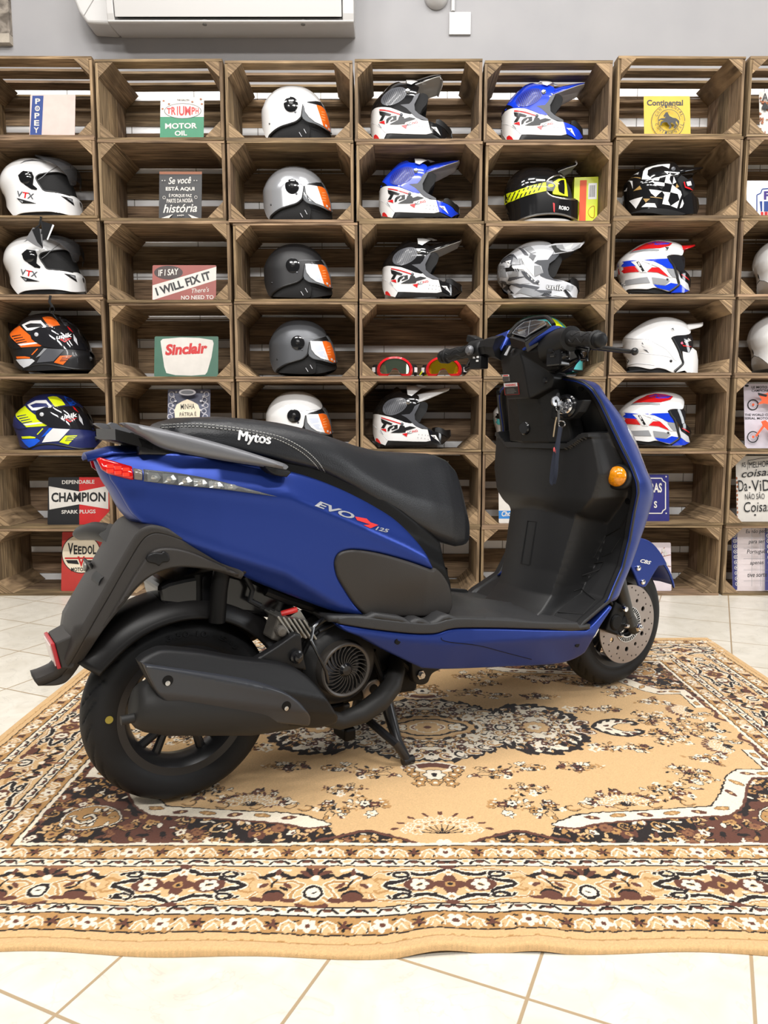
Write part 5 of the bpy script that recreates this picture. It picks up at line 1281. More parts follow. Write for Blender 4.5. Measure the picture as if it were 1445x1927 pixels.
# ---- amber indicator in the leg shield
c0 = ls_pt(1164, 897, 0.0)
amber = pmat('amber_lens', srgb(226, 140, 10), 0.1, coat=0.6, vary=0.25, nscale=160)
hd = Vector((-.93, -.25, .12)).normalized(); M_ = hd.to_track_quat('Y', 'Z').to_matrix()
for sd in (-1, 1):
    cc = Vector((c0.x, c0.y if sd < 0 else -c0.y, c0.z)); hd_ = Vector((hd.x, hd.y * (1 if sd < 0 else -1), hd.z)); Mx = hd_.to_track_quat('Y', 'Z').to_matrix()
    b = MB(); b.lathe([(.033, -.02), (.034, .004), (.031, .010), (.026, .011)], cc, 'y', 32, M=Mx); bz = b.build('indicator_bezel', BLACKP, sc, smooth=True, sharp=40)
    b = MB(); b.lathe([(.026, .004), (.026, .012), (.023, .020), (.016, .026), (.008, .029), (0, .030)], cc, 'y', 32, M=Mx); b.build('amber_lens', amber, bz, smooth=True)
# ---- headlight edge
for sd in (-1, 1):
    rr = []
    for i in range(15):
        f = i / 14; z = .615 + .165 * f; e = 1 - abs(2 * f - 1) ** 2.5; row = []
        for j in range(9):
            ph = .62 + (.30 * e + .02) * (2 * j / 8 - 1) - .05 * f
            s_, t_ = cowl_xy(z, ph); q1, q2 = cowl_xy(z, ph + .03), cowl_xy(z, ph - .03); tg = Vector((q1[0] - q2[0], q1[1] - q2[1])); n_ = Vector((-tg.y, tg.x)).normalized(); n_ = n_ if n_.y > 0 else -n_
            row.append(Vector((s_ + n_.x * .004, sd * (t_ + n_.y * .004), z)))
        rr.append(row)
    b = MB(); b.rings(rr, closed=False, caps=False); o = b.build('headlight_lens', pmat('headlight_clear', srgb(196, 198, 204), 0.08, metal=0.5, vary=.3, nscale=90), sc, smooth=True, sharp=60)
    md = o.modifiers.new('sol', 'SOLIDIFY'); md.thickness = .008; md.offset = 0

# ---- front mudguard
wf_ = lambda s, z: .066
fend = corners([(1180, 1012), (1205, 1012), (1226, 1020), (1244, 1040), (1257, 1063)], [(1257, 1063), (1240, 1066)], [(1240, 1066), (1232, 1078), (1222, 1095)], [(1222, 1095), (1214, 1105), (1203, 1104)], [(1203, 1104), (1196, 1086), (1188, 1068)], [(1188, 1068), (1165, 1068), (1160, 1030), (1180, 1012)])
o_ff, _ = panel('front_mudguard', fend, wf_, BLUE, thick=.006, rnd=.004)
rings = []
for k in range(31):
    a = R_(22 + 120 * k / 30); rings.append([Vector((WB_ + r * math.cos(a), t, AXZ + r * math.sin(a))) for t, r in ((-.066, .222), (-.062, .232), (-.045, .241), (0, .246), (.045, .241), (.062, .232), (.066, .222))])
b = MB(); b.rings(rings, closed=False, caps=False); o = b.build('mudguard_crown', BLUE, sc, smooth=True); md = o.modifiers.new('sol', 'SOLIDIFY'); md.thickness = .004
decal('lettering', 'CBS', (1204, 1058), (1224, 1063), WHITEP, wf=wf_, bold=.03, shear=.3, hpx=7, lift=.0012)
for x, y in ((1200.5, 1069), (1209, 1095)):
    p = V_(x, y, -.067); b = MB(); b.lathe([(0, -.0735), (.0062, -.0725), (.0085, -.070), (.009, -.0655)], (p.x, 0, p.z), 'y', 16); b.build('mudguard_bolt', CHROME, sc, smooth=True)

# ---- handlebar cover, built from its corner points
P = lambda x, y, s: X_(x, y, s)
vt = {}
def put(k, x, y, s): vt[k] = P(x, y, s)
put('a', 942, 677, .925); put('b', 946, 704, .925); put('c', 954, 751, .935)            # left edge of the cover
put('d', 996, 750, .905); put('e', 1038, 729, .945); put('f', 1042, 710, .945); put('n', 1032, 698, .935)
put('g', 959, 690, .900); put('h', 978, 664, .885); put('i', 963, 673, .890); put('j', 940, 671, .915)
put('k', 984, 685, .890)
put('m', 950, 650, .905); put('o', 989, 642, .895)
put('p', 1000, 632, .905); put('q', 1040, 613, .925); put('r', 1056, 620, .925); put('s', 1061, 654, .925); put('t', 1049, 694, .94)
b = MB(); ks = list(vt); ix = {k: i for i, k in enumerate(ks)}
F = ['gkdc', 'jigb', 'bgc', 'ihkg', 'khn', 'knfd', 'dfe', 'hqrs', 'hstn', 'mohi', 'mij', 'opqh']
front = {k: Vector((1.00, vt[k].y * .96, vt[k].z - .004)) for k in ('c', 'd', 'e', 'f', 't', 's', 'r', 'q', 'p', 'o', 'm', 'j', 'b', 'a', 'n')}
vs = [vt[k] for k in ks]; fk = {k: len(vs) + i for i, k in enumerate(front)}; vs += list(front.values())
fs = [tuple(ix[c] for c in f) for f in F]
loop = ['c', 'd', 'e', 'f', 'n', 't', 's', 'r', 'q', 'p', 'o', 'm', 'j', 'b']
for u, v in zip(loop, loop[1:] + loop[:1]): fs.append((ix[u], fk[u], fk[v], ix[v]))
fs.append(tuple(fk[k] for k in loop[::-1]))
b.add(vs, fs); o_hc = b.build('handlebar_cover', BLACKP, sc); bevel(o_hc, .003, 2, 12)
o_hc.data.polygons.foreach_set('use_smooth', [True] * len(o_hc.data.polygons)); o_hc.data.set_sharp_from_angle(angle=R_(15))
def prism_pts(name, pts, depth, mat, parent=None, bev=.002, dirv=Vector((1, 0, 0)), label=None):
    """a plate whose outline is given by points; depth runs along dirv"""
    n = len(pts); vs = list(pts) + [p + dirv * depth for p in pts]
    b = MB(); b.add(vs, [tuple(range(n)), tuple(range(2 * n - 1, n - 1, -1))] + [(i, i + n, (i + 1) % n + n, (i + 1) % n) for i in range(n)])
    o = b.build(name, mat, parent or sc)
    if bev: bevel(o, bev, 2)
    if label: o['label'] = label
    return o
# arms that carry the grips
ra0, ra1 = P(1052, 652, .93), P(1074, 637, .912)
b = MB(); rr = []
for pt, hh, ww in ((P(1030, 655, .93), .042, .034), (P(1056, 645, .922), .036, .030), (P(1072, 637, .912), .026, .026)):
    rr.append([pt + Vector((ww * math.cos(a), 0, hh * math.sin(a))) for a in [2 * math.pi * k / 10 for k in range(10)]])
b.rings(rr); o = b.build('bar_shroud', BLACKP, sc, smooth=True, sharp=45)
b = MB(); rr = []
for pt, hh, ww in ((P(945, 655, .92), .034, .034), (P(925, 653, .92), .028, .030), (P(908, 656, .915), .024, .026)):
    rr.append([pt + Vector((ww * math.cos(a), 0, hh * math.sin(a))) for a in [2 * math.pi * k / 8 for k in range(8)]])
b.rings(rr); b.build('bar_shroud', BLACKP, sc)
# meter panel
dash = [P(957, 633, .885), P(988, 642, .875), P(1000, 633, .885), P(1037, 612, .915), P(1031, 604, .965), P(1010, 602, .985), P(985, 607, .985), P(968, 620, .945)]
o_ds = prism_pts('meter_panel', dash, .03, GLOSSB, bev=.003, dirv=Vector((.35, 0, -.94)))
dc = sum(dash, Vector()) / len(dash)
gl = [dc + (p - dc) * .80 + Vector((-.002, 0, .004)) for p in dash]
prism_pts('meter_glass', gl, .003, pmat('meter_glass', srgb(46, 48, 52), 0.12, coat=.5), o_ds, bev=.001, dirv=Vector((.35, 0, -.94)))
b = MB(); ln = lambda i, j, f: gl[i].lerp(gl[j], f) + Vector((-.0008, 0, .0014))
b.tube([ln(0, 7, .5), dc + Vector((-.003, 0, .006)), ln(3, 4, .5)],   .0008, 5); b.tube([ln(5, 6, .4), dc + Vector((-.003, 0, .006)), ln(1, 2, .6)], .0008, 5); b.tube(gl + [gl[0]], .0010, 5)
b.build('meter_marking', pmat('meter_line', srgb(110, 112, 116), 0.4), o_ds)
b = MB(); hood = [P(957, 632, .885), P(967, 618, .945), P(980, 607, .985), P(1000, 600, 1.0), P(1018, 597.5, 1.0), P(1031, 598, .99), P(1042, 611, .93)]
b.tube(cspline([tuple(h) for h in hood], 4), .0055, 8); b.build('meter_hood', BLACKP, sc, smooth=True)
# blue covers either side of the meter and over the front
o1 = prism_pts('handlebar_trim', [P(931, 632, .935), P(957, 622, .945), P(966, 620, .955), P(949, 650, .898), P(942, 661, .905)], .02, BLUE, bev=.002)
o2 = prism_pts('handlebar_trim', [P(1041, 612, .918), P(1054, 616, .918), P(1024, 632, .898), P(984, 660, .878), P(981, 657, .880), P(1005, 638, .888)], .02, BLUE, bev=.002)
b = MB(); rr = []
for s, wv, z0, z1 in ((.955, .105, .95, 1.030), (.985, .112, .95, 1.044), (1.02, .10, .95, 1.036), (1.055, .075, .955, 1.01), (1.07, .04, .965, .99)):
    rr.append([Vector((s, wv * math.cos(a) , (z0 + z1) / 2 + (z1 - z0) / 2 * math.sin(a))) for a in [2 * math.pi * k / 16 for k in range(16)]])
b.rings(rr); b.build('handlebar_cowl', BLUE, sc, smooth=True)
prism_pts('cover_badge', [P(948, 668, .8895), P(958, 651, .892), P(961, 651, .891), P(953, 669, .888)], .002, SILVERP, o_hc, bev=0)
prism_pts('cover_button', [P(960, 664, .887), P(964, 656, .888), P(969, 656, .887), P(966, 662, .885)], .002, GLOSSB, o_hc, bev=.0005)
# warning stickers on the left facet
def facet(kx):  # plane through three named corners
    a, c, d = (vt[k] for k in kx); n = (c - a).cross(d - a).normalized(); return a, n
fa, fn = facet('gcb')
if fn.x > 0: fn = -fn
def on_facet(px, py, lift):
    o_ = Vector(((CAMP - BK_O).dot(HS), (CAMP - BK_O).dot(HT), CAMP.z)); d = ray(px, py); dl = Vector((d.dot(HS), d.dot(HT), d.z))
    k = ((fa + fn * lift - o_).dot(fn)) / dl.dot(fn); return o_ + dl * k
fa2, fn2 = facet('gkd')
def quad_on(px, lift): return [on_facet(x, y, lift) for x, y in px]
fa, fn = facet('gdc')
if fn.x > 0: fn = -fn
def sticker(name, quads, lab):
    b = MB()
    for q, lift, m in quads:
        pts = [on_facet(x, y, lift) for x, y in q]; n = len(pts); b.add(pts + [p - fn * .0006 for p in pts], [tuple(range(n)), tuple(range(2 * n - 1, n - 1, -1))] + [(i, i + n, (i + 1) % n + n, (i + 1) % n) for i in range(n)], m)
    o = b.build(name, [pmat('sticker_black', srgb(26, 26, 27), .5), REDP, WHITEP, pmat('sticker_grey', srgb(120, 118, 116), .5)], o_hc); o['label'] = lab; return o
def Q(x0, y0, w_, h_, sk=-.06, sl=.12): return [(x0 + sl * 0, y0), (x0 + w_, y0 + sk * w_), (x0 + w_ + sl * h_, y0 + h_ + sk * w_), (x0 + sl * h_, y0 + h_)]
sticker('warning_sticker', [(Q(945, 706, 13, 12), .0010, 3), (Q(945, 705.5, 12.5, 3.6), .0018, 2), (Q(946.5, 706.3, 9, 1.8), .0024, 1)] + [(Q(946.2, 711 + 2.2 * k, 10, .7), .0018, 0) for k in range(3)], 'small grey caution sticker')
sticker('warning_sticker', [(Q(947.5, 722.5, 27, 21), .0010, 1), (Q(948.2, 723.3, 25.6, 19.6), .0018, 0), (Q(947.5, 721.5, 25, 7.0), .0024, 2)] + [(Q(953, 732 + 2.6 * k, 14 + (k % 3) * 2, .9), .0024, 3) for k in range(4)], 'black and red warning sticker')
tv, tf = text_mesh('WARNING', 1.0, .03, 0)
x0, x1 = min(v.x for v in tv), max(v.x for v in tv); y0, y1 = min(v.y for v in tv), max(v.y for v in tv)
mk('lettering', [on_facet(950 + 20 * (v.x - x0) / (x1 - x0) + .4 * (1 - (v.y - y0) / (y1 - y0)), 727.3 - 1.2 * (v.x - x0) / (x1 - x0) - 4.3 * (v.y - y0) / (y1 - y0), .0034) for v in tv], tf, REDP, o_hc)
# screw on the cover
b = MB(); p = P(1027, 716, .928); b.lathe([(0, 0), (.006, 0), (.008, .004)], p + Vector((-.006, 0, 0)), 'x', 14); b.build('cover_screw', GLOSSB, o_hc, smooth=True)
# ---- grips, bars, switches, levers
def grip(inner, outer, nm, collar):
    d = (outer - inner)
    b = MB(); b.tube([inner + d * f for f in (0, .04, .05, .12, .5, .80, .81, .84, .86)], [.0235 + collar, .0235 + collar, .0195, .0180, .0165, .0180, .0215, .0218, .0180], 26)
    g = b.build(nm, GRIPR, sc, smooth=True, sharp=30)
    b = MB(); b.tube([inner + d * f for f in (.86, .90, .965, .99, 1.0)], [.0165, .0195, .0175, .014, .006], 22); b.build('bar_end', BLACKP, g, smooth=True, sharp=40)
    b = MB()
    up = d.normalized().cross(Vector((1, 0, 0))).normalized()
    for q in range(7):
        pts = []
        for i in range(13):
            f = .16 + .60 * i / 12; a = q * 2 * math.pi / 7 + .35 * math.sin(i * 1.05); e1 = up; e2 = d.normalized().cross(up).normalized()
            r = np.interp(f, [.12, .5, .8], [.0180, .0165, .0180]) - .0004
            pts.append(inner + d * f + e1 * (r * math.cos(a)) + e2 * (r * math.sin(a)))
        b.tube(pts, .0016, 5)
    b.build('grip_rib', GRIPR, g, smooth=True)
    return g
gr = grip(P(1073, 637, .912), P(1133, 640, .884), 'throttle_grip', .006)
gl_ = grip(P(907, 655, .912), P(828, 673, .884), 'left_grip', .0)
gl_.name = 'handlebar_grip'
b = MB(); c = P(1050, 668, .915)
b.box(c, (.034, .05, .055)); b.box(P(1040, 660, .905), (.02, .022, .016), Matrix.Rotation(R_(15), 3, 'Y')); b.box(P(1043, 669, .903), (.016, .022, .010)); b.tube([P(1064, 676, .915), P(1060, 668, .915)], [.012, .016], 12)
o = b.build('switch_housing', GLOSSB, sc); bevel(o, .004, 2)
b = MB(); c = P(899, 660, .912)
b.lathe([(.0, -.03), (.026, -.03), (.030, -.02), (.030, .018), (.025, .024), (0, .024)], c, 'y', 20); b.box(P(901, 683, .908), (.030, .048, .034)); b.box(P(893, 640, .918), (.03, .04, .02), Matrix.Rotation(R_(20), 3, 'X')); o = b.build('switch_housing', BLACKP, sc, smooth=True, sharp=30); bevel(o, .003, 2)
b = MB(); b.lathe([(0, -.034), (.009, -.032), (.0135, -.026), (.0135, -.02)], P(896, 660, .898), 'x', 18); b.build('signal_switch', RAILM, o, smooth=True)
b = MB(); 
for x, y in ((892, 673), (899, 672), (898, 679)): b.box(P(x, y, .890), (.004, .006, .005))
b.build('switch_key', WHITEP, o)
b = MB(); b.tube([P(1068, 656, .935), P(1098, 652, .945), P(1126, 654, .945), P(1156, 658, .94), P(1182, 661, .935), P(1190, 662, .935)], [.011, .009, .0085, .0075, .006, .0055], 12, flat=.8); b.sphere(P(1194, 661.5, .935), .0085, 14, 10)
b.build('brake_lever', pmat('lever_black', srgb(30, 30, 31), 0.25), sc, smooth=True)
b = MB(); b.tube([P(888, 676, .935), P(880, 690, .94), P(877, 694, .94)], [.008, .007, .005], 10); b.tube([P(886, 690, .93), P(876, 695, .925)], [.006, .007], 10); b.build('rear_brake_lever', pmat('lever_black', 0, 0), sc, smooth=True)
b = MB()
b.tube([P(1075, 650, .93), P(1108, 658, .93), P(1104, 676, .93), P(1094, 676, .93)], [.007, .006, .006, .005], 8); b.tube([P(1085, 662, .94), P(1090, 674, .93), P(1078, 680, .94), P(1062, 690, .95), P(1048, 700, .96)], .006, 8); b.tube([P(1090, 655, .945), P(1095, 670, .94), P(1082, 684, .945), P(1058, 698, .955)], .004, 8)
b.build('brake_cable', GLOSSB, sc, smooth=True)
# ---- steering column cover under the handlebar
b = MB(); rr = []
for s, wv, z0, dd in ((.96, .085, .885, .07), (.975, .10, .84, .06), (.99, .115, .78, .05), (1.0, .12, .735, .045)):
    rr.append([Vector((s, -wv, z0)), Vector((s - .035, -wv * .55, z0)), Vector((s - .045, wv * .2, z0)), Vector((s - .025, wv * .8, z0)), Vector((s, wv, z0)), Vector((s + dd, wv, z0)), Vector((s + dd, -wv, z0))])
b.rings(rr[::-1]); o_col = b.build('steering_column_cover', BLACKP, sc); bevel(o_col, .006, 3)
b = MB(); b.lathe([(0, -.001), (.016, -.001), (.019, .002), (.019, .02)], P(985, 805, .945), 'x', 20); b.build('bag_hook_recess', GLOSSB, o_col, smooth=True)
# ignition lock
ic = P(1066, 765, .962)
kp = prism_pts('lock_surround', [P(1017, 784, .963), P(1050, 758, .958), P(1099, 752, .970), P(1088, 775, .965), P(1075, 787, .960), P(1058, 790, .958)], .03, BLACKP, bev=.003)
Mi = Vector((-.95, -.25, .15)).to_track_quat('Y', 'Z').to_matrix()
b = MB(); b.lathe([(.030, -.01), (.030, .006), (.026, .010), (.022, .010)], ic, 'y', 30, M=Mi); b.build('lock_bezel', GLOSSB, kp, smooth=True, sharp=40)
b = MB(); b.lathe([(.0225, .004), (.0225, .012), (.020, .015), (.017, .013), (.0165, .009), (.010, .009), (.008, .015), (0, .016)], ic, 'y', 30, M=Mi); b.build('ignition_lock', CHROME, kp, smooth=True, sharp=40)

# ================================================================== key and lanyard hanging from the lock
kn = Vector(ic) + Mi @ Vector((0, .016, 0))
def world(v): return BK_O + HS * v.x + HT * v.y + Vector((0, 0, v.z))
kt = thing('key_lanyard', 'ignition key with a dark blue wrist strap hanging from the lock', 'key', world(kn), BK_A)
lk = lambda px, py, s=.925: P(px, py, s) - kn
b = MB(); b.box((-.012, 0, .004), (.020, .004, .012)); b.lathe([(.004, -.002), (.013, -.0025), (.013, .0025), (.004, .002)], (-.026, .002, .010), 'y', 20); o = b.build('key', pmat('key_steel', srgb(150, 150, 152), .3, metal=.9), kt); bevel(o, .0008, 2)
b = MB(); b.tube([lk(1050, 762, .935), lk(1048, 748, .935), lk(1050, 740, .94)], [.006, .008, .004], 10); b.build('key_head', BLACKP, kt, smooth=True)
b = MB(); rg = [lk(1052 + 6 * math.cos(a), 768 + 6 * math.sin(a), .930) for a in [2 * math.pi * k / 18 for k in range(19)]]; b.tube(rg, .0012, 6); b.tube([lk(1051, 772), lk(1052, 795)], [.0028, .0032], 8); b.tube([lk(1057 + 6 * math.cos(a), 798 + 6 * math.sin(a)) for a in [2 * math.pi * k / 14 for k in range(15)]], .0016, 6); b.build('split_ring', STEEL, kt, smooth=True)
b = MB(); b.tube([lk(1047, 785), lk(1044, 800), lk(1041, 822)], .0018, 6); b.build('zip_tag', pmat('brass_tag', srgb(190, 170, 140), .35, metal=.6), kt, smooth=True)
def strap(pts, wd, nm, mat):
    pts = [Vector(p) for p in cspline([tuple(q) for q in pts], 5)]; rr = []
    for i, p in enumerate(pts):
        t = (pts[min(i + 1, len(pts) - 1)] - pts[max(i - 1, 0)]).normalized(); sd_ = t.cross(Vector((1, .35, 0))).normalized() * wd / 2; n_ = t.cross(sd_).normalized() * .0009
        rr.append([p - sd_ - n_, p + sd_ - n_, p + sd_ + n_, p - sd_ + n_])
    b = MB(); b.rings(rr); return b.build(nm, mat, kt, smooth=True, sharp=40)
STR = pmat('navy_webbing', srgb(30, 36, 52), 0.7, bump=(900, .3))
strap([lk(1055, 803), lk(1050, 830, .92), lk(1043, 860, .915), lk(1039, 890, .912), lk(1038, 906, .911), lk(1041, 910, .911)], .011, 'wrist_strap', STR)
st2 = strap([lk(1054, 803, .918), lk(1051, 830, .912), lk(1048, 862, .907), lk(1046, 892, .905), lk(1042, 910, .907)], .009, 'wrist_strap', STR)
b = MB()
for x, y in ((1042.5, 846), (1046.5, 850)): b.sphere(lk(x, y, .9095), (.0012, .003, .006), 10, 8)
b.build('strap_emblem', pmat('pink_emblem', srgb(226, 96, 96), .6), kt, smooth=True)
# ================================================================== helmets
def gl_(name, rgb, rough=0.12, coat=0.5, **k): return pmat(name, srgb(*rgb), rough, coat=coat, **k)
WHT = gl_('gloss_white', (236, 236, 236)); BLK = gl_('gloss_black_shell', (18, 18, 20), 0.1); SIL = pmat('silver_shell', srgb(176, 178, 182), 0.2, metal=0.45, coat=0.4)
MATB = pmat('matte_black_shell', srgb(34, 34, 36), 0.5); GRA = pmat('graphite_shell', srgb(92, 94, 98), 0.4, metal=0.4); LIN = pmat('black_lining', srgb(24, 24, 25), 0.85, bump=(300, .3))
TRIM = pmat('rubber_trim', srgb(22, 22, 23), 0.45); ORG = gl_('orange_print', (240, 108, 30), 0.35, 0.2); BLU = gl_('royal_blue_print', (18, 62, 214), 0.18); RED = gl_('red_shell_print', (216, 28, 34), 0.2)
GRY = gl_('grey_print', (150, 152, 156), 0.3, 0.2); LGR = gl_('light_grey_print', (205, 207, 212), 0.3, 0.2); DGR = gl_('dark_grey_print', (84, 86, 92), 0.35, 0.2); YEL = gl_('neon_yellow_print', (222, 236, 24), 0.35, 0.2)
NAV = gl_('navy_shell', (34, 42, 96), 0.4, 0.1); SBL = gl_('sky_blue_print', (24, 92, 226), 0.3, 0.2); GLD_ = gl_('gold_print', (176, 142, 84), 0.3, 0.3); TEA = gl_('teal_print', (90, 196, 200), 0.3, 0.3); BKP = gl_('black_print', (20, 20, 22), 0.35, 0.1)
CLEAR = glassmat('clear_visor', (0.75, 0.78, 0.82), 0.03, 0.14); SMOKE = glassmat('smoke_visor', (0.03, 0.03, 0.035), 0.04, 0.55); MIRR = pmat('mirror_visor', srgb(30, 30, 34), 0.06, coat=0.8)
TXT = gl_('pale_text_block', (204, 210, 224), 0.4, 0.1)
HY = 3.545                      # middle plane of the helmets
def inpoly(P, Q):
    r = np.zeros(len(Q), bool); A_, B_ = P, np.roll(P, -1, 0)
    for a, b in zip(A_, B_):
        if a[1] != b[1]: r ^= ((a[1] > Q[:, 1]) != (b[1] > Q[:, 1])) & (Q[:, 0] < (b[0] - a[0]) * (Q[:, 1] - a[1]) / (b[1] - a[1]) + a[0])
    return r
def pdist(P, Q, closed=True):
    D = np.full(len(Q), 9.0); A_, B_ = P, np.roll(P, -1, 0)
    for a, b in zip(A_, B_):
        ab = b - a; t = np.clip(((Q - a) @ ab) / (ab @ ab + 1e-14), 0, 1); e = Q - a - t[:, None] * ab; D = np.minimum(D, np.hypot(e[:, 0], e[:, 1]))
    return D
class Helmet:
    def __init__(h, name, label, row, xc, zoom, W=.122, D=.115, p=2.1, group=None, dx=0.0, ref=None, zlift=0.0):
        """zoom = (x0, y0, k): where the traced outline sits in the photo; ref = (row, xc) the outline was traced at"""
        h.zoom = zoom; h.row0, h.xc0 = ref or (row, xc); h.W, h.D, h.p = W, D, p
        h.sz = shelf_z(row, xc); yb = CY; X0 = at_Y(xc, CY - FPX * math.tan(math.atan2(h.sz - CAM_H, HY) + PITCH), HY).x
        h.root = thing(name, label, 'helmet', (X0, HY, h.sz + zlift), 0, group)
        h.s0 = shelf_z(h.row0, h.xc0); h.X0 = at_Y(h.xc0, CY - FPX * math.tan(math.atan2(h.s0 - CAM_H, HY) + PITCH), HY).x
        h.full = None; h.nl = 0
    def loc(h, pts, dy=None, full=None, W=None, D=None):
        """picture points -> (x, z) on the helmet's near side (or on a plane dy away from its middle)"""
        x0, y0, k = h.zoom; px = [(x0 + x / k, y0 + y / k) for x, y in pts]
        def at(ys): return np.array([(v.x - h.X0, v.z - h.s0) for v in (at_Y(x, y, HY + d) for (x, y), d in zip(px, ys))])
        if dy is not None or h.full is None: return [tuple(q) for q in at([dy or 0.0] * len(px))]
        ys = np.zeros(len(px))
        for it in range(7): ys = .5 * ys - .5 * h.f(at(ys), full, W, D)
        return [tuple(q) for q in at(ys)]
    def setfull(h, pts, floor_y=None):
        q = h.loc(pts); zmin = min(z for _, z in q)
        h.full = np.array(cspline([(x, z if z > zmin + .03 else z - .11) for x, z in q], 5, True))
    def drop(h, q): return [(x, max(.003, z) if z > .008 else .003) for x, z in q]
    def f(h, Q, full=None, W=None, D=None):
        P = h.full if full is None else full; d = pdist(P, Q) * np.where(inpoly(P, Q), 1, 0)
        return (W or h.W) * np.maximum(0, 1 - np.abs(1 - np.minimum(d / (D or h.D), 1)) ** h.p) ** (1 / h.p)
    def tri(h, poly, g, ring=True):
        P = []
        for i in range(len(poly)):
            a, b = np.array(poly[i]), np.array(poly[(i + 1) % len(poly)]); n = max(1, int(np.hypot(*(b - a)) / g + .5))
            for k in range(n): P.append(a + (b - a) * k / n)
        P = np.array(P); cl = [P[0]]
        for q in P[1:]:
            if np.hypot(*(q - cl[-1])) > g * .2: cl.append(q)
        if np.hypot(*(cl[0] - cl[-1])) < g * .2: cl.pop()
        P = np.array(cl); nb = len(P)
        if np.sum(P[:, 0] * np.roll(P, -1, 0)[:, 1] - np.roll(P, -1, 0)[:, 0] * P[:, 1]) < 0: P = P[::-1].copy()
        gx, gz = np.meshgrid(np.arange(P[:, 0].min(), P[:, 0].max(), g), np.arange(P[:, 1].min(), P[:, 1].max(), g)); gx[1::2] += g / 2
        Q = np.stack([gx.ravel(), gz.ravel()], 1); Q = Q[inpoly(P, Q)]; rl = []
        if ring:
            tg = np.roll(P, -1, 0) - np.roll(P, 1, 0); nr = np.stack([-tg[:, 1], tg[:, 0]], 1); nr /= np.linalg.norm(nr, axis=1)[:, None] + 1e-12
            for o_ in (.0012, .004, .009):
                c_ = P + nr * o_; rl.append(c_[inpoly(P, c_) & (pdist(P, c_) > o_ * .9)])
            if len(Q): Q = Q[pdist(P, Q) > .0125]
        elif len(Q): Q = Q[pdist(P, Q) > g * .5]
        Q = np.concatenate(rl + [Q]) if rl else Q
        vin = [Vector(p) for p in P] + [Vector(q) for q in Q]
        r = geometry.delaunay_2d_cdt(vin, [(i, (i + 1) % nb) for i in range(nb)], [], 1, 1e-8)
        v2 = np.array([tuple(v) for v in r[0]]); bidx = [next(i for i, o in enumerate(r[3]) if k in o) for k in range(nb)]
        fs = []
        for f in r[2]:
            ar = sum(v2[f[i]][0] * v2[f[(i + 1) % len(f)]][1] - v2[f[(i + 1) % len(f)]][0] * v2[f[i]][1] for i in range(len(f)))
            fs.append(tuple(f) if ar > 0 else tuple(f[::-1]))
        return v2, fs, bidx
    def shell(h, name, pts, mat, lift=0.0, thick=.007, g=.009, smooth=True, parent=None, full=None, W=None, D=None, raw=False, label=None, spl=4):
        q = pts if raw else h.drop(h.loc(pts, None, full, W, D)); q = cspline(q, spl, True) if smooth else q
        v2, fs, bi = h.tri(q, g); y = h.f(v2, full, W, D) + lift; n = len(v2); V, F = [], []; apart = min(y[i] for i in bi) - thick > .001; o = None
        for sd in (-1, 1):
            if apart and sd > 0: first = mk(name, V, F, mat, parent or h.root, smooth=True, sharp=45); V, F = [], []
            b0 = len(V); V += [(a, sd * max(0, w_), b) for (a, b), w_ in zip(v2, y)]; V += [(a, sd * max(0, w_ - thick), b) for (a, b), w_ in zip(v2, y)]
            for f in fs:
                ff = f if sd < 0 else f[::-1]
                F.append(tuple(i + b0 for i in ff)); F.append(tuple(i + n + b0 for i in ff[::-1]))
            for k in range(len(bi)):
                a, b = bi[k] + b0, bi[(k + 1) % len(bi)] + b0
                F.append((a, a + n, b + n, b) if sd < 0 else (b, b + n, a + n, a))
        if not apart:
            xm = min(a for a, b in v2) + .075      # close the back where the two halves do not quite meet
            for k in range(len(bi)):
                a, b = bi[k], bi[(k + 1) % len(bi)]
                if max(v2[a][0], v2[b][0]) < xm and min(v2[a][1], v2[b][1]) > .0025 and max(y[a], y[b]) > .002: F.append((a, b, b + 2 * n, a + 2 * n))
        o = mk(name, V, F, mat, parent or h.root, smooth=True, sharp=45)
        return first if apart else o
    def graphics(h, items, name='graphic', lift=.002, g=.008, parent=None, full=None, W=None, D=None):
        """printed areas: items = [(points, material, smooth?)]"""
        V, F, M, mats = [], [], [], []
        for li, it in enumerate(items):
            pts, mat = it[0], it[1]; sm_ = len(it) > 2 and it[2]
            q = [(x, max(z, .004)) for x, z in h.loc(pts, None, full, W, D)]; q = cspline(q, 4, True) if sm_ else q
            if mat not in mats: mats.append(mat)
            mi = mats.index(mat)
            try: v2, fs, bi = h.tri(q, g, False)
            except Exception: continue
            y = h.f(v2, full, W, D) + lift + li * .00006
            b0 = len(V); V += [(a, -w_, b) for (a, b), w_ in zip(v2, y)]; F += [tuple(i + b0 for i in f) for f in fs]; M += [mi] * len(fs)
        o = mk(name, V, F, mats, parent or h.root, smooth=True, midx=M, sharp=60)
        return o
    def onsurf(h, pts, lift=0.0, full=None, W=None, D=None):
        q = np.array([(x, max(z, .004)) for x, z in h.loc(pts, None, full, W, D)]); y = h.f(q, full, W, D); return [Vector((a, -(w_ + lift), b)) for (a, b), w_ in zip(q, y)]
    def line(h, name, pts, r, mat, lift=0.0, spl=True, both=False, parent=None, full=None, W=None, D=None):
        p = h.onsurf(cspline(pts, 5) if spl else pts, lift, full, W, D); b = MB(); b.tube(p, r, 8)
        if both: b.tube([Vector((v.x, -v.y, v.z)) for v in p], r, 8)
        return b.build(name, mat, parent or h.root, smooth=True)
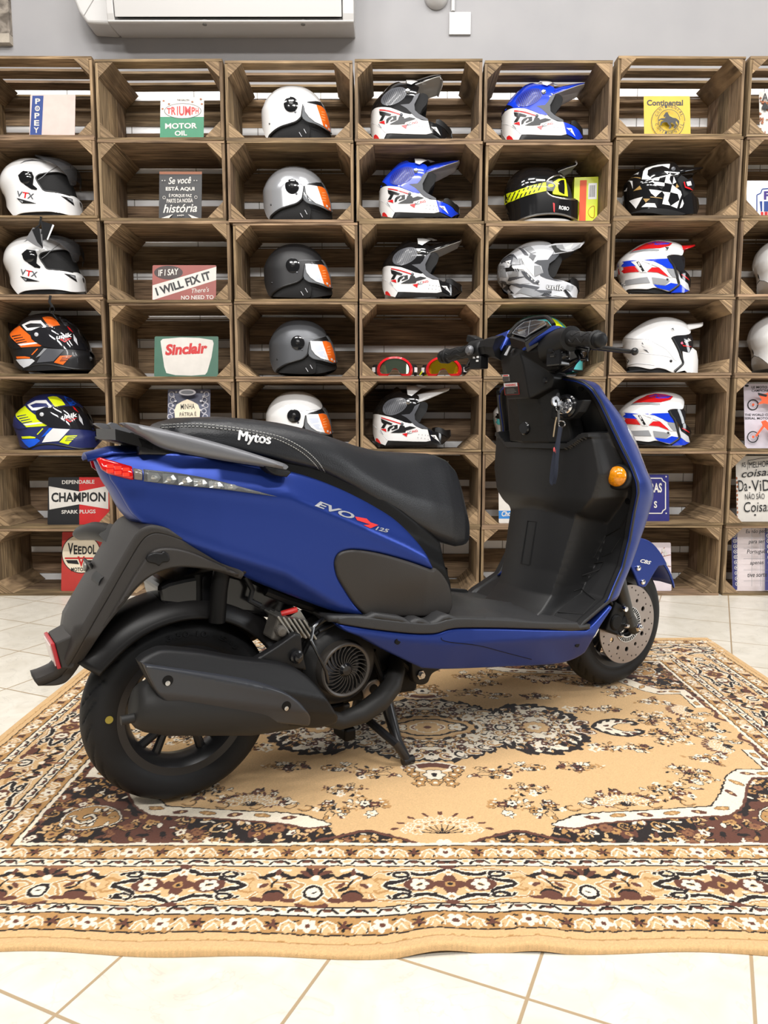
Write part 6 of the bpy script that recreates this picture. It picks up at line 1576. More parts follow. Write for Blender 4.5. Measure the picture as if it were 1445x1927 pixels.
    def disc(h, name, c, r, mat, lift=.002, dep=.006, parent=None, dome=.002, prof=None):
        p = h.onsurf([c])[0]; rr = r / h.zoom[2] * 3.5 / FPX; b = MB(); y0 = p.y - lift
        for sd in (1,):
            b.lathe([(0, sd * (y0 - dome)), (rr * .7, sd * (y0 - dome * .8)), (rr, sd * y0), (rr, sd * (y0 + dep))], (p.x, 0, p.z), 'y', 20)
        return b.build(name, mat, parent or h.root, smooth=True, sharp=40)
    def text(h, s, a, b, hz, mat, bold=.02, shear=0.0, lift=.0016, parent=None, name='lettering', full=None, W=None, D=None, down=None):
        vs, fs = text_mesh(s, 1.0, bold, shear); x0, x1 = min(v.x for v in vs), max(v.x for v in vs); y0, y1 = min(v.y for v in vs), max(v.y for v in vs)
        a, b = Vector(a), Vector(b); ax = b - a; n_ = Vector((ax.y, -ax.x)).normalized()
        q = [a + ax * ((v.x - x0) / (x1 - x0)) + n_ * (hz * (v.y - y0) / (y1 - y0)) for v in vs]
        return mk(name, h.onsurf([(p.x, p.y) for p in q], lift, full, W, D), fs, mat, parent or h.root)
    def peak(h, edge, wd, crown, top, under, name='peak', parent=None, n=16):
        """sun peak: near edge traced in the photo, mirrored across the middle plane"""
        rows = []; m = len(edge); e = cspline(edge, 4); k = len(e)
        for i, (x, y) in enumerate(e):
            f = i / (k - 1); w_ = np.interp(f, np.linspace(0, 1, len(wd)), wd); cr = np.interp(f, np.linspace(0, 1, len(crown)), crown)
            (lx, lz), = h.loc([(x, y)], -w_)
            rows.append([Vector((lx + .012 * f * (1 - (2 * j / n - 1) ** 2), -w_ + 2 * w_ * j / n, lz + cr * (1.25 * (1 - abs(2 * j / n - 1) ** 5)))) for j in range(n + 1)])
        b = MB(); b.rings(rows, closed=False, caps=False); o = b.build(name, [top, under], parent or h.root, smooth=True, sharp=50, fixn=False)
        up = sum(p.normal.z for p in o.data.polygons)
        if up < 0: o.data.flip_normals()
        md = o.modifiers.new('sol', 'SOLIDIFY'); md.thickness = .004; md.offset = -1; md.material_offset = 1; md.material_offset_rim = 1
        return o
def rot_ell(cx, cy, rx, ry, ang, n=22):
    c, s = math.cos(ang), math.sin(ang); return [(cx + rx * math.cos(t) * c - ry * math.sin(t) * s, cy + rx * math.cos(t) * s + ry * math.sin(t) * c) for t in [2 * math.pi * i / n for i in range(n)]]

# ---------------- open-face helmets with a long visor
def jet(row, xc, label, mat, strap=False):
    h = Helmet('open_face_helmet', label, row, xc, (460, 150, 7.225), W=.118, D=.115, ref=(0, 560), group='open-face helmets with stickered visors')
    h.setfull([(235, 480), (250, 420), (290, 330), (350, 250), (430, 180), (530, 135), (640, 118), (760, 125), (860, 155), (950, 210), (1020, 280), (1080, 370), (1130, 470), (1165, 590), (1180, 700), (1185, 760), (1150, 795), (700, 797), (300, 795), (262, 720), (240, 620)])
    h.shell('shell', [(300, 795), (262, 720), (240, 620), (235, 480), (250, 420), (290, 330), (350, 250), (430, 180), (530, 135), (640, 118), (760, 125), (860, 155), (950, 210), (1010, 268), (1035, 305), (960, 306), (880, 303), (835, 314), (800, 340), (787, 410), (775, 490), (745, 535), (690, 575), (600, 605), (500, 638), (420, 685), (350, 750), (335, 795)], mat)
    h.line('edge_trim', [(800, 338), (787, 410), (775, 490), (745, 535), (690, 575), (600, 605), (500, 638), (420, 685), (350, 750), (330, 790)], .0045, TRIM, lift=-.002)
    l = h.shell('lining', [(345, 790), (420, 690), (500, 642), (620, 606), (740, 548), (790, 530), (850, 580), (885, 650), (880, 730), (850, 795), (600, 797)], LIN, lift=-.010, thick=.02)
    h.shell('inner_padding', [(800, 360), (900, 320), (1030, 330), (1100, 430), (1140, 560), (1165, 700), (1150, 795), (840, 795), (790, 600)], LIN, lift=-.022, thick=.01)
    b = MB()
    for p, q in (((740, 705), (775, 765)), ((803, 660), (835, 720))): b.tube(h.onsurf([p, q], -.008), .0016, 6)
    b.build('strap_slot', LGR, l)
    v = h.shell('visor', [(800, 345), (840, 314), (900, 305), (1010, 312), (1042, 312), (1082, 372), (1132, 470), (1166, 590), (1180, 690), (1186, 735), (1120, 690), (1040, 642), (950, 600), (850, 570), (800, 530), (783, 480)], CLEAR, lift=.004, thick=.003)
    h.graphics([([(850, 309), (950, 302), (1035, 315), (1078, 385), (1040, 362), (980, 345), (900, 326)], BKP), ([(808, 322), (900, 332), (978, 350), (1020, 470), (1073, 635), (960, 580), (880, 515), (826, 440)], WHT), ([(978, 350), (1040, 366), (1095, 415), (1132, 510), (1158, 610), (1168, 716), (1130, 688), (1073, 635), (1020, 470)], ORG),
                ([(840, 382), (975, 398), (995, 465), (880, 462)], TXT), ([(900, 478), (1000, 482), (1035, 585), (955, 552)], TXT), ([(850, 350), (950, 362), (952, 372), (855, 360)], TXT)] +
               [([(1046, 440 + 34 * i), (1098, 450 + 36 * i), (1102, 460 + 36 * i), (1050, 450 + 34 * i)], gl_('pale_orange_print', (250, 170, 110), .4, .1)) for i in range(4)] + [([(1100, 610), (1125, 630), (1125, 655), (1102, 640)], WHT), ([(1140, 655), (1157, 672), (1160, 700), (1144, 690)], WHT)], 'visor_sticker', lift=.0055, parent=v)
    h.line('visor_edge', [(786, 528), (850, 575), (950, 605), (1040, 648), (1120, 697), (1184, 740)], .0022, TRIM, lift=.003, parent=v)
    d = h.disc('visor_pivot', (632, 340), 90, BLK, lift=.004, dep=.012, dome=.003); h.disc('pivot_screw', (632, 335), 30, BKP, lift=.008, dep=.004, parent=d)
    h.disc('rivet', (691, 440), 14, DGR, lift=.001); h.disc('rivet', (343, 601), 12, BKP, lift=.0005)
    h.line('crease', [(720, 268), (830, 270), (930, 285), (1000, 300)], .0008, GRY, lift=0.0)
    if strap:
        b = MB(); z = .008; b.tube([Vector((-.165, -.07, z + .006)), Vector((-.19, -.08, z + .008)), Vector((-.225, -.075, z))], .012, 10, flat=.5); b.build('chin_strap', LIN, h.root, smooth=True)
    return h
jet(0, 560, 'glossy white open-face helmet with orange visor sticker, in the top row', WHT, strap=False)
jet(1, 562, 'silver grey open-face helmet with orange visor sticker', SIL)
jet(2, 563, 'matte black open-face helmet with orange visor sticker', MATB)
jet(3, 572, 'graphite grey open-face helmet in the crate beside the goggles', GRA)
jet(4, 565, 'white open-face helmet half hidden behind the scooter seat', WHT)

# ---------------- motocross helmets
def mx(row, xc, label, dome, chin, peaktop, under=WHT, raised=False, mesh=DGR, name='motocross_helmet', pk=True):
    h = Helmet(name, label, row, xc, (920, 150, 7.225), W=.120, D=.105, ref=(0, 1010), group='motocross helmets with racing lettering')
    h.setfull([(172, 470), (190, 400), (250, 320), (330, 230), (420, 140), (520, 92), (640, 75), (780, 80), (900, 130), (1000, 230), (1100, 400), (1180, 530), (1250, 640), (1275, 760), (1270, 826), (700, 830), (235, 828), (185, 760), (165, 690), (172, 560)])
    h.shell('crown', [(200, 425), (240, 345), (330, 230), (420, 142), (520, 92), (640, 76), (780, 82), (880, 122), (860, 205), (822, 270), (790, 350), (780, 420), (792, 478), (740, 480), (640, 442), (540, 402), (440, 386), (330, 388), (250, 405)], dome)
    h.shell('lower_shell', [(175, 490), (215, 432), (290, 396), (390, 386), (500, 396), (600, 432), (700, 472), (792, 480), (845, 530), (930, 568), (1012, 576), (1030, 650), (1055, 740), (985, 758), (800, 755), (600, 747), (440, 747), (398, 826), (235, 828), (185, 760), (165, 690), (172, 560)], WHT, smooth=False, lift=.0)
    h.shell('rear_band', [(172, 490), (188, 405), (236, 350), (330, 380), (250, 412), (205, 446)], BLK, lift=.0015, smooth=False)
    h.shell('chin_bar', [(1013, 578), (1160, 640), (1218, 690), (1248, 750), (1268, 826), (1205, 828), (1055, 742), (1030, 650)], chin, smooth=False, lift=.001)
    h.shell('mouth_guard', [(1112, 612), (1118, 562), (1160, 560), (1205, 592), (1247, 652), (1272, 725), (1276, 822), (1258, 770), (1222, 690), (1165, 640)], TRIM, lift=.002, smooth=False)
    h.shell('eye_port_gasket', [(640, 356), (760, 344), (800, 300), (832, 230), (905, 195), (875, 262), (830, 350), (836, 430), (885, 478), (1010, 550), (1012, 577), (900, 548), (850, 532), (800, 478), (720, 402)], pmat('grey_gasket', srgb(74, 76, 82), .4), lift=.0005, smooth=False)
    h.shell('lining', [(830, 260), (935, 188), (1002, 240), (992, 330), (935, 405), (900, 470), (840, 440), (822, 350)], LIN, lift=-.012, thick=.05)
    h.shell('cheek_pad', [(840, 440), (900, 470), (1000, 540), (1100, 610), (1050, 640), (900, 560)], LIN, lift=-.02, thick=.03)
    h.shell('bottom_trim', [(440, 750), (700, 758), (985, 760), (1055, 745), (1200, 826), (400, 828)], TRIM, lift=-.003, smooth=False)
    me_ = rot_ell(545, 245, 195, 105, -.42)
    it = [(me_, mesh)]
    for i in range(12):
        u = -150 + 27 * i; c, s = math.cos(-.42), math.sin(-.42); hh = 92 * math.sqrt(max(0.02, 1 - (u / 190) ** 2))
        p0 = (545 + u * c + hh * s * .9, 245 + u * s - hh * c * .9); p1 = (545 + u * c - hh * s * .9, 245 + u * s + hh * c * .9)
        it.append(([p0, (p0[0] + 8, p0[1] + 2), (p1[0] + 8, p1[1] + 2), p1], BKP))
    h.graphics(it, 'vent_mesh')
    h.graphics([([(340, 420), (640, 484), (640, 500), (340, 436)], RED), ([(335, 445), (515, 488), (495, 512), (428, 500), (385, 575), (335, 582), (378, 512), (345, 492)], BKP), ([(470, 532), (532, 508), (512, 545), (478, 568), (466, 600), (437, 612), (442, 560)], BKP), ([(520, 516), (585, 504), (586, 562), (505, 590), (492, 578), (538, 552), (540, 530)], BKP),
                ([(480, 627), (600, 566), (622, 512), (680, 522), (692, 546), (762, 525), (850, 546), (762, 576), (704, 592), (692, 620), (600, 626)], BKP), ([(328, 602), (412, 572), (420, 622)], RED), ([(645, 642), (722, 626), (714, 686)], RED), ([(236, 822), (240, 778), (272, 760), (305, 780), (332, 822)], RED),
                ([(316, 622), (330, 618), (372, 668), (362, 674)], GRY), ([(1050, 660), (1122, 665), (1172, 780)], WHT), ([(1080, 680), (1108, 684), (1112, 712)], BKP)] + [(rot_ell(x, y, 6, 6, 0, 8), BKP) for x, y in ((885, 650), (932, 655), (978, 660), (1016, 666), (870, 698), (920, 704), (970, 711), (1018, 722))], 'graphic')
    h.text('AC', (722, 655), (790, 628), 38, DGR, bold=.01, lift=.002); h.text('ING', (795, 626), (872, 606), 34, RED, bold=.01, lift=.002)
    h.line('crease', [(190, 610), (240, 610), (330, 650), (430, 738)], .0012, LGR, lift=.001, spl=False)
    h.disc('strap_snap', (650, 492), 20, DGR, lift=.002)
    if pk:
        if raised: h.peak([(540, 205), (600, 180), (800, 98), (950, 40), (1090, -15), (1170, -30), (1190, 10)], [.090, .098, .10, .098, .088], [.03, .035, .03, .02, .012], peaktop, under)
        else: h.peak([(590, 182), (725, 242), (1000, 150), (1180, 86), (1298, 52)], [.088, .098, .096, .082, .066], [.034, .036, .03, .02, .012], peaktop, under)
        h.disc('peak_screw', (740, 172), 28, STEEL, lift=.006, dep=.02)
        h.graphics([([(655, 74), (690, 64), (800, 62), (860, 62), (945, 90), (880, 104), (780, 104), (720, 88)], WHT)], 'top_vent', lift=.012)
    return h
mx(0, 1010, 'royal blue and white motocross helmet in the top row', BLU, BLU, BLU, mesh=gl_('mesh_blue', (26, 44, 150), .4, .1))
mx(0, 765, 'black and white motocross helmet with a raised white peak, top row', BLK, BLK, BLK, raised=True)
mx(1, 780, 'royal blue and white motocross helmet in the second row from the top', BLU, BLU, BLU, mesh=gl_('mesh_blue', (0, 0, 0)))
mx(2, 785, 'black and white motocross helmet in the crate directly above the goggles', BLK, BLK, BLK)
mx(4, 766, 'black and white motocross helmet in the crate directly below the goggles', BLK, BLK, WHT)
mx(5, 764, 'motocross helmet hidden by the scooter seat, only its white peak tip showing', BLK, BLK, WHT)
mx(6, 762, 'blue and white motocross helmet mostly hidden behind the seat, bottom row', BLU, BLU, BLU)

# ---------------- grey camouflage motocross helmet
def camo():
    h = Helmet('motocross_helmet', 'grey and white camouflage motocross helmet behind the handlebar', 2, 1010, (920, 445, 7.225), W=.120, D=.105)
    h.setfull([(115, 480), (125, 390), (180, 310), (270, 240), (370, 165), (470, 105), (600, 72), (740, 78), (860, 120), (960, 210), (1040, 330), (1110, 480), (1180, 600), (1210, 720), (1195, 835), (700, 838), (330, 838), (260, 740), (170, 690), (120, 600)])
    h.shell('shell', [(115, 480), (125, 390), (180, 310), (270, 240), (370, 165), (470, 105), (600, 72), (740, 78), (850, 115), (880, 200), (830, 290), (800, 400), (800, 500), (850, 575), (1000, 600), (1110, 640), (1180, 680), (1205, 740), (1190, 835), (1000, 832), (850, 820), (600, 830), (340, 836), (310, 790), (200, 770), (130, 640)], LGR, smooth=False)
    h.shell('eye_port_gasket', [(615, 360), (660, 325), (800, 318), (840, 260), (960, 240), (900, 310), (820, 370), (800, 450), (815, 530), (880, 580), (1000, 608), (920, 606), (780, 575), (700, 540), (690, 520), (740, 495), (710, 400)], pmat('grey_gasket', 0, 0), lift=.001, smooth=False)
    h.shell('lining', [(820, 300), (940, 240), (1000, 300), (960, 420), (900, 540), (830, 520), (805, 450)], LIN, lift=-.014, thick=.05)
    h.shell('mouth_guard', [(1110, 640), (1100, 590), (1130, 560), (1200, 620), (1230, 690), (1215, 780), (1190, 690)], TRIM, lift=.002, smooth=False)
    h.shell('bottom_trim', [(340, 830), (600, 828), (850, 818), (1100, 836), (340, 840)], TRIM, lift=-.004, smooth=False)
    WH2 = WHT
    h.graphics([([(128, 385), (190, 305), (270, 250), (330, 240), (400, 330), (430, 380), (330, 390), (270, 370), (210, 350)], DGR), ([(130, 380), (290, 245), (330, 262), (250, 310), (170, 372)], BKP), ([(220, 340), (300, 320), (265, 420)], WH2), ([(330, 280), (400, 330), (430, 385), (300, 390)], GRY), ([(195, 430), (270, 425), (300, 380), (350, 470), (230, 480)], BKP),
                ([(140, 400), (210, 400), (240, 560), (140, 560)], GRY), ([(240, 490), (400, 470), (400, 540), (270, 560)], GRY), ([(305, 410), (480, 390), (600, 550), (690, 640), (680, 665), (560, 580), (470, 455), (330, 440)], WH2), ([(430, 470), (500, 480), (620, 600), (690, 660), (600, 640), (490, 560)], DGR), ([(270, 560), (490, 545), (380, 600), (250, 610)], DGR),
                ([(280, 610), (470, 560), (560, 640), (420, 650)], LGR), ([(260, 640), (420, 650), (690, 690), (620, 740), (420, 700)], DGR), ([(130, 610), (230, 620), (260, 700), (340, 780), (200, 740)], DGR), ([(230, 640), (300, 660), (270, 690), (330, 780), (290, 760), (230, 680)], BKP), ([(350, 790), (460, 690), (640, 730), (560, 760), (420, 770)], GRY),
                ([(420, 770), (640, 740), (850, 740), (800, 790), (600, 825)], GRY), ([(620, 730), (850, 735), (850, 770), (700, 770)], DGR), ([(440, 150), (560, 130), (640, 220), (560, 230)], GRY), ([(380, 160), (460, 170), (540, 260), (480, 250), (430, 190)], DGR), ([(560, 230), (640, 260), (600, 330), (540, 280)], DGR), ([(440, 310), (560, 300), (610, 400), (610, 550), (500, 420)], WH2),
                ([(610, 400), (690, 400), (735, 490), (620, 545)], GRY), ([(700, 800), (760, 760), (850, 800), (800, 820)], DGR), ([(860, 800), (1000, 740), (1050, 830)], WH2), ([(1010, 730), (1040, 720), (1130, 830), (1080, 830)], BKP), ([(1060, 660), (1150, 680), (1110, 750), (1040, 710)], GRY)] +
               [([(310 + 34 * i, 440), (322 + 34 * i, 440), (342 + 34 * i, 475), (330 + 34 * i, 475)], BKP) for i in range(3)] + [([(400 + 18 * i, 300), (406 + 18 * i, 300), (426 + 18 * i, 384), (420 + 18 * i, 384)], BKP) for i in range(3)] + [([(715 + 26 * i, 815 - 6 * i), (727 + 26 * i, 812 - 6 * i), (762 + 26 * i, 770 - 3 * i), (752 + 26 * i, 768 - 3 * i)], BKP) for i in range(4)], 'graphic')
    h.text('unik', (775, 715), (1020, 745), 78, BKP, bold=.05, lift=.0030); h.text('unik', (778, 713), (1017, 741), 70, WHT, bold=.015, lift=.0042)
    h.disc('strap_snap', (660, 618), 22, DGR, lift=.003)
    p = h.peak([(590, 235), (680, 275), (820, 255), (1000, 222), (1150, 195), (1298, 82)], [.085, .095, .095, .088, .07], [.034, .036, .03, .02, .014], LGR, DGR)
    pf = lambda q: h.loc(q, -.098)
    def pkpoly(items):
        V, F, M, mats = [], [], [], []
        for li, (q, m) in enumerate(items):
            if m not in mats: mats.append(m)
            b0 = len(V); V += [(x, -.0995 - .0002 * li, z) for x, z in pf(q)] + [(x, -.0935, z) for x, z in pf(q)]; n = len(q); F += [tuple(range(b0, b0 + n)), tuple(range(b0 + 2 * n - 1, b0 + n - 1, -1))] + [(b0 + i, b0 + n + i, b0 + n + (i + 1) % n, b0 + (i + 1) % n) for i in range(n)]; M += [mats.index(m)] * (n + 2)
        o = mk('peak_side', V, F, mats, p, midx=M)
    pkpoly([([(590, 235), (620, 180), (760, 130), (900, 95), (1020, 90), (1298, 84), (1240, 150), (1150, 195), (1000, 222), (820, 255), (680, 275)], LGR), ([(590, 235), (620, 185), (760, 140), (800, 160), (700, 200)], GRY), ([(760, 180), (850, 120), (1000, 110), (1030, 180), (900, 160)], GRY), ([(1030, 150), (1150, 95), (1100, 170), (1050, 180)], WHT), ([(1120, 180), (1250, 95), (1230, 150), (1160, 190)], GRY), ([(670, 230), (690, 190), (705, 215), (720, 235)], BKP), ([(845, 130), (910, 120), (920, 150), (980, 190), (1060, 205), (900, 225), (870, 180)], BKP)])
camo()

# ---------------- white full-face helmets with the visor up
def vtx(row, xc, label, plain=False):
    h = Helmet('full_face_helmet', label, row, xc, (0, 290, 7.225), W=.122, D=.12, ref=(1, 80), group='white full-face helmets')
    h.setfull([(40, 430), (60, 320), (120, 220), (200, 150), (290, 105), (400, 78), (520, 78), (620, 92), (720, 125), (800, 180), (880, 260), (950, 360), (1000, 470), (1040, 580), (1090, 650), (1105, 740), (1103, 838), (700, 845), (190, 845), (130, 700), (80, 580), (45, 490)])
    h.shell('shell', [(190, 845), (130, 700), (80, 580), (45, 490), (40, 430), (60, 320), (120, 220), (200, 150), (290, 105), (400, 78), (520, 78), (620, 92), (720, 125), (800, 180), (880, 260), (914, 306), (840, 266), (740, 252), (600, 262), (520, 285), (491, 322), (510, 372), (555, 440), (600, 495), (700, 510), (830, 530), (950, 565), (1040, 592), (1090, 652), (1105, 740), (1103, 838)] + ([(700, 842)] if plain else [(960, 832), (800, 796), (620, 781), (450, 786), (300, 802), (215, 838)]), WHT)
    h.shell('lining', [(491, 322), (520, 285), (600, 262), (740, 252), (840, 264), (914, 306), (955, 390), (962, 480), (958, 566), (830, 532), (700, 512), (600, 497), (550, 440)], LIN, lift=-.010, thick=.06)
    if not plain: h.shell('neck_roll', [(215, 838), (300, 800), (450, 785), (620, 780), (800, 795), (960, 834), (700, 846), (300, 846)], LIN, lift=-.008, thick=.02)
    h.line('eye_port_trim', [(914, 306), (840, 266), (740, 252), (600, 262), (520, 285), (491, 322), (510, 372), (555, 440), (600, 495), (700, 510), (830, 530), (950, 565)], .0035, TRIM, lift=-.001)
    h.graphics([([(250, 290), (320, 230), (440, 246), (465, 310), (452, 420), (510, 470), (500, 490), (430, 480), (340, 420), (270, 350)], BLK), ([(230, 600), (300, 672), (500, 674), (330, 625)], BKP), ([(830, 570), (990, 612), (1015, 706), (900, 622)], BKP), ([(278, 138), (350, 98), (450, 82), (560, 96), (440, 96), (350, 108)], DGR), ([(262, 625), (320, 640), (310, 665)], GRY), ([(910, 598), (980, 618), (1000, 665)], GRY)], 'graphic')
    d = h.disc('visor_pivot', (345, 320), 78, BLK, lift=.003, dep=.01, dome=.005)
    for ch, a, b, m in (('V', (225, 578), (300, 590), DGR), ('T', (300, 592), (382, 605), RED), ('X', (372, 604), (458, 618), DGR)): h.text(ch, a, b, 78, m, bold=.02, lift=.0015)
    fv = [(330, 420), (380, 200), (450, 100), (512, 60), (600, 36), (760, 53), (900, 98), (1010, 168), (1062, 250), (1071, 340), (1062, 432), (900, 520), (600, 500)]
    fl = np.array(cspline(h.loc(fv), 5, True))
    v = h.shell('visor', [(512, 66), (600, 40), (760, 57), (900, 102), (1008, 172), (1058, 252), (1066, 340), (1056, 425), (962, 425), (914, 306), (880, 258), (800, 178), (720, 122), (620, 90)], SMOKE if False else glassmat('light_smoke_visor', (.3, .3, .31), .04, .14), lift=0, thick=.003, full=fl, W=.128, D=.10)
    h.line('visor_edge', [(525, 355), (580, 318), (640, 265), (700, 222), (780, 175)], .0012, GRY, lift=.004, spl=True, parent=v)
    return h
vtx(1, 80, 'white full-face helmet with raised smoke visor, upper of two at left')
vtx(2, 86, 'white full-face helmet under the hanging tag, lower of two at left')
vtx(2, 1487, 'white helmet cut off by the right edge of the photo, upper of two', True)
vtx(3, 1476, 'white helmet cut off by the right edge of the photo, lower of two', True)

# ---------------- full-face helmets with dark visors
def unik(row, xc, label, base, acc, top, chinp, stripe, rear, zoom, ref, curve=WHT, txt=WHT):
    h = Helmet('full_face_helmet', label, row, xc, zoom, W=.124, D=.12, ref=ref)
    h.setfull([(160, 400), (200, 330), (290, 240), (350, 170), (440, 110), (560, 78), (690, 72), (810, 95), (900, 145), (1000, 220), (1100, 330), (1180, 470), (1230, 590), (1270, 680), (1275, 770), (1240, 836), (750, 842), (310, 842), (230, 740), (180, 600), (150, 480)])
    h.shell('shell', [(160, 400), (200, 330), (290, 240), (350, 170), (440, 110), (560, 78), (690, 72), (810, 95), (900, 145), (1000, 220), (1060, 280), (1180, 470), (1230, 590), (1270, 680), (1275, 770), (1240, 836), (750, 842), (310, 842), (230, 740), (180, 600), (150, 480)], base)
    it = [([(288, 243), (415, 370), (432, 420), (482, 462), (580, 503), (555, 518), (290, 535), (230, 470), (165, 400), (200, 330)], acc), ([(578, 125), (650, 112), (705, 118), (770, 160), (820, 232), (680, 256), (630, 195)], acc), ([(310, 230), (420, 172), (560, 165), (640, 252), (600, 256), (560, 210), (420, 206), (345, 235), (380, 270), (550, 256), (430, 305), (368, 305)], curve),
          ([(800, 105), (900, 146), (1000, 232), (890, 242)], top), ([(650, 548), (880, 562), (800, 650), (730, 722), (502, 742), (560, 640)], chinp), ([(820, 648), (985, 645), (860, 770), (738, 738)], stripe), ([(230, 702), (440, 690), (478, 718), (400, 785), (330, 812), (278, 768)], rear), ([(430, 632), (510, 546), (522, 556), (446, 636)], acc), ([(520, 640), (600, 545), (645, 548), (545, 650), (490, 672)], top if top is not DGR else GRY),
          ([(230, 660), (345, 655), (415, 668), (412, 685), (240, 690)], acc), ([(245, 490), (500, 462), (530, 480), (290, 512)], WHT)]
    for i in range(4): it.append(([(172 + 22 * i, 382 + 30 * i), (290 + 26 * i, 360 + 30 * i), (292 + 26 * i, 368 + 30 * i), (178 + 22 * i, 396 + 30 * i)], base))
    for i in range(3): it.append(([(845 - 12 * i, 668 + 22 * i), (965 - 14 * i, 656 + 24 * i), (960 - 14 * i, 666 + 24 * i), (842 - 12 * i, 678 + 22 * i)], base))
    h.graphics(it, 'graphic')
    h.text('unik', (682, 604), (828, 600), 30, txt, bold=.02, shear=.2)
    v = h.shell('visor', [(420, 345), (450, 300), (560, 264), (700, 256), (900, 248), (1040, 262), (1104, 335), (1180, 470), (1229, 588), (1150, 570), (1000, 556), (820, 548), (640, 530), (540, 490), (462, 430)], MIRR, lift=.005, thick=.004)
    h.graphics([([(920, 245), (960, 275), (1005, 335), (945, 292)], RED), ([(1005, 350), (1050, 420), (1070, 510), (1012, 440)], LGR), ([(815, 425), (985, 408), (890, 468)], RED), ([(850, 424), (950, 416), (890, 452)], BKP)], 'visor_mark', lift=.0062, parent=v)
    h.text('unik', (778, 428), (992, 392), 62, WHT, bold=.03, shear=.15, lift=.0075, parent=v)
    h.disc('visor_pivot', (505, 360), 26, LGR, lift=.008, dep=.006)
    h.line('bottom_trim', [(310, 836), (450, 780), (620, 765), (800, 790), (1000, 826), (1230, 832)], .005, TRIM, lift=-.002)
    h.shell('rear_spoiler', [(150, 520), (150, 460), (168, 420), (230, 500), (300, 545), (200, 560)], TRIM if base is not NAV else NAV, lift=.006, smooth=False)
    h.disc('chin_vent', (1225, 690), 30, TRIM, lift=.001)
    return h
MB1 = pmat('satin_black_shell', srgb(30, 30, 32), 0.35, coat=.2)
unik(3, 96, 'orange, grey and black full-face helmet with mirrored visor', MB1, ORG, DGR, DGR, ORG, LGR, (0, 580, 7.225), (3, 96))
unik(4, 106, 'navy blue and neon yellow full-face helmet with dark visor', NAV, YEL, SBL, WHT, YEL, SBL, (10, 730, 7.225), (4, 106), txt=BKP)
unik(3, 1012, 'colourful yellow and teal full-face helmet half hidden behind the handlebar', TEA, YEL, YEL, TEA, YEL, YEL, (0, 578, 7.225), (3, 96), curve=RED)
unik(6, 352, 'white and yellow helmet glimpsed under the rear mudguard, bottom row', WHT, YEL, WHT, WHT, YEL, WHT, (0, 580, 7.225), (3, 96))

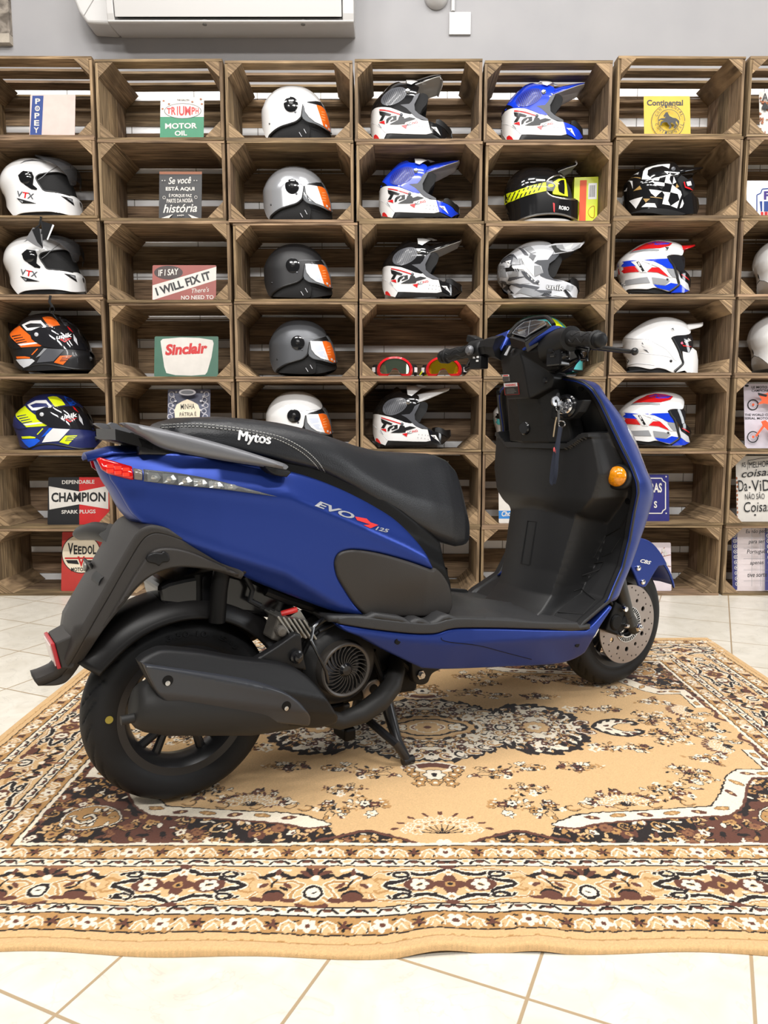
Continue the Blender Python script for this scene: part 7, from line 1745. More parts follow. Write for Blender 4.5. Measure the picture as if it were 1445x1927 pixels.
# ---------------- adventure helmets
def adv(row, xc, label, pal, peak=True, zoom=(1140, 445, 7.225), ref=(2, 1235)):
    A, B, G = pal
    h = Helmet('adventure_helmet', label, row, xc, zoom, W=.122, D=.115, ref=ref)
    h.setfull([(160, 370), (190, 312), (260, 242), (350, 182), (430, 132), (540, 90), (650, 64), (780, 68), (900, 90), (990, 135), (1050, 230), (1100, 350), (1135, 480), (1148, 600), (1140, 700), (1110, 765), (700, 772), (250, 765), (205, 640), (178, 540), (164, 440)])
    h.shell('shell', [(160, 370), (190, 312), (260, 242), (350, 182), (430, 132), (540, 90), (650, 64), (780, 68), (900, 90), (990, 135), (1038, 248), (980, 250), (900, 246), (842, 266), (872, 332), (922, 402), (950, 500), (980, 600), (990, 655), (950, 690), (872, 748), (760, 720), (660, 695), (560, 715), (400, 712), (300, 720), (245, 748), (205, 640), (178, 540), (164, 440)], WHT)
    h.graphics([([(335, 212), (430, 150), (540, 96), (650, 68), (780, 72), (895, 96), (860, 130), (730, 160), (600, 166), (480, 176), (420, 192)], A), ([(560, 104), (650, 76), (760, 78), (870, 94), (830, 110), (700, 118)], B), ([(312, 236), (340, 206), (600, 168), (720, 172), (720, 196), (500, 202)], G), ([(172, 362), (420, 326), (395, 405), (240, 416), (175, 406)], B), ([(500, 319), (850, 302), (895, 390), (918, 440), (830, 432), (760, 392), (640, 336)], B),
                ([(176, 440), (385, 402), (450, 482), (250, 502), (182, 515)], A), ([(560, 482), (620, 422), (740, 422), (800, 492), (845, 552), (700, 492)], A), ([(215, 612), (350, 582), (560, 552), (600, 632), (240, 682)], G), ([(620, 556), (780, 576), (870, 602), (800, 666), (640, 642)], G), ([(640, 652), (800, 672), (880, 632), (978, 650), (872, 742), (760, 716), (700, 700)], B), ([(820, 440), (930, 450), (955, 560), (900, 555)], G),
                ([(410, 352), (440, 336), (530, 482), (495, 484)], BKP), ([(560, 440), (600, 365), (625, 375), (560, 480)], WHT), ([(335, 345), (420, 330), (560, 490), (470, 490), (400, 400)], WHT), ([(410, 352), (440, 336), (530, 482), (495, 484)], BKP), ([(465, 330), (640, 340), (760, 395), (900, 560), (860, 555), (720, 425), (600, 375)], WHT)], 'graphic')
    h.text('unik', (708, 332), (802, 330), 22, A, bold=.02); h.disc('shell_screw', (832, 588), 18, BKP, lift=.001)
    h.line('visor_gasket', [(842, 266), (872, 332), (922, 402), (950, 500), (980, 600), (988, 655), (950, 692), (872, 748)], .006, TRIM, lift=.0)
    h.shell('chin_bar', [(992, 640), (1030, 560), (1110, 640), (1125, 740), (1060, 765), (880, 768), (955, 700)], B, lift=.001, smooth=False)
    h.shell('chin_band', [(985, 500), (1012, 560), (1110, 650), (1128, 742), (1085, 722), (992, 640)], LGR, lift=.002, smooth=False)
    h.shell('chin_vent', [(1000, 480), (1060, 455), (1120, 522), (1144, 600), (1136, 700), (1112, 650), (1012, 562)], BLK, lift=.003, smooth=False)
    h.graphics([([(1020, 515), (1070, 540), (1120, 590), (1122, 602), (1068, 560), (1022, 525)], A)], 'chin_stripe', lift=.004)
    h.shell('visor', [(842, 266), (940, 248), (1040, 254), (1070, 300), (1075, 400), (1060, 455), (1000, 482), (960, 420), (925, 400), (880, 332)], MIRR, lift=-.003, thick=.004, smooth=False)
    h.shell('lower_lining', [(250, 750), (400, 715), (560, 718), (660, 698), (760, 722), (880, 752), (1100, 765), (700, 773), (270, 768)], LIN, lift=-.008, thick=.02, smooth=False)
    if peak:
        h.peak([(720, 195), (760, 212), (840, 220), (1000, 188), (1120, 158), (1215, 122)], [.085, .095, .095, .086, .066], [.03, .034, .03, .02, .01], A, A)
        h.graphics([([(785, 152), (845, 155), (820, 195)], BKP)], 'peak_logo', lift=.012)
    return h
adv(2, 1235, 'red, white and blue helmet with a red sun peak', (RED, BLU, GRY))
adv(4, 1237, 'red, white and blue helmet without a peak, behind the leg shield', (RED, BLU, GRY), peak=False)
adv(4, 1000, 'teal and white helmet mostly hidden behind the steering column', (TEA, BKP, GRY), peak=False)
def adv_white():
    h = Helmet('adventure_helmet', 'plain white peaked helmet behind the brake lever', 3, 1242, (1140, 590, 7.225), W=.122, D=.115)
    h.setfull([(250, 330), (340, 240), (480, 140), (600, 80), (720, 52), (850, 54), (980, 92), (1080, 160), (1150, 280), (1205, 450), (1240, 640), (1236, 795), (940, 800), (700, 790), (330, 780), (300, 660), (256, 560), (248, 430)])
    h.shell('shell', [(250, 330), (340, 240), (480, 140), (600, 80), (720, 52), (850, 54), (980, 92), (1080, 160), (1140, 262), (1080, 290), (960, 300), (898, 325), (940, 400), (990, 500), (1020, 590), (1050, 670), (1010, 720), (930, 790), (800, 755), (700, 738), (600, 755), (430, 722), (312, 716), (300, 640), (256, 560), (248, 430)], WHT)
    h.line('visor_gasket', [(898, 325), (940, 400), (990, 500), (1020, 590), (1048, 670), (1010, 722), (930, 790)], .006, TRIM, lift=-.001)
    h.shell('chin_bar', [(1040, 515), (1130, 540), (1168, 468), (1218, 510), (1238, 640), (1238, 796), (1100, 796), (1070, 775), (950, 790), (1055, 680)], WHT, lift=.002, smooth=False)
    h.shell('visor', [(898, 325), (960, 300), (1140, 262), (1175, 350), (1180, 450), (1130, 535), (1035, 515), (985, 490), (935, 395)], MIRR, lift=-.002, thick=.004, smooth=False)
    h.text('unik', (1075, 405), (1155, 370), 45, WHT, bold=.02, lift=.001); h.graphics([([(1035, 420), (1060, 432), (1120, 440), (1165, 455), (1120, 452), (1050, 446)], RED), ([(1012, 400), (1035, 380), (1050, 410), (1025, 420)], gl_('pink_print', (240, 120, 150), .4, .1))], 'visor_mark', lift=.0008)
    h.line('crease', [(252, 330), (400, 345), (560, 352), (700, 420), (830, 500), (940, 640)], .0014, LGR, lift=-.0006); h.line('crease', [(256, 545), (430, 535), (700, 565), (850, 590), (960, 645)], .0014, LGR, lift=-.0006); h.line('crease', [(310, 700), (420, 680), (560, 690), (660, 705)], .002, LGR, lift=-.0008)
    h.graphics([([(490, 390), (512, 425), (485, 410)], DGR), ([(470, 428), (540, 470), (500, 450)], DGR), ([(500, 488), (550, 495), (585, 540), (540, 512)], DGR)], 'logo_mark')
    h.disc('shell_screw', (883, 646), 18, BKP, lift=.001)
    h.peak([(790, 250), (890, 285), (1000, 262), (1130, 220), (1300, 175), (1322, 140)], [.085, .095, .095, .085, .065], [.035, .036, .03, .02, .01], WHT, WHT)
    h.graphics([([(855, 218), (890, 205), (898, 188), (905, 205), (920, 240), (895, 218)], BKP)], 'peak_logo', lift=.010)
    h.shell('lower_lining', [(320, 730), (430, 728), (600, 760), (700, 745), (800, 760), (920, 795), (700, 797), (340, 790)], LIN, lift=-.008, thick=.02, smooth=False)
    b = MB(); b.tube([Vector((-.17, -.05, .008)), Vector((-.12, -.085, .012)), Vector((0, -.10, .010)), Vector((.1, -.1, .008))], .012, 8, flat=.6); b.build('helmet_bag', LIN, h.root, smooth=True)
adv_white()
def geo():
    h = Helmet('adventure_helmet', 'glossy black helmet with white and gold geometric patches', 1, 1244, (1150, 295, 7.225), W=.124, D=.115)
    h.setfull([(172, 420), (185, 365), (235, 315), (330, 210), (420, 150), (520, 112), (640, 85), (760, 88), (900, 110), (1000, 200), (1060, 320), (1110, 460), (1150, 600), (1160, 780), (700, 790), (240, 785), (190, 680), (172, 560)])
    h.shell('shell', [(172, 420), (185, 365), (235, 315), (330, 210), (420, 150), (520, 112), (640, 85), (760, 88), (880, 108), (940, 220), (900, 300), (930, 380), (970, 480), (985, 600), (930, 710), (1000, 780), (700, 790), (240, 785), (190, 680), (172, 560)], BLK)
    h.graphics([([(412, 310), (432, 200), (460, 160), (620, 115), (790, 105), (780, 165), (740, 145), (690, 128), (560, 150), (495, 185), (488, 250), (545, 305), (600, 285), (660, 278), (640, 330), (520, 315)], WHT), ([(715, 200), (770, 205), (765, 245)], WHT), ([(740, 270), (805, 225), (790, 310), (825, 378), (722, 355)], WHT), ([(855, 250), (905, 220), (910, 245)], WHT), ([(845, 270), (880, 350), (830, 378)], WHT),
                ([(540, 338), (722, 358), (720, 405), (600, 390), (620, 400), (560, 390), (590, 370)], WHT), ([(510, 445), (690, 470), (650, 500), (600, 550), (540, 500)], WHT), ([(690, 475), (800, 490), (770, 600), (800, 665), (690, 645), (720, 520)], WHT), ([(825, 382), (940, 470), (955, 520), (925, 590), (900, 510), (800, 485)], WHT), ([(805, 670), (925, 590), (890, 705)], WHT), ([(925, 705), (965, 580), (982, 640), (960, 690)], WHT),
                ([(870, 435), (885, 365), (918, 412)], GLD_), ([(295, 470), (385, 395), (412, 445)], GLD_), ([(430, 572), (525, 575), (465, 625)], GLD_), ([(240, 605), (425, 548), (332, 708)], WHT), ([(405, 688), (470, 632), (590, 636), (615, 694)], WHT), ([(220, 335), (285, 332), (290, 440)], WHT), ([(182, 462), (215, 420), (205, 470)], WHT), ([(300, 250), (375, 210), (360, 245)], WHT), ([(230, 318), (270, 290), (400, 292), (395, 302)], GLD_),
                ([(525, 545), (690, 565), (688, 574), (530, 556)], GLD_), ([(640, 420), (720, 400), (680, 450)], BKP)], 'graphic')
    h.shell('lining', [(900, 300), (960, 240), (1040, 300), (1070, 400), (1090, 520), (1000, 560), (975, 480), (930, 380)], LIN, lift=-.01, thick=.04, smooth=False)
    h.shell('chin_bar', [(985, 600), (1000, 540), (1090, 480), (1130, 540), (1155, 640), (1160, 782), (1000, 784), (935, 712)], BLK, lift=-.001, smooth=False)
    h.shell('visor', [(985, 350), (1060, 320), (1090, 390), (1100, 460), (1020, 440)], SMOKE, lift=.002, thick=.003, smooth=False)
    h.graphics([([(975, 350), (990, 345), (1005, 410), (1060, 430), (1100, 470), (1040, 445), (995, 425)], RED), ([(1010, 350), (1065, 345), (1080, 400), (1030, 405)], WHT)], 'visor_mark', lift=.0045)
    h.shell('neck_pad', [(240, 786), (350, 740), (560, 705), (760, 715), (900, 745), (1000, 786), (700, 792)], LIN, lift=.003, thick=.02)
    p = h.peak([(820, 190), (900, 225), (1000, 200), (1100, 180), (1250, 150)], [.085, .095, .092, .082, .062], [.035, .034, .028, .02, .01], BLK, BLK)
    h.disc('peak_screw', (835, 172), 26, DGR, lift=.006)
geo()

# ---------------- black helmet with yellow goggles strap
def robo():
    h = Helmet('motocross_helmet', 'glossy black helmet with yellow hazard-stripe goggle strap', 1, 1015, (930, 300, 7.225), W=.124, D=.12)
    h.setfull([(132, 460), (145, 400), (180, 310), (250, 222), (350, 158), (480, 128), (640, 126), (760, 150), (870, 205), (960, 270), (1030, 360), (1090, 460), (1135, 550), (1148, 660), (1140, 780), (1120, 838), (700, 842), (230, 842), (175, 740), (140, 600)])
    h.shell('shell', [(132, 460), (145, 400), (180, 310), (250, 222), (350, 158), (480, 128), (640, 126), (760, 150), (870, 205), (945, 258), (900, 222), (800, 240), (722, 285), (705, 350), (710, 430), (760, 490), (850, 520), (960, 535), (1100, 545), (1138, 570), (1148, 660), (1140, 780), (1122, 836), (1050, 790), (930, 752), (800, 738), (620, 748), (450, 785), (330, 838), (230, 842), (175, 740), (140, 600)], BLK)
    h.line('chrome_trim', [(945, 258), (880, 222), (800, 238), (725, 285), (704, 360), (712, 432), (770, 495), (860, 520), (960, 535), (1095, 548)], .0045, STEEL, lift=-.0015); h.line('chrome_trim', [(310, 840), (450, 785), (620, 748), (800, 738), (930, 752), (1050, 790), (1125, 838)], .005, STEEL, lift=-.002)
    h.shell('lining', [(722, 290), (800, 245), (900, 225), (960, 275), (1030, 370), (1060, 540), (960, 536), (850, 522), (760, 492), (710, 430)], LIN, lift=-.014, thick=.05)
    h.shell('neck_cloth', [(330, 840), (450, 800), (620, 790), (900, 792), (1060, 838), (700, 844)], WHT, lift=-.012, thick=.02)
    h.graphics([([(128, 500), (250, 450), (400, 392), (550, 345), (700, 312), (708, 430), (560, 462), (400, 508), (250, 570), (140, 625)], YEL)] + [([(150 + 62 * i, 600 - 24 * i), (170 + 62 * i, 594 - 24 * i), (230 + 62 * i, 462 - 22 * i), (210 + 62 * i, 468 - 22 * i)], BKP) for i in range(8)] + [([(325, 455), (580, 385), (582, 410), (330, 482)], YEL)], 'goggle_strap', lift=.003)
    h.text('100% THE ARSENAL', (335, 472), (575, 402), 16, BKP, bold=.01, lift=.0045) if False else None
    h.text('ROBO', (875, 680), (1010, 700), 52, WHT, bold=.03, lift=.002)
    h.shell('goggle_frame', [(800, 310), (870, 268), (960, 275), (985, 380), (1000, 505), (900, 485), (800, 470), (790, 440), (825, 380)], YEL, lift=.0, thick=.012, smooth=False)
    h.graphics([([(868, 310), (905, 285), (945, 285), (955, 380), (952, 478), (880, 440), (866, 380)], BLK)], 'goggle_lens', lift=.0015)
    h.graphics([([(700, 300), (780, 292), (830, 362), (795, 438), (705, 432)], DGR), (rot_ell(765, 362, 38, 22, 0, 16), YEL)], 'strap_mount', lift=.006)
    h.graphics([([(795, 590), (820, 600), (820, 720), (805, 715)], RED)], 'red_mark'); h.graphics([([(565, 270), (690, 275), (690, 300), (565, 298)], WHT)], 'white_label')
    h.peak([(740, 160), (820, 188), (900, 150), (1000, 110), (1112, 72), (1095, 35)], [.05, .06, .06, .055, .05], [.02, .02, .016, .012, .01], BLK, LGR)
robo()
bx = thing('carton_box', 'upright yellow and orange carton beside the black striped helmet', 'box', (at_Y(1098, 375, 3.57).x + .006, 3.575, shelf_z(1, 1050)), R_(-6))
b = MB(); wbx, hbx = .108, at_Y(1098, 337, 3.57).z - shelf_z(1, 1050); b.box((0, 0, hbx / 2), (wbx, .07, hbx)); o = b.build('carton', YEL, bx); bevel(o, .001, 1)
b = MB()
def fr(x0, z0, x1, z1, m, l=.0004): b.box(((x0 + x1) / 2, -.035 - l / 2, (z0 + z1) / 2), (abs(x1 - x0), l, abs(z1 - z0)), None, m)
fr(-.028, 0.004, .002, hbx * .94, 0); fr(.010, hbx * .58, .048, hbx * .88, 1, .0006)
for i in range(7): fr(.014 + .004 * i, hbx * .62, .0155 + .004 * i + (.001 if i % 2 else 0), hbx * .84, 2, .0009)
o = b.build('carton_print', [gl_('carton_orange', (244, 92, 40), .5, 0), WHT, BKP], bx)
b = MB(); pts = [Vector((.030 + .014 * math.cos(a) - .004 * math.cos(2 * a), -.0358, hbx * .34 + .026 * math.sin(a))) for a in [2 * math.pi * i / 30 for i in range(31)]]; b.tube(pts, .0012, 5); b.build('outline_mark', gl_('carton_dark_orange', (206, 110, 20), .5, 0), bx)

# ---------------- goggles
def goggles(px, label, lensmat, strapmat, tilt):
    r = 3; sz = shelf_z(r, px); X0 = at_Y(px, 690, 3.46).x
    t = thing('riding_goggles', label, 'goggles', (X0, 3.46, sz), R_(tilt), 'red goggles side by side')
    out = [(-.083, .040), (-.070, .066), (-.040, .086), (0, .092), (.040, .086), (.070, .066), (.083, .040), (.078, .012), (.055, .006), (.030, .008), (.014, .030), (0, .036), (-.014, .030), (-.030, .008), (-.055, .006), (-.078, .012)]
    P = cspline(out, 5, True); c = Vector((0, 0, .048))
    cur = lambda x: .035 * (x / .083) ** 2
    inn = [(c.x + (x - c.x) * .84, c.z + (z - c.z) * .80) for x, z in P]
    n = len(P); V = [(x, cur(x), z) for x, z in P] + [(x, cur(x) - .004, z) for x, z in inn] + [(x, cur(x) + .03, z) for x, z in P] + [(x, cur(x) + .03, z) for x, z in inn]
    F = []
    for i in range(n):
        j = (i + 1) % n; F += [(i, j, j + n, i + n), (i + 2 * n, i + 3 * n, j + 3 * n, j + 2 * n), (i, i + 2 * n, j + 2 * n, j), (i + n, j + n, j + 3 * n, i + 3 * n)]
    o = mk('frame', V, F, gl_('goggle_red', (226, 30, 42), .25, .3), t, smooth=True, sharp=50); bm = bmesh.new(); bm.from_mesh(o.data); bmesh.ops.recalc_face_normals(bm, faces=bm.faces); bm.to_mesh(o.data); bm.free()
    r_ = geometry.delaunay_2d_cdt([Vector(p) for p in inn] + [Vector((-.06 + .012 * i, .02 + .012 * k)) for i in range(11) for k in range(6)], [(i, (i + 1) % n) for i in range(n)], [], 1, 1e-7)
    mk('lens', [(v.x, cur(v.x) + .002, v.y) for v in r_[0]], [tuple(f) for f in r_[2]], lensmat, t, smooth=True)
    for sd in (-1, 1):
        b = MB(); b.rings([[Vector((sd * x, y, z0)), Vector((sd * x, y + .003, z0)), Vector((sd * x, y + .003, z1)), Vector((sd * x, y, z1))] for x, y, z0, z1 in ((.080, .04, .018, .060), (.098, .06, .014, .060), (.104, .09, .010, .056), (.092, .12, .008, .05))]); b.build('strap', strapmat, t, smooth=True, sharp=40)
        b = MB(); b.box((sd * .098, .052, .036), (.016, .004, .022), Matrix.Rotation(sd * R_(42), 3, 'Z')); b.build('strap_print', WHT, t)
goggles(743, 'red goggles with a green mirrored lens, left of the pair', pmat('green_mirror', srgb(126, 142, 120), 0.07, metal=0.9), LIN, 0)
goggles(834, 'red goggles with a gold mirrored lens behind the left grip', pmat('gold_mirror', srgb(206, 168, 30), 0.07, metal=0.9), LIN, -8)
b = MB(); X0 = at_Y(795, 690, 3.47).x; b.tube([Vector((X0 - .01, 3.53, shelf_z(3, 795) + .012)), Vector((X0 + .015, 3.53, shelf_z(3, 795) + .05)), Vector((X0 + .018, 3.54, shelf_z(3, 795) + .012)), Vector((X0 + .03, 3.50, shelf_z(3, 795) + .009))], .0085, 8, flat=.4)
setp(b.build('goggle_strap', YEL, smooth=True), 'loose neon yellow strap lying between the two red goggles', 'strap')

# ---------------- hanging tag and strap in the left column
tg = thing('hang_tag', 'black and white swing tag hanging over the lower white full-face helmet', 'tag', (at_Y(78, 412, 3.366).x, 3.366, at_Y(78, 408, 3.366).z), 0)
tl = lambda px, py, y=3.366: at_Y(px, py, y) - Vector(tg.location)
def card(name, pts, m, th=.0012, y=3.366):
    q = [tl(x, yy, y) for x, yy in pts]; n = len(q); b = MB(); b.add(q + [p + Vector((0, th, 0)) for p in q], [tuple(range(n)), tuple(range(2 * n - 1, n - 1, -1))] + [(i, i + n, (i + 1) % n + n, (i + 1) % n) for i in range(n)]); return b.build(name, m, tg)
card('tag_card', [(48, 450), (62, 428), (82, 432), (80, 468), (66, 462)], gl_('tag_grey', (120, 120, 122), .25, .3)); card('tag_print', [(60, 432), (74, 428), (78, 455), (82, 468), (70, 455)], BKP, y=3.3645)
card('tag_label', [(78, 416), (99, 422), (88, 450), (80, 452)], BKP, y=3.365); card('tag_label_edge', [(99, 422), (102, 424), (90, 452), (88, 450)], WHT, y=3.3645)
b = MB(); b.tube([tl(78, 408), tl(74, 424), tl(66, 430)], .004, 8); b.tube([tl(76, 408), tl(80, 430), tl(78, 440)], .003, 8); b.build('tag_cord', LIN, tg, smooth=True)
hk = thing('hook_strap', 'short black strap with clip hanging above the orange helmet', 'strap', (at_Y(96, 556, 3.366).x, 3.366, at_Y(96, 556, 3.366).z), 0)
hl = lambda px, py: at_Y(px, py, 3.366) - Vector(hk.location)
b = MB(); b.tube([hl(95, 556), hl(93, 568), hl(99, 578)], .006, 8, flat=.5); b.tube([hl(99, 590), hl(108, 602)], .004, 8, flat=.5); b.build('webbing', LIN, hk, smooth=True)
b = MB(); b.tube([hl(98 + 4.5 * math.cos(a), 583 + 7 * math.sin(a)) for a in [2 * math.pi * i / 12 for i in range(13)]], .0022, 6); b.build('clip', BKP, hk, smooth=True)
# ================================================================== tin signs leaning in the crates
def sm_(name, rgb, rough=.45): return pmat(name, srgb(*rgb), rough, vary=.05, nscale=25)
S_WHT, S_BLK, S_CRM = sm_('tin_white', (208, 203, 196)), sm_('tin_black', (26, 26, 28)), sm_('tin_cream', (226, 214, 190))
S_RED, S_GRN, S_BLU, S_YEL = sm_('tin_red', (190, 36, 36)), sm_('tin_green', (24, 122, 84)), sm_('tin_blue', (32, 62, 130)), sm_('tin_yellow', (206, 172, 38))
S_GRY, S_BRN = sm_('tin_grey', (120, 122, 128)), sm_('tin_rust', (150, 88, 52))
class Sign:
    def __init__(g, label, row, x0, x1, yt, base, Y=3.43, lean=9, cat='sign', name='tin_sign', roll=0.0):
        g.z0 = shelf_z(row, (x0 + x1) / 2 if x1 < 1440 else x0 + 20); X0, X1 = at_Y(x0, yt, Y).x, at_Y(x1, yt, Y).x
        g.lean = R_(lean); g.v = Vector((math.sin(roll), math.sin(g.lean), math.cos(g.lean))); g.O = Vector(((X0 + X1) / 2, Y, g.z0)); g.n = Vector((0, -math.cos(g.lean), math.sin(g.lean)))
        g.root = thing(name, label, cat, g.O, 0); g.root['group'] = 'tin signs in the crates'
        xa, za = g.pt(x0, yt); xb, _ = g.pt(x1, yt); g.x0, g.x1, g.h = xa, xb, za
        r = .006; c = []
        for cx, cz, a0 in ((xb - r, r, -90), (xb - r, za - r, 0), (xa + r, za - r, 90), (xa + r, r, 180)):
            for k in range(4): a = R_(a0 + 30 * k); c.append((cx + r * math.cos(a), cz + r * math.sin(a)))
        b = MB(); b.prism(c, 0.0, .0014, lambda u, w, d: g.P(u, w, -d)); b.build('plate', base, g.root)
        g.art, g.txt = {}, {}; g.k = 1
    def P(g, u, w, d): return Vector((u, 0, 0)) + g.v * w + g.n * (d + .0001)
    def pt(g, px, py):
        d = ray(px, py); k = (g.O - CAMP).dot(g.n) / d.dot(g.n); p = CAMP + d * k - g.O; w = p.z / g.v.z; return (p.x - g.v.x * w, w)
    def poly(g, pts, m, raw=False):
        q = pts if raw else [g.pt(*p) for p in pts]; q = [(min(g.x1, max(g.x0, x)), min(g.h, max(.001, w))) for x, w in q]
        d = .00025 * g.k; g.k += 1; V, F, M, mats = g.art.setdefault('a', ([], [], [], []))
        if m not in mats: mats.append(m)
        r = geometry.delaunay_2d_cdt([Vector(p) for p in q], [(i, (i + 1) % len(q)) for i in range(len(q))], [], 1, 1e-7); b0 = len(V)
        V += [g.P(v.x, v.y, d) for v in r[0]]
        for f in r[2]:
            ar = sum(r[0][f[i]].x * r[0][f[(i + 1) % len(f)]].y - r[0][f[(i + 1) % len(f)]].x * r[0][f[i]].y for i in range(len(f)))
            F.append(tuple(i + b0 for i in (f if ar > 0 else f[::-1]))); M.append(mats.index(m))
    def ell(g, cx, cy, rx, ry, m, n=28): g.poly([(cx + rx * math.cos(2 * math.pi * i / n), cy + ry * math.sin(2 * math.pi * i / n)) for i in range(n)], m)
    def rect(g, x0, y0, x1, y1, m): g.poly([(x0, y0), (x1, y0), (x1, y1), (x0, y1)], m)
    def line(g, pts, w, m):
        for a, b in zip(pts[:-1], pts[1:]):
            dx, dy = b[0] - a[0], b[1] - a[1]; l = math.hypot(dx, dy) or 1; nx, ny = -dy / l * w / 2, dx / l * w / 2
            g.poly([(a[0] + nx, a[1] + ny), (b[0] + nx, b[1] + ny), (b[0] - nx, b[1] - ny), (a[0] - nx, a[1] - ny)], m)
    def ring(g, cx, cy, r, w, m, n=28): g.line([(cx + r * math.cos(2 * math.pi * i / n), cy + r * math.sin(2 * math.pi * i / n)) for i in range(n + 1)], w, m)
    def text(g, s, a, b, h, m, bold=.01, shear=0.0):
        vs, fs = text_mesh(s, 1.0, bold, shear); x0, x1 = min(v.x for v in vs), max(v.x for v in vs); y0, y1 = min(v.y for v in vs), max(v.y for v in vs)
        a, b = Vector(a), Vector(b); ax = b - a; up = Vector((ax.y, -ax.x)).normalized(); V, F, M, mats = g.txt.setdefault(len(g.txt), ([], [], [], []))
        if m not in mats: mats.append(m)
        b0 = len(V)
        for v in vs:
            p = a + ax * ((v.x - x0) / (x1 - x0)) + up * (h * (v.y - y0) / (y1 - y0)); V.append(g.P(*g.pt(p.x, p.y), .00025 * (g.k + 2)))
        F += [tuple(i + b0 for i in f) for f in fs]; M += [mats.index(m)] * len(fs)
    def done(g):
        for nm, dct in (('artwork', g.art), ('lettering', g.txt)):
            for V, F, M, mats in dct.values(): mk(nm, V, F, mats, g.root, midx=M)
g = Sign('square tin sign with a vertical blue lettered band, top left crate', 0, 57, 142, 178, sm_('tin_pinkish', (208, 186, 178)))
g.poly([(61, 180), (82, 180), (78, 262), (56, 262)], S_BLU)
for i, ch in enumerate('POPEY'): g.text(ch, (66.5 - .7 * i, 196 + 13.6 * i), (76 - .7 * i, 196 + 13.6 * i), 10.5, S_WHT, .03)
g.ell(70, 203.5, 1.2, 1.2, S_WHT); g.line([(70, 203), (70, 208)], .9, S_WHT); g.line([(68, 206.5), (70, 208.5), (72, 206.5)], .9, S_WHT); g.done()
g = Sign('white and green oil can sign with red oval lettering, top row', 0, 302, 384, 183, S_WHT)
g.rect(301, 220, 385, 270, S_GRN); g.ell(344, 209, 35, 14.5, S_BLK); g.ell(344, 209, 34, 13.5, S_WHT)
for s, x0, x1, h in (('T', 314, 322, 11), ('R', 322.5, 331, 15), ('I', 333, 335, 17), ('U', 337, 347, 18), ('M', 348, 359, 17), ('P', 360.5, 367, 14), ('H', 368, 374, 11)): g.text(s, (x0, 209 + h / 2), (x1, 209 + h / 2), h, S_RED, .03)
g.text('MOTOR', (311, 243), (371, 242), 10.5, S_WHT, .03); g.text('OIL', (329, 256), (352, 255.5), 9.5, S_WHT, .03); g.text('THE GALLON', (333, 190), (356, 190), 3, S_BLK)
for x, y in ((308, 190), (306, 205), (318, 196), (362, 192), (380, 196), (378, 187)): g.ell(x, y, 2.2, 1.6, S_BRN, 7)
g.done()
g = Sign('yellow tin sign with a rearing black horse in a circle', 0, 1211, 1298, 181, S_YEL)
g.text('Continental', (1217, 199), (1285, 199), 11, S_BLK, .03); g.ring(1256, 230, 31, 1, S_BLK, 40); g.ring(1256, 230, 20, 1, S_BLK, 32)
for k, ch in enumerate('CONTINENTAL'):
    a = R_(-160 + 14 * k); c, s = math.cos(a), math.sin(a); tx, ty = -s, c; p = (1256 + 22.5 * c, 230 + 22.5 * s); g.text(ch, (p[0] - 2 * tx, p[1] - 2 * ty), (p[0] + 2 * tx, p[1] + 2 * ty), 5.5, S_BLK, .01)
for k, ch in enumerate('CONTINENTAL'):
    a = R_(160 - 14 * k); c, s = math.cos(a), math.sin(a); tx, ty = s, -c; p = (1256 + 28 * c, 230 + 28 * s); g.text(ch, (p[0] - 2 * tx, p[1] - 2 * ty), (p[0] + 2 * tx, p[1] + 2 * ty), 5.5, S_BLK, .01)
g.poly([(1245, 223), (1249, 217), (1253, 215), (1254, 218), (1257, 223), (1263, 226), (1269, 227), (1274, 231), (1275, 240), (1272, 236), (1269, 232), (1268, 236), (1271, 240), (1267, 246), (1264, 245), (1267, 240), (1262, 235), (1258, 236), (1261, 242), (1258, 247), (1255, 246), (1257, 242), (1252, 235), (1248, 234), (1243, 236), (1241, 241), (1239, 240), (1241, 233), (1247, 231), (1240, 230), (1237, 233), (1236, 230), (1241, 227), (1248, 227), (1250, 223), (1247, 225)], S_BLK); g.done()
g = Sign('rusty playing card sign with a black ace of spades', 0, 1428, 1482, 173, S_WHT)
for i in range(26):
    random.seed(100 + i); x, y = 1429 + random.random() ** 2 * 20, 178 + random.random() * 80; g.ell(x, y, 1 + random.random() * 2.5, 1 + random.random() * 3, S_BRN, 7)
g.text('A', (1432, 192), (1444, 192), 15, S_BLK); g.poly([(1438, 194), (1443, 200), (1446, 205), (1443, 208), (1439.5, 206), (1441, 210), (1435, 210), (1437, 206), (1433, 207.5), (1431.5, 204), (1434, 199)], S_BLK); g.done()
g = Sign('black chalkboard-style tin sign with white Portuguese lettering', 1, 300, 380, 323, S_BLK)
g.rect(299, 322, 381, 328, S_BRN)
g.text('Se você', (317, 347), (360, 345), 13, S_WHT, .012, .3); g.text('ESTÁ AQUI', (312, 360), (366, 360), 9.5, S_WHT, .03); g.text('É PORQUE FAZ', (318, 372), (361, 372), 8, S_WHT, .015); g.text('PARTE DA NOSSA', (314, 382), (363, 381), 7.5, S_WHT, .015); g.text('história', (307, 401), (371, 399), 16, S_WHT, .015, .3)
for x in (309, 369): g.ring(x, 372, 2.6, .7, S_WHT, 10)
g.poly([(302, 412), (326, 404), (318, 412)], S_WHT); g.poly([(376, 412), (354, 404), (362, 412)], S_WHT); g.text('seja', (334, 409), (347, 408), 4, S_WHT)
for x in (306, 311, 366, 371): g.ell(x, 341, 1, 1, S_WHT, 8)
g.done()
g = Sign('white plate sign with blue outline and red base at the right edge', 1, 1404, 1500, 340, pmat('sheet_white', srgb(232, 233, 238), .4))
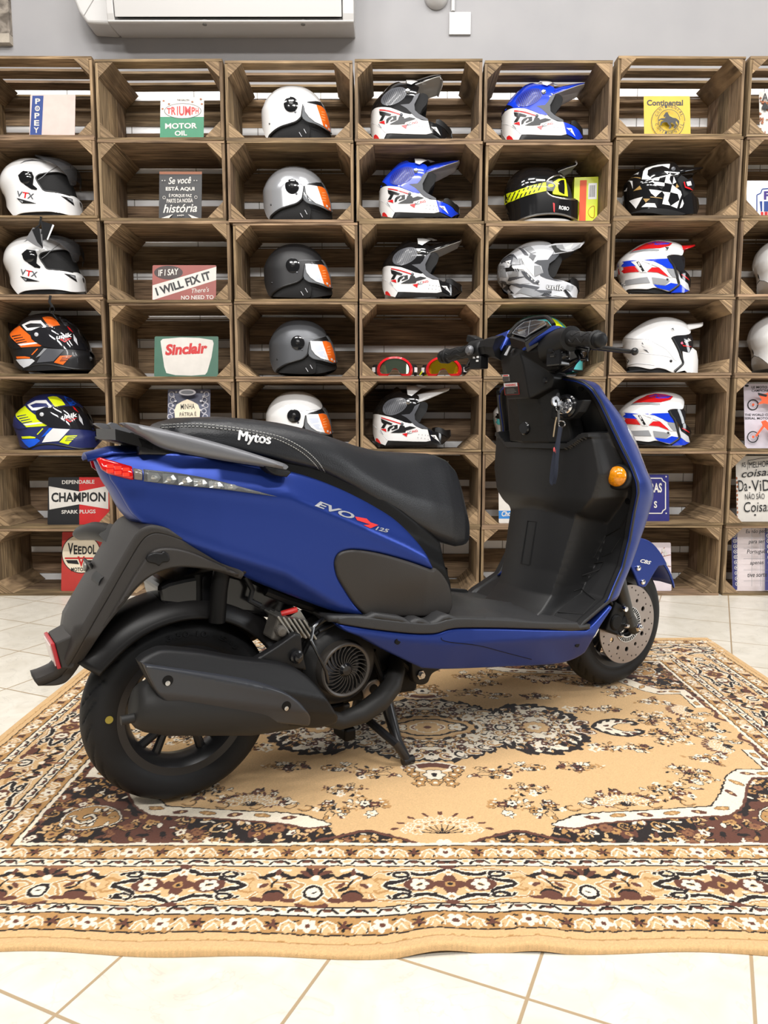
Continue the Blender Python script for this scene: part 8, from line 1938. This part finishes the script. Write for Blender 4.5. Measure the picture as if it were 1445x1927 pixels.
g.line([(1424, 408), (1424, 367), (1431, 364), (1434, 356), (1446, 355), (1480, 355)], 2.2, S_BLU); g.text('F', (1437, 376), (1448, 376), 16, sm_('tin_violet', (60, 40, 120)), .04)
g.poly([(1429, 379), (1434, 379), (1434, 398), (1431, 398)], S_BLU); g.rect(1437, 379, 1446, 398, S_BLU); g.rect(1431, 399, 1436, 408, S_RED); g.rect(1438, 399, 1444, 408, S_RED); g.done()
g = Sign('brownish red tin sign with a white diagonal fix-it band', 2, 287, 407, 499, sm_('tin_brick', (146, 76, 68)))
g.poly([(287, 537), (407, 502), (407, 527), (290, 564), (287, 564)], S_WHT); g.ell(317, 513, 27, 13, sm_('tin_dark_brown', (60, 44, 42)))
g.text('IF I SAY', (298, 520), (337, 517), 12, S_WHT, .02, .2); g.text('I WILL FIX IT', (296, 557), (398, 525), 15.5, S_BLK, .035); g.text("There's", (361, 552), (394, 549), 9, S_WHT, .005, .3); g.text('NO NEED TO', (341, 564), (402, 563), 7.5, S_WHT, .02); g.done()
g = Sign('dark green sign with a white shield and red slanted lettering', 3, 291, 411, 633, sm_('tin_deep_green', (58, 100, 82)))
g.poly([(302, 642), (306, 638), (340, 635), (375, 636), (400, 640), (402, 646), (398, 672), (390, 700), (386, 705), (360, 707), (330, 706), (313, 702), (309, 690)], S_WHT)
g.text('Sinclair', (311, 669), (391, 665), 21, S_RED, .045, .2); g.done()

g = Sign('blue and white tile-pattern sign with a cream panel, behind the seat', 4, 316, 396, 733, sm_('tile_blue_grey', (104, 108, 130)))
TB_ = sm_('tile_pale', (196, 194, 200))
for i in range(5):
    for sx in (-1, 1):
        g.ring(356 + sx * (33 - 3 * (i % 2)), 742 + 11 * i, 4.5, 1.4, TB_, 12); g.ell(356 + sx * (24 + 4 * (i % 2)), 738 + 9 * i, 2.4, 2, TB_, 8)
g.ell(356, 741, 16, 6, TB_); g.ell(356, 741, 12, 3.6, S_GRY); g.poly([(334, 800), (332, 775), (336, 764), (346, 758), (356, 754), (366, 758), (376, 764), (380, 775), (378, 800)], S_CRM)
g.text('MINHA', (344, 773), (370, 772), 10, S_BLK, .005); g.text('PÁTRIA É', (342, 786), (373, 785), 9, S_BLK, .005); g.done()
g = Sign('pale poster of two orange motocross bikes, right edge', 4, 1399, 1475, 722, sm_('poster_lilac', (206, 198, 208)))
g.text('LE MOTO DI', (1414, 731), (1452, 731), 4.5, S_BLK, .02); g.text('CAMPIONE E', (1414, 737.5), (1452, 737.5), 4.5, S_BLK, .02); g.text('THE WORLD CHA', (1401, 783), (1453, 783), 4.5, S_BLK, .02); g.text('SERIAL MOTORB', (1401, 789.5), (1453, 789.5), 4.5, S_BLK, .02)
OR_ = sm_('poster_orange', (222, 92, 52)); g.ell(1405, 726, 4, 2.2, S_BLK, 9)
for wx, wy, r in ((1416, 762, 9.5), (1414, 823, 10), (1460, 762, 9.5), (1460, 823, 10)): g.ring(wx, wy, r, 2, S_BLK, 22); g.ell(wx, wy, 2.4, 2.4, OR_, 10); g.ring(wx, wy, r * .62, .4, S_GRY, 14)
g.poly([(1418, 744), (1432, 744), (1440, 740), (1452, 741), (1450, 752), (1440, 764), (1430, 762), (1418, 764), (1426, 756)], OR_); g.poly([(1418, 742), (1436, 746), (1434, 750), (1419, 747)], S_BLK); g.poly([(1438, 754), (1450, 754), (1450, 768), (1438, 766)], S_BRN)
g.poly([(1424, 796), (1432, 793), (1440, 800), (1456, 798), (1456, 810), (1440, 816), (1430, 806), (1416, 824), (1413, 822), (1427, 803)], OR_); g.poly([(1438, 812), (1452, 810), (1452, 826), (1440, 824)], S_BLK); g.done()
g = Sign('black and red sign with a white bow-tie panel behind the tail light', 5, 91, 207, 898, S_BLK)
g.rect(149, 896, 210, 1000, S_RED); g.poly([(92, 915), (149, 925), (204, 914), (204, 958), (149, 949), (93, 959)], S_WHT)
g.text('CHAMPION', (97, 945), (199, 944), 18, S_BLK, .03); g.text('DEPENDABLE', (117, 911), (178, 910), 7, S_WHT, .02); g.text('SPARK PLUGS', (116, 967), (180, 966), 7, S_WHT, .02); g.done()
g = Sign('white sign with a red tilted square and blue foot behind the leg shield', 5, 938, 1015, 898, S_WHT)
g.rect(937, 961, 1016, 976, sm_('tin_sky_blue', (40, 120, 190))); g.text('Choi', (944, 972), (964, 971), 10, S_WHT, .03, .2)
g.poly([(944, 934), (952, 925), (985, 940), (970, 953)], S_RED); g.poly([(953, 933), (957, 929), (967, 938), (961, 941)], S_WHT); g.poly([(956, 932.5), (959, 932), (961, 936), (959, 937)], S_RED); g.done()
g = Sign('dark blue enamel street sign with a white inner border', 5, 1150, 1258, 893, sm_('enamel_blue', (50, 50, 112), .25))
g.line([(1150, 900), (1245, 900), (1247, 905), (1252, 908), (1252, 958), (1247, 961), (1245, 966), (1150, 966)], 2, S_WHT); g.text('RAS', (1223, 927), (1245, 927), 18, S_WHT, .03); g.text('S', (1230, 956), (1236, 956), 13, S_WHT, .03)
for y in (897, 966): g.ell(1253, y, 1.4, 1.4, S_WHT, 9)
g.done()
g = Sign('white tin sign with hand-drawn black lettering and rusty edge', 5, 1384, 1475, 858, S_WHT)
for i in range(10): g.ell(1386 + .6 * (i % 3), 900 + 8 * i, 1.6, 3, S_BRN, 7)
g.text('AS', (1395, 880), (1403, 879), 9, S_BLK, 0); g.text('MELHORES', (1409, 881), (1456, 877), 11, S_BLK, 0, .1); g.line([(1406, 884), (1407, 867), (1430, 863), (1470, 860)], .8, S_BLK); g.text('coisas', (1395, 899), (1452, 894), 13, S_BLK, .004, .3)
g.text('Da', (1389, 925), (1406, 924), 21, S_BLK, 0); g.text('ViDa', (1414, 925), (1460, 923), 21, S_BLK, 0); g.ell(1410, 917, 2, 2, S_BLK, 8); g.text('NÃO SÃO', (1401, 940), (1438, 939), 13, S_BLK, 0); g.text('Coisas', (1399, 964), (1450, 962), 19, S_BLK, 0, .15); g.ell(1420, 969, 2, 1.6, S_BLK, 8); g.done()
g = Sign('red oil sign with a cream disc behind the rear mudguard', 6, 117, 192, 1001, sm_('tin_worn_red', (178, 54, 48)))
g.ell(153, 1042, 37, 37, S_BLK, 40); g.ell(153, 1042, 35.5, 35.5, S_CRM, 40); g.poly([(122, 1049), (184, 1049), (184, 1052), (122, 1052)], S_RED); g.poly([(124, 1054), (145, 1054), (149, 1062), (128, 1060)], S_BLK); g.poly([(160, 1054), (182, 1054), (178, 1060), (156, 1062)], S_BLK)
for s, x0, x1, h in (('V', 128, 138, 21), ('E', 139, 146, 17), ('E', 147, 154, 15), ('D', 155, 164, 15), ('O', 165, 174, 16), ('L', 175, 181, 18)): g.text(s, (x0, 1043), (x1, 1043), h, S_BLK, .03)
g.text('V', (146, 1066), (160, 1066), 19, S_RED, .03); g.text('MOTOR OIL', (134, 1075), (176, 1075), 7, S_BLK, .02); g.done()
g = Sign('pale pink sign with dark bare branches behind the front wheel', 6, 1195, 1262, 1021, sm_('tin_blossom', (216, 204, 208)))
for ln in ([(1200, 1040), (1225, 1052), (1262, 1044)], [(1205, 1075), (1235, 1062), (1250, 1030)], [(1212, 1030), (1240, 1044)], [(1215, 1085), (1240, 1076), (1262, 1082)], [(1235, 1062), (1262, 1066)]): g.line(ln, 1.2, S_BRN)
for x, y in ((1248, 1036), (1252, 1042), (1240, 1056), (1254, 1062)): g.ell(x, y, 3, 4, S_WHT, 8)
g.done()
g = Sign('white tile sign with blue patterned side bands, bottom right crate', 6, 1376, 1447, 993, pmat('tile_white', srgb(226, 214, 214), .3))
TBL = sm_('tile_blue', (64, 66, 120))
for x in (1376, 1433): 
    g.rect(x, 990, x + 11, 1110, TBL)
    for i in range(11): g.ring(x + 5.5, 998 + 10 * i, 3.4, 1, S_WHT, 10); g.ell(x + 5.5, 998 + 10 * i, 1.4, 1.4, S_WHT, 7)
for y in (1013, 1032, 1051, 1072, 1092): g.line([(1387, y), (1433, y)], .5, S_GRY)
for x in (1402, 1418): g.line([(x, 993), (x, 1102)], .5, S_GRY)
for s, a, b, h in (('Eu não pedi', (1391, 1006), (1430, 1005), 9), ('para ser', (1396, 1025), (1426, 1024), 7), ('Português', (1393, 1044), (1431, 1043), 10), ('apenas', (1399, 1064), (1424, 1063), 7), ('tive sorte', (1394, 1085), (1430, 1084), 8)): g.text(s, a, b, h, S_BLK, .012, .2)
g.done()
# the bottom-row crate behind the seat has lost its upper back boards
for ch in list(CR[(6, 3)].children):
    if ch.name.startswith('back_panel'):
        w_ = WB(); w_.board((-hw + .004, CR_D - .010, .016), (hw - .004, CR_D, .145), 0); ch.data = w_.mesh('back_panel')
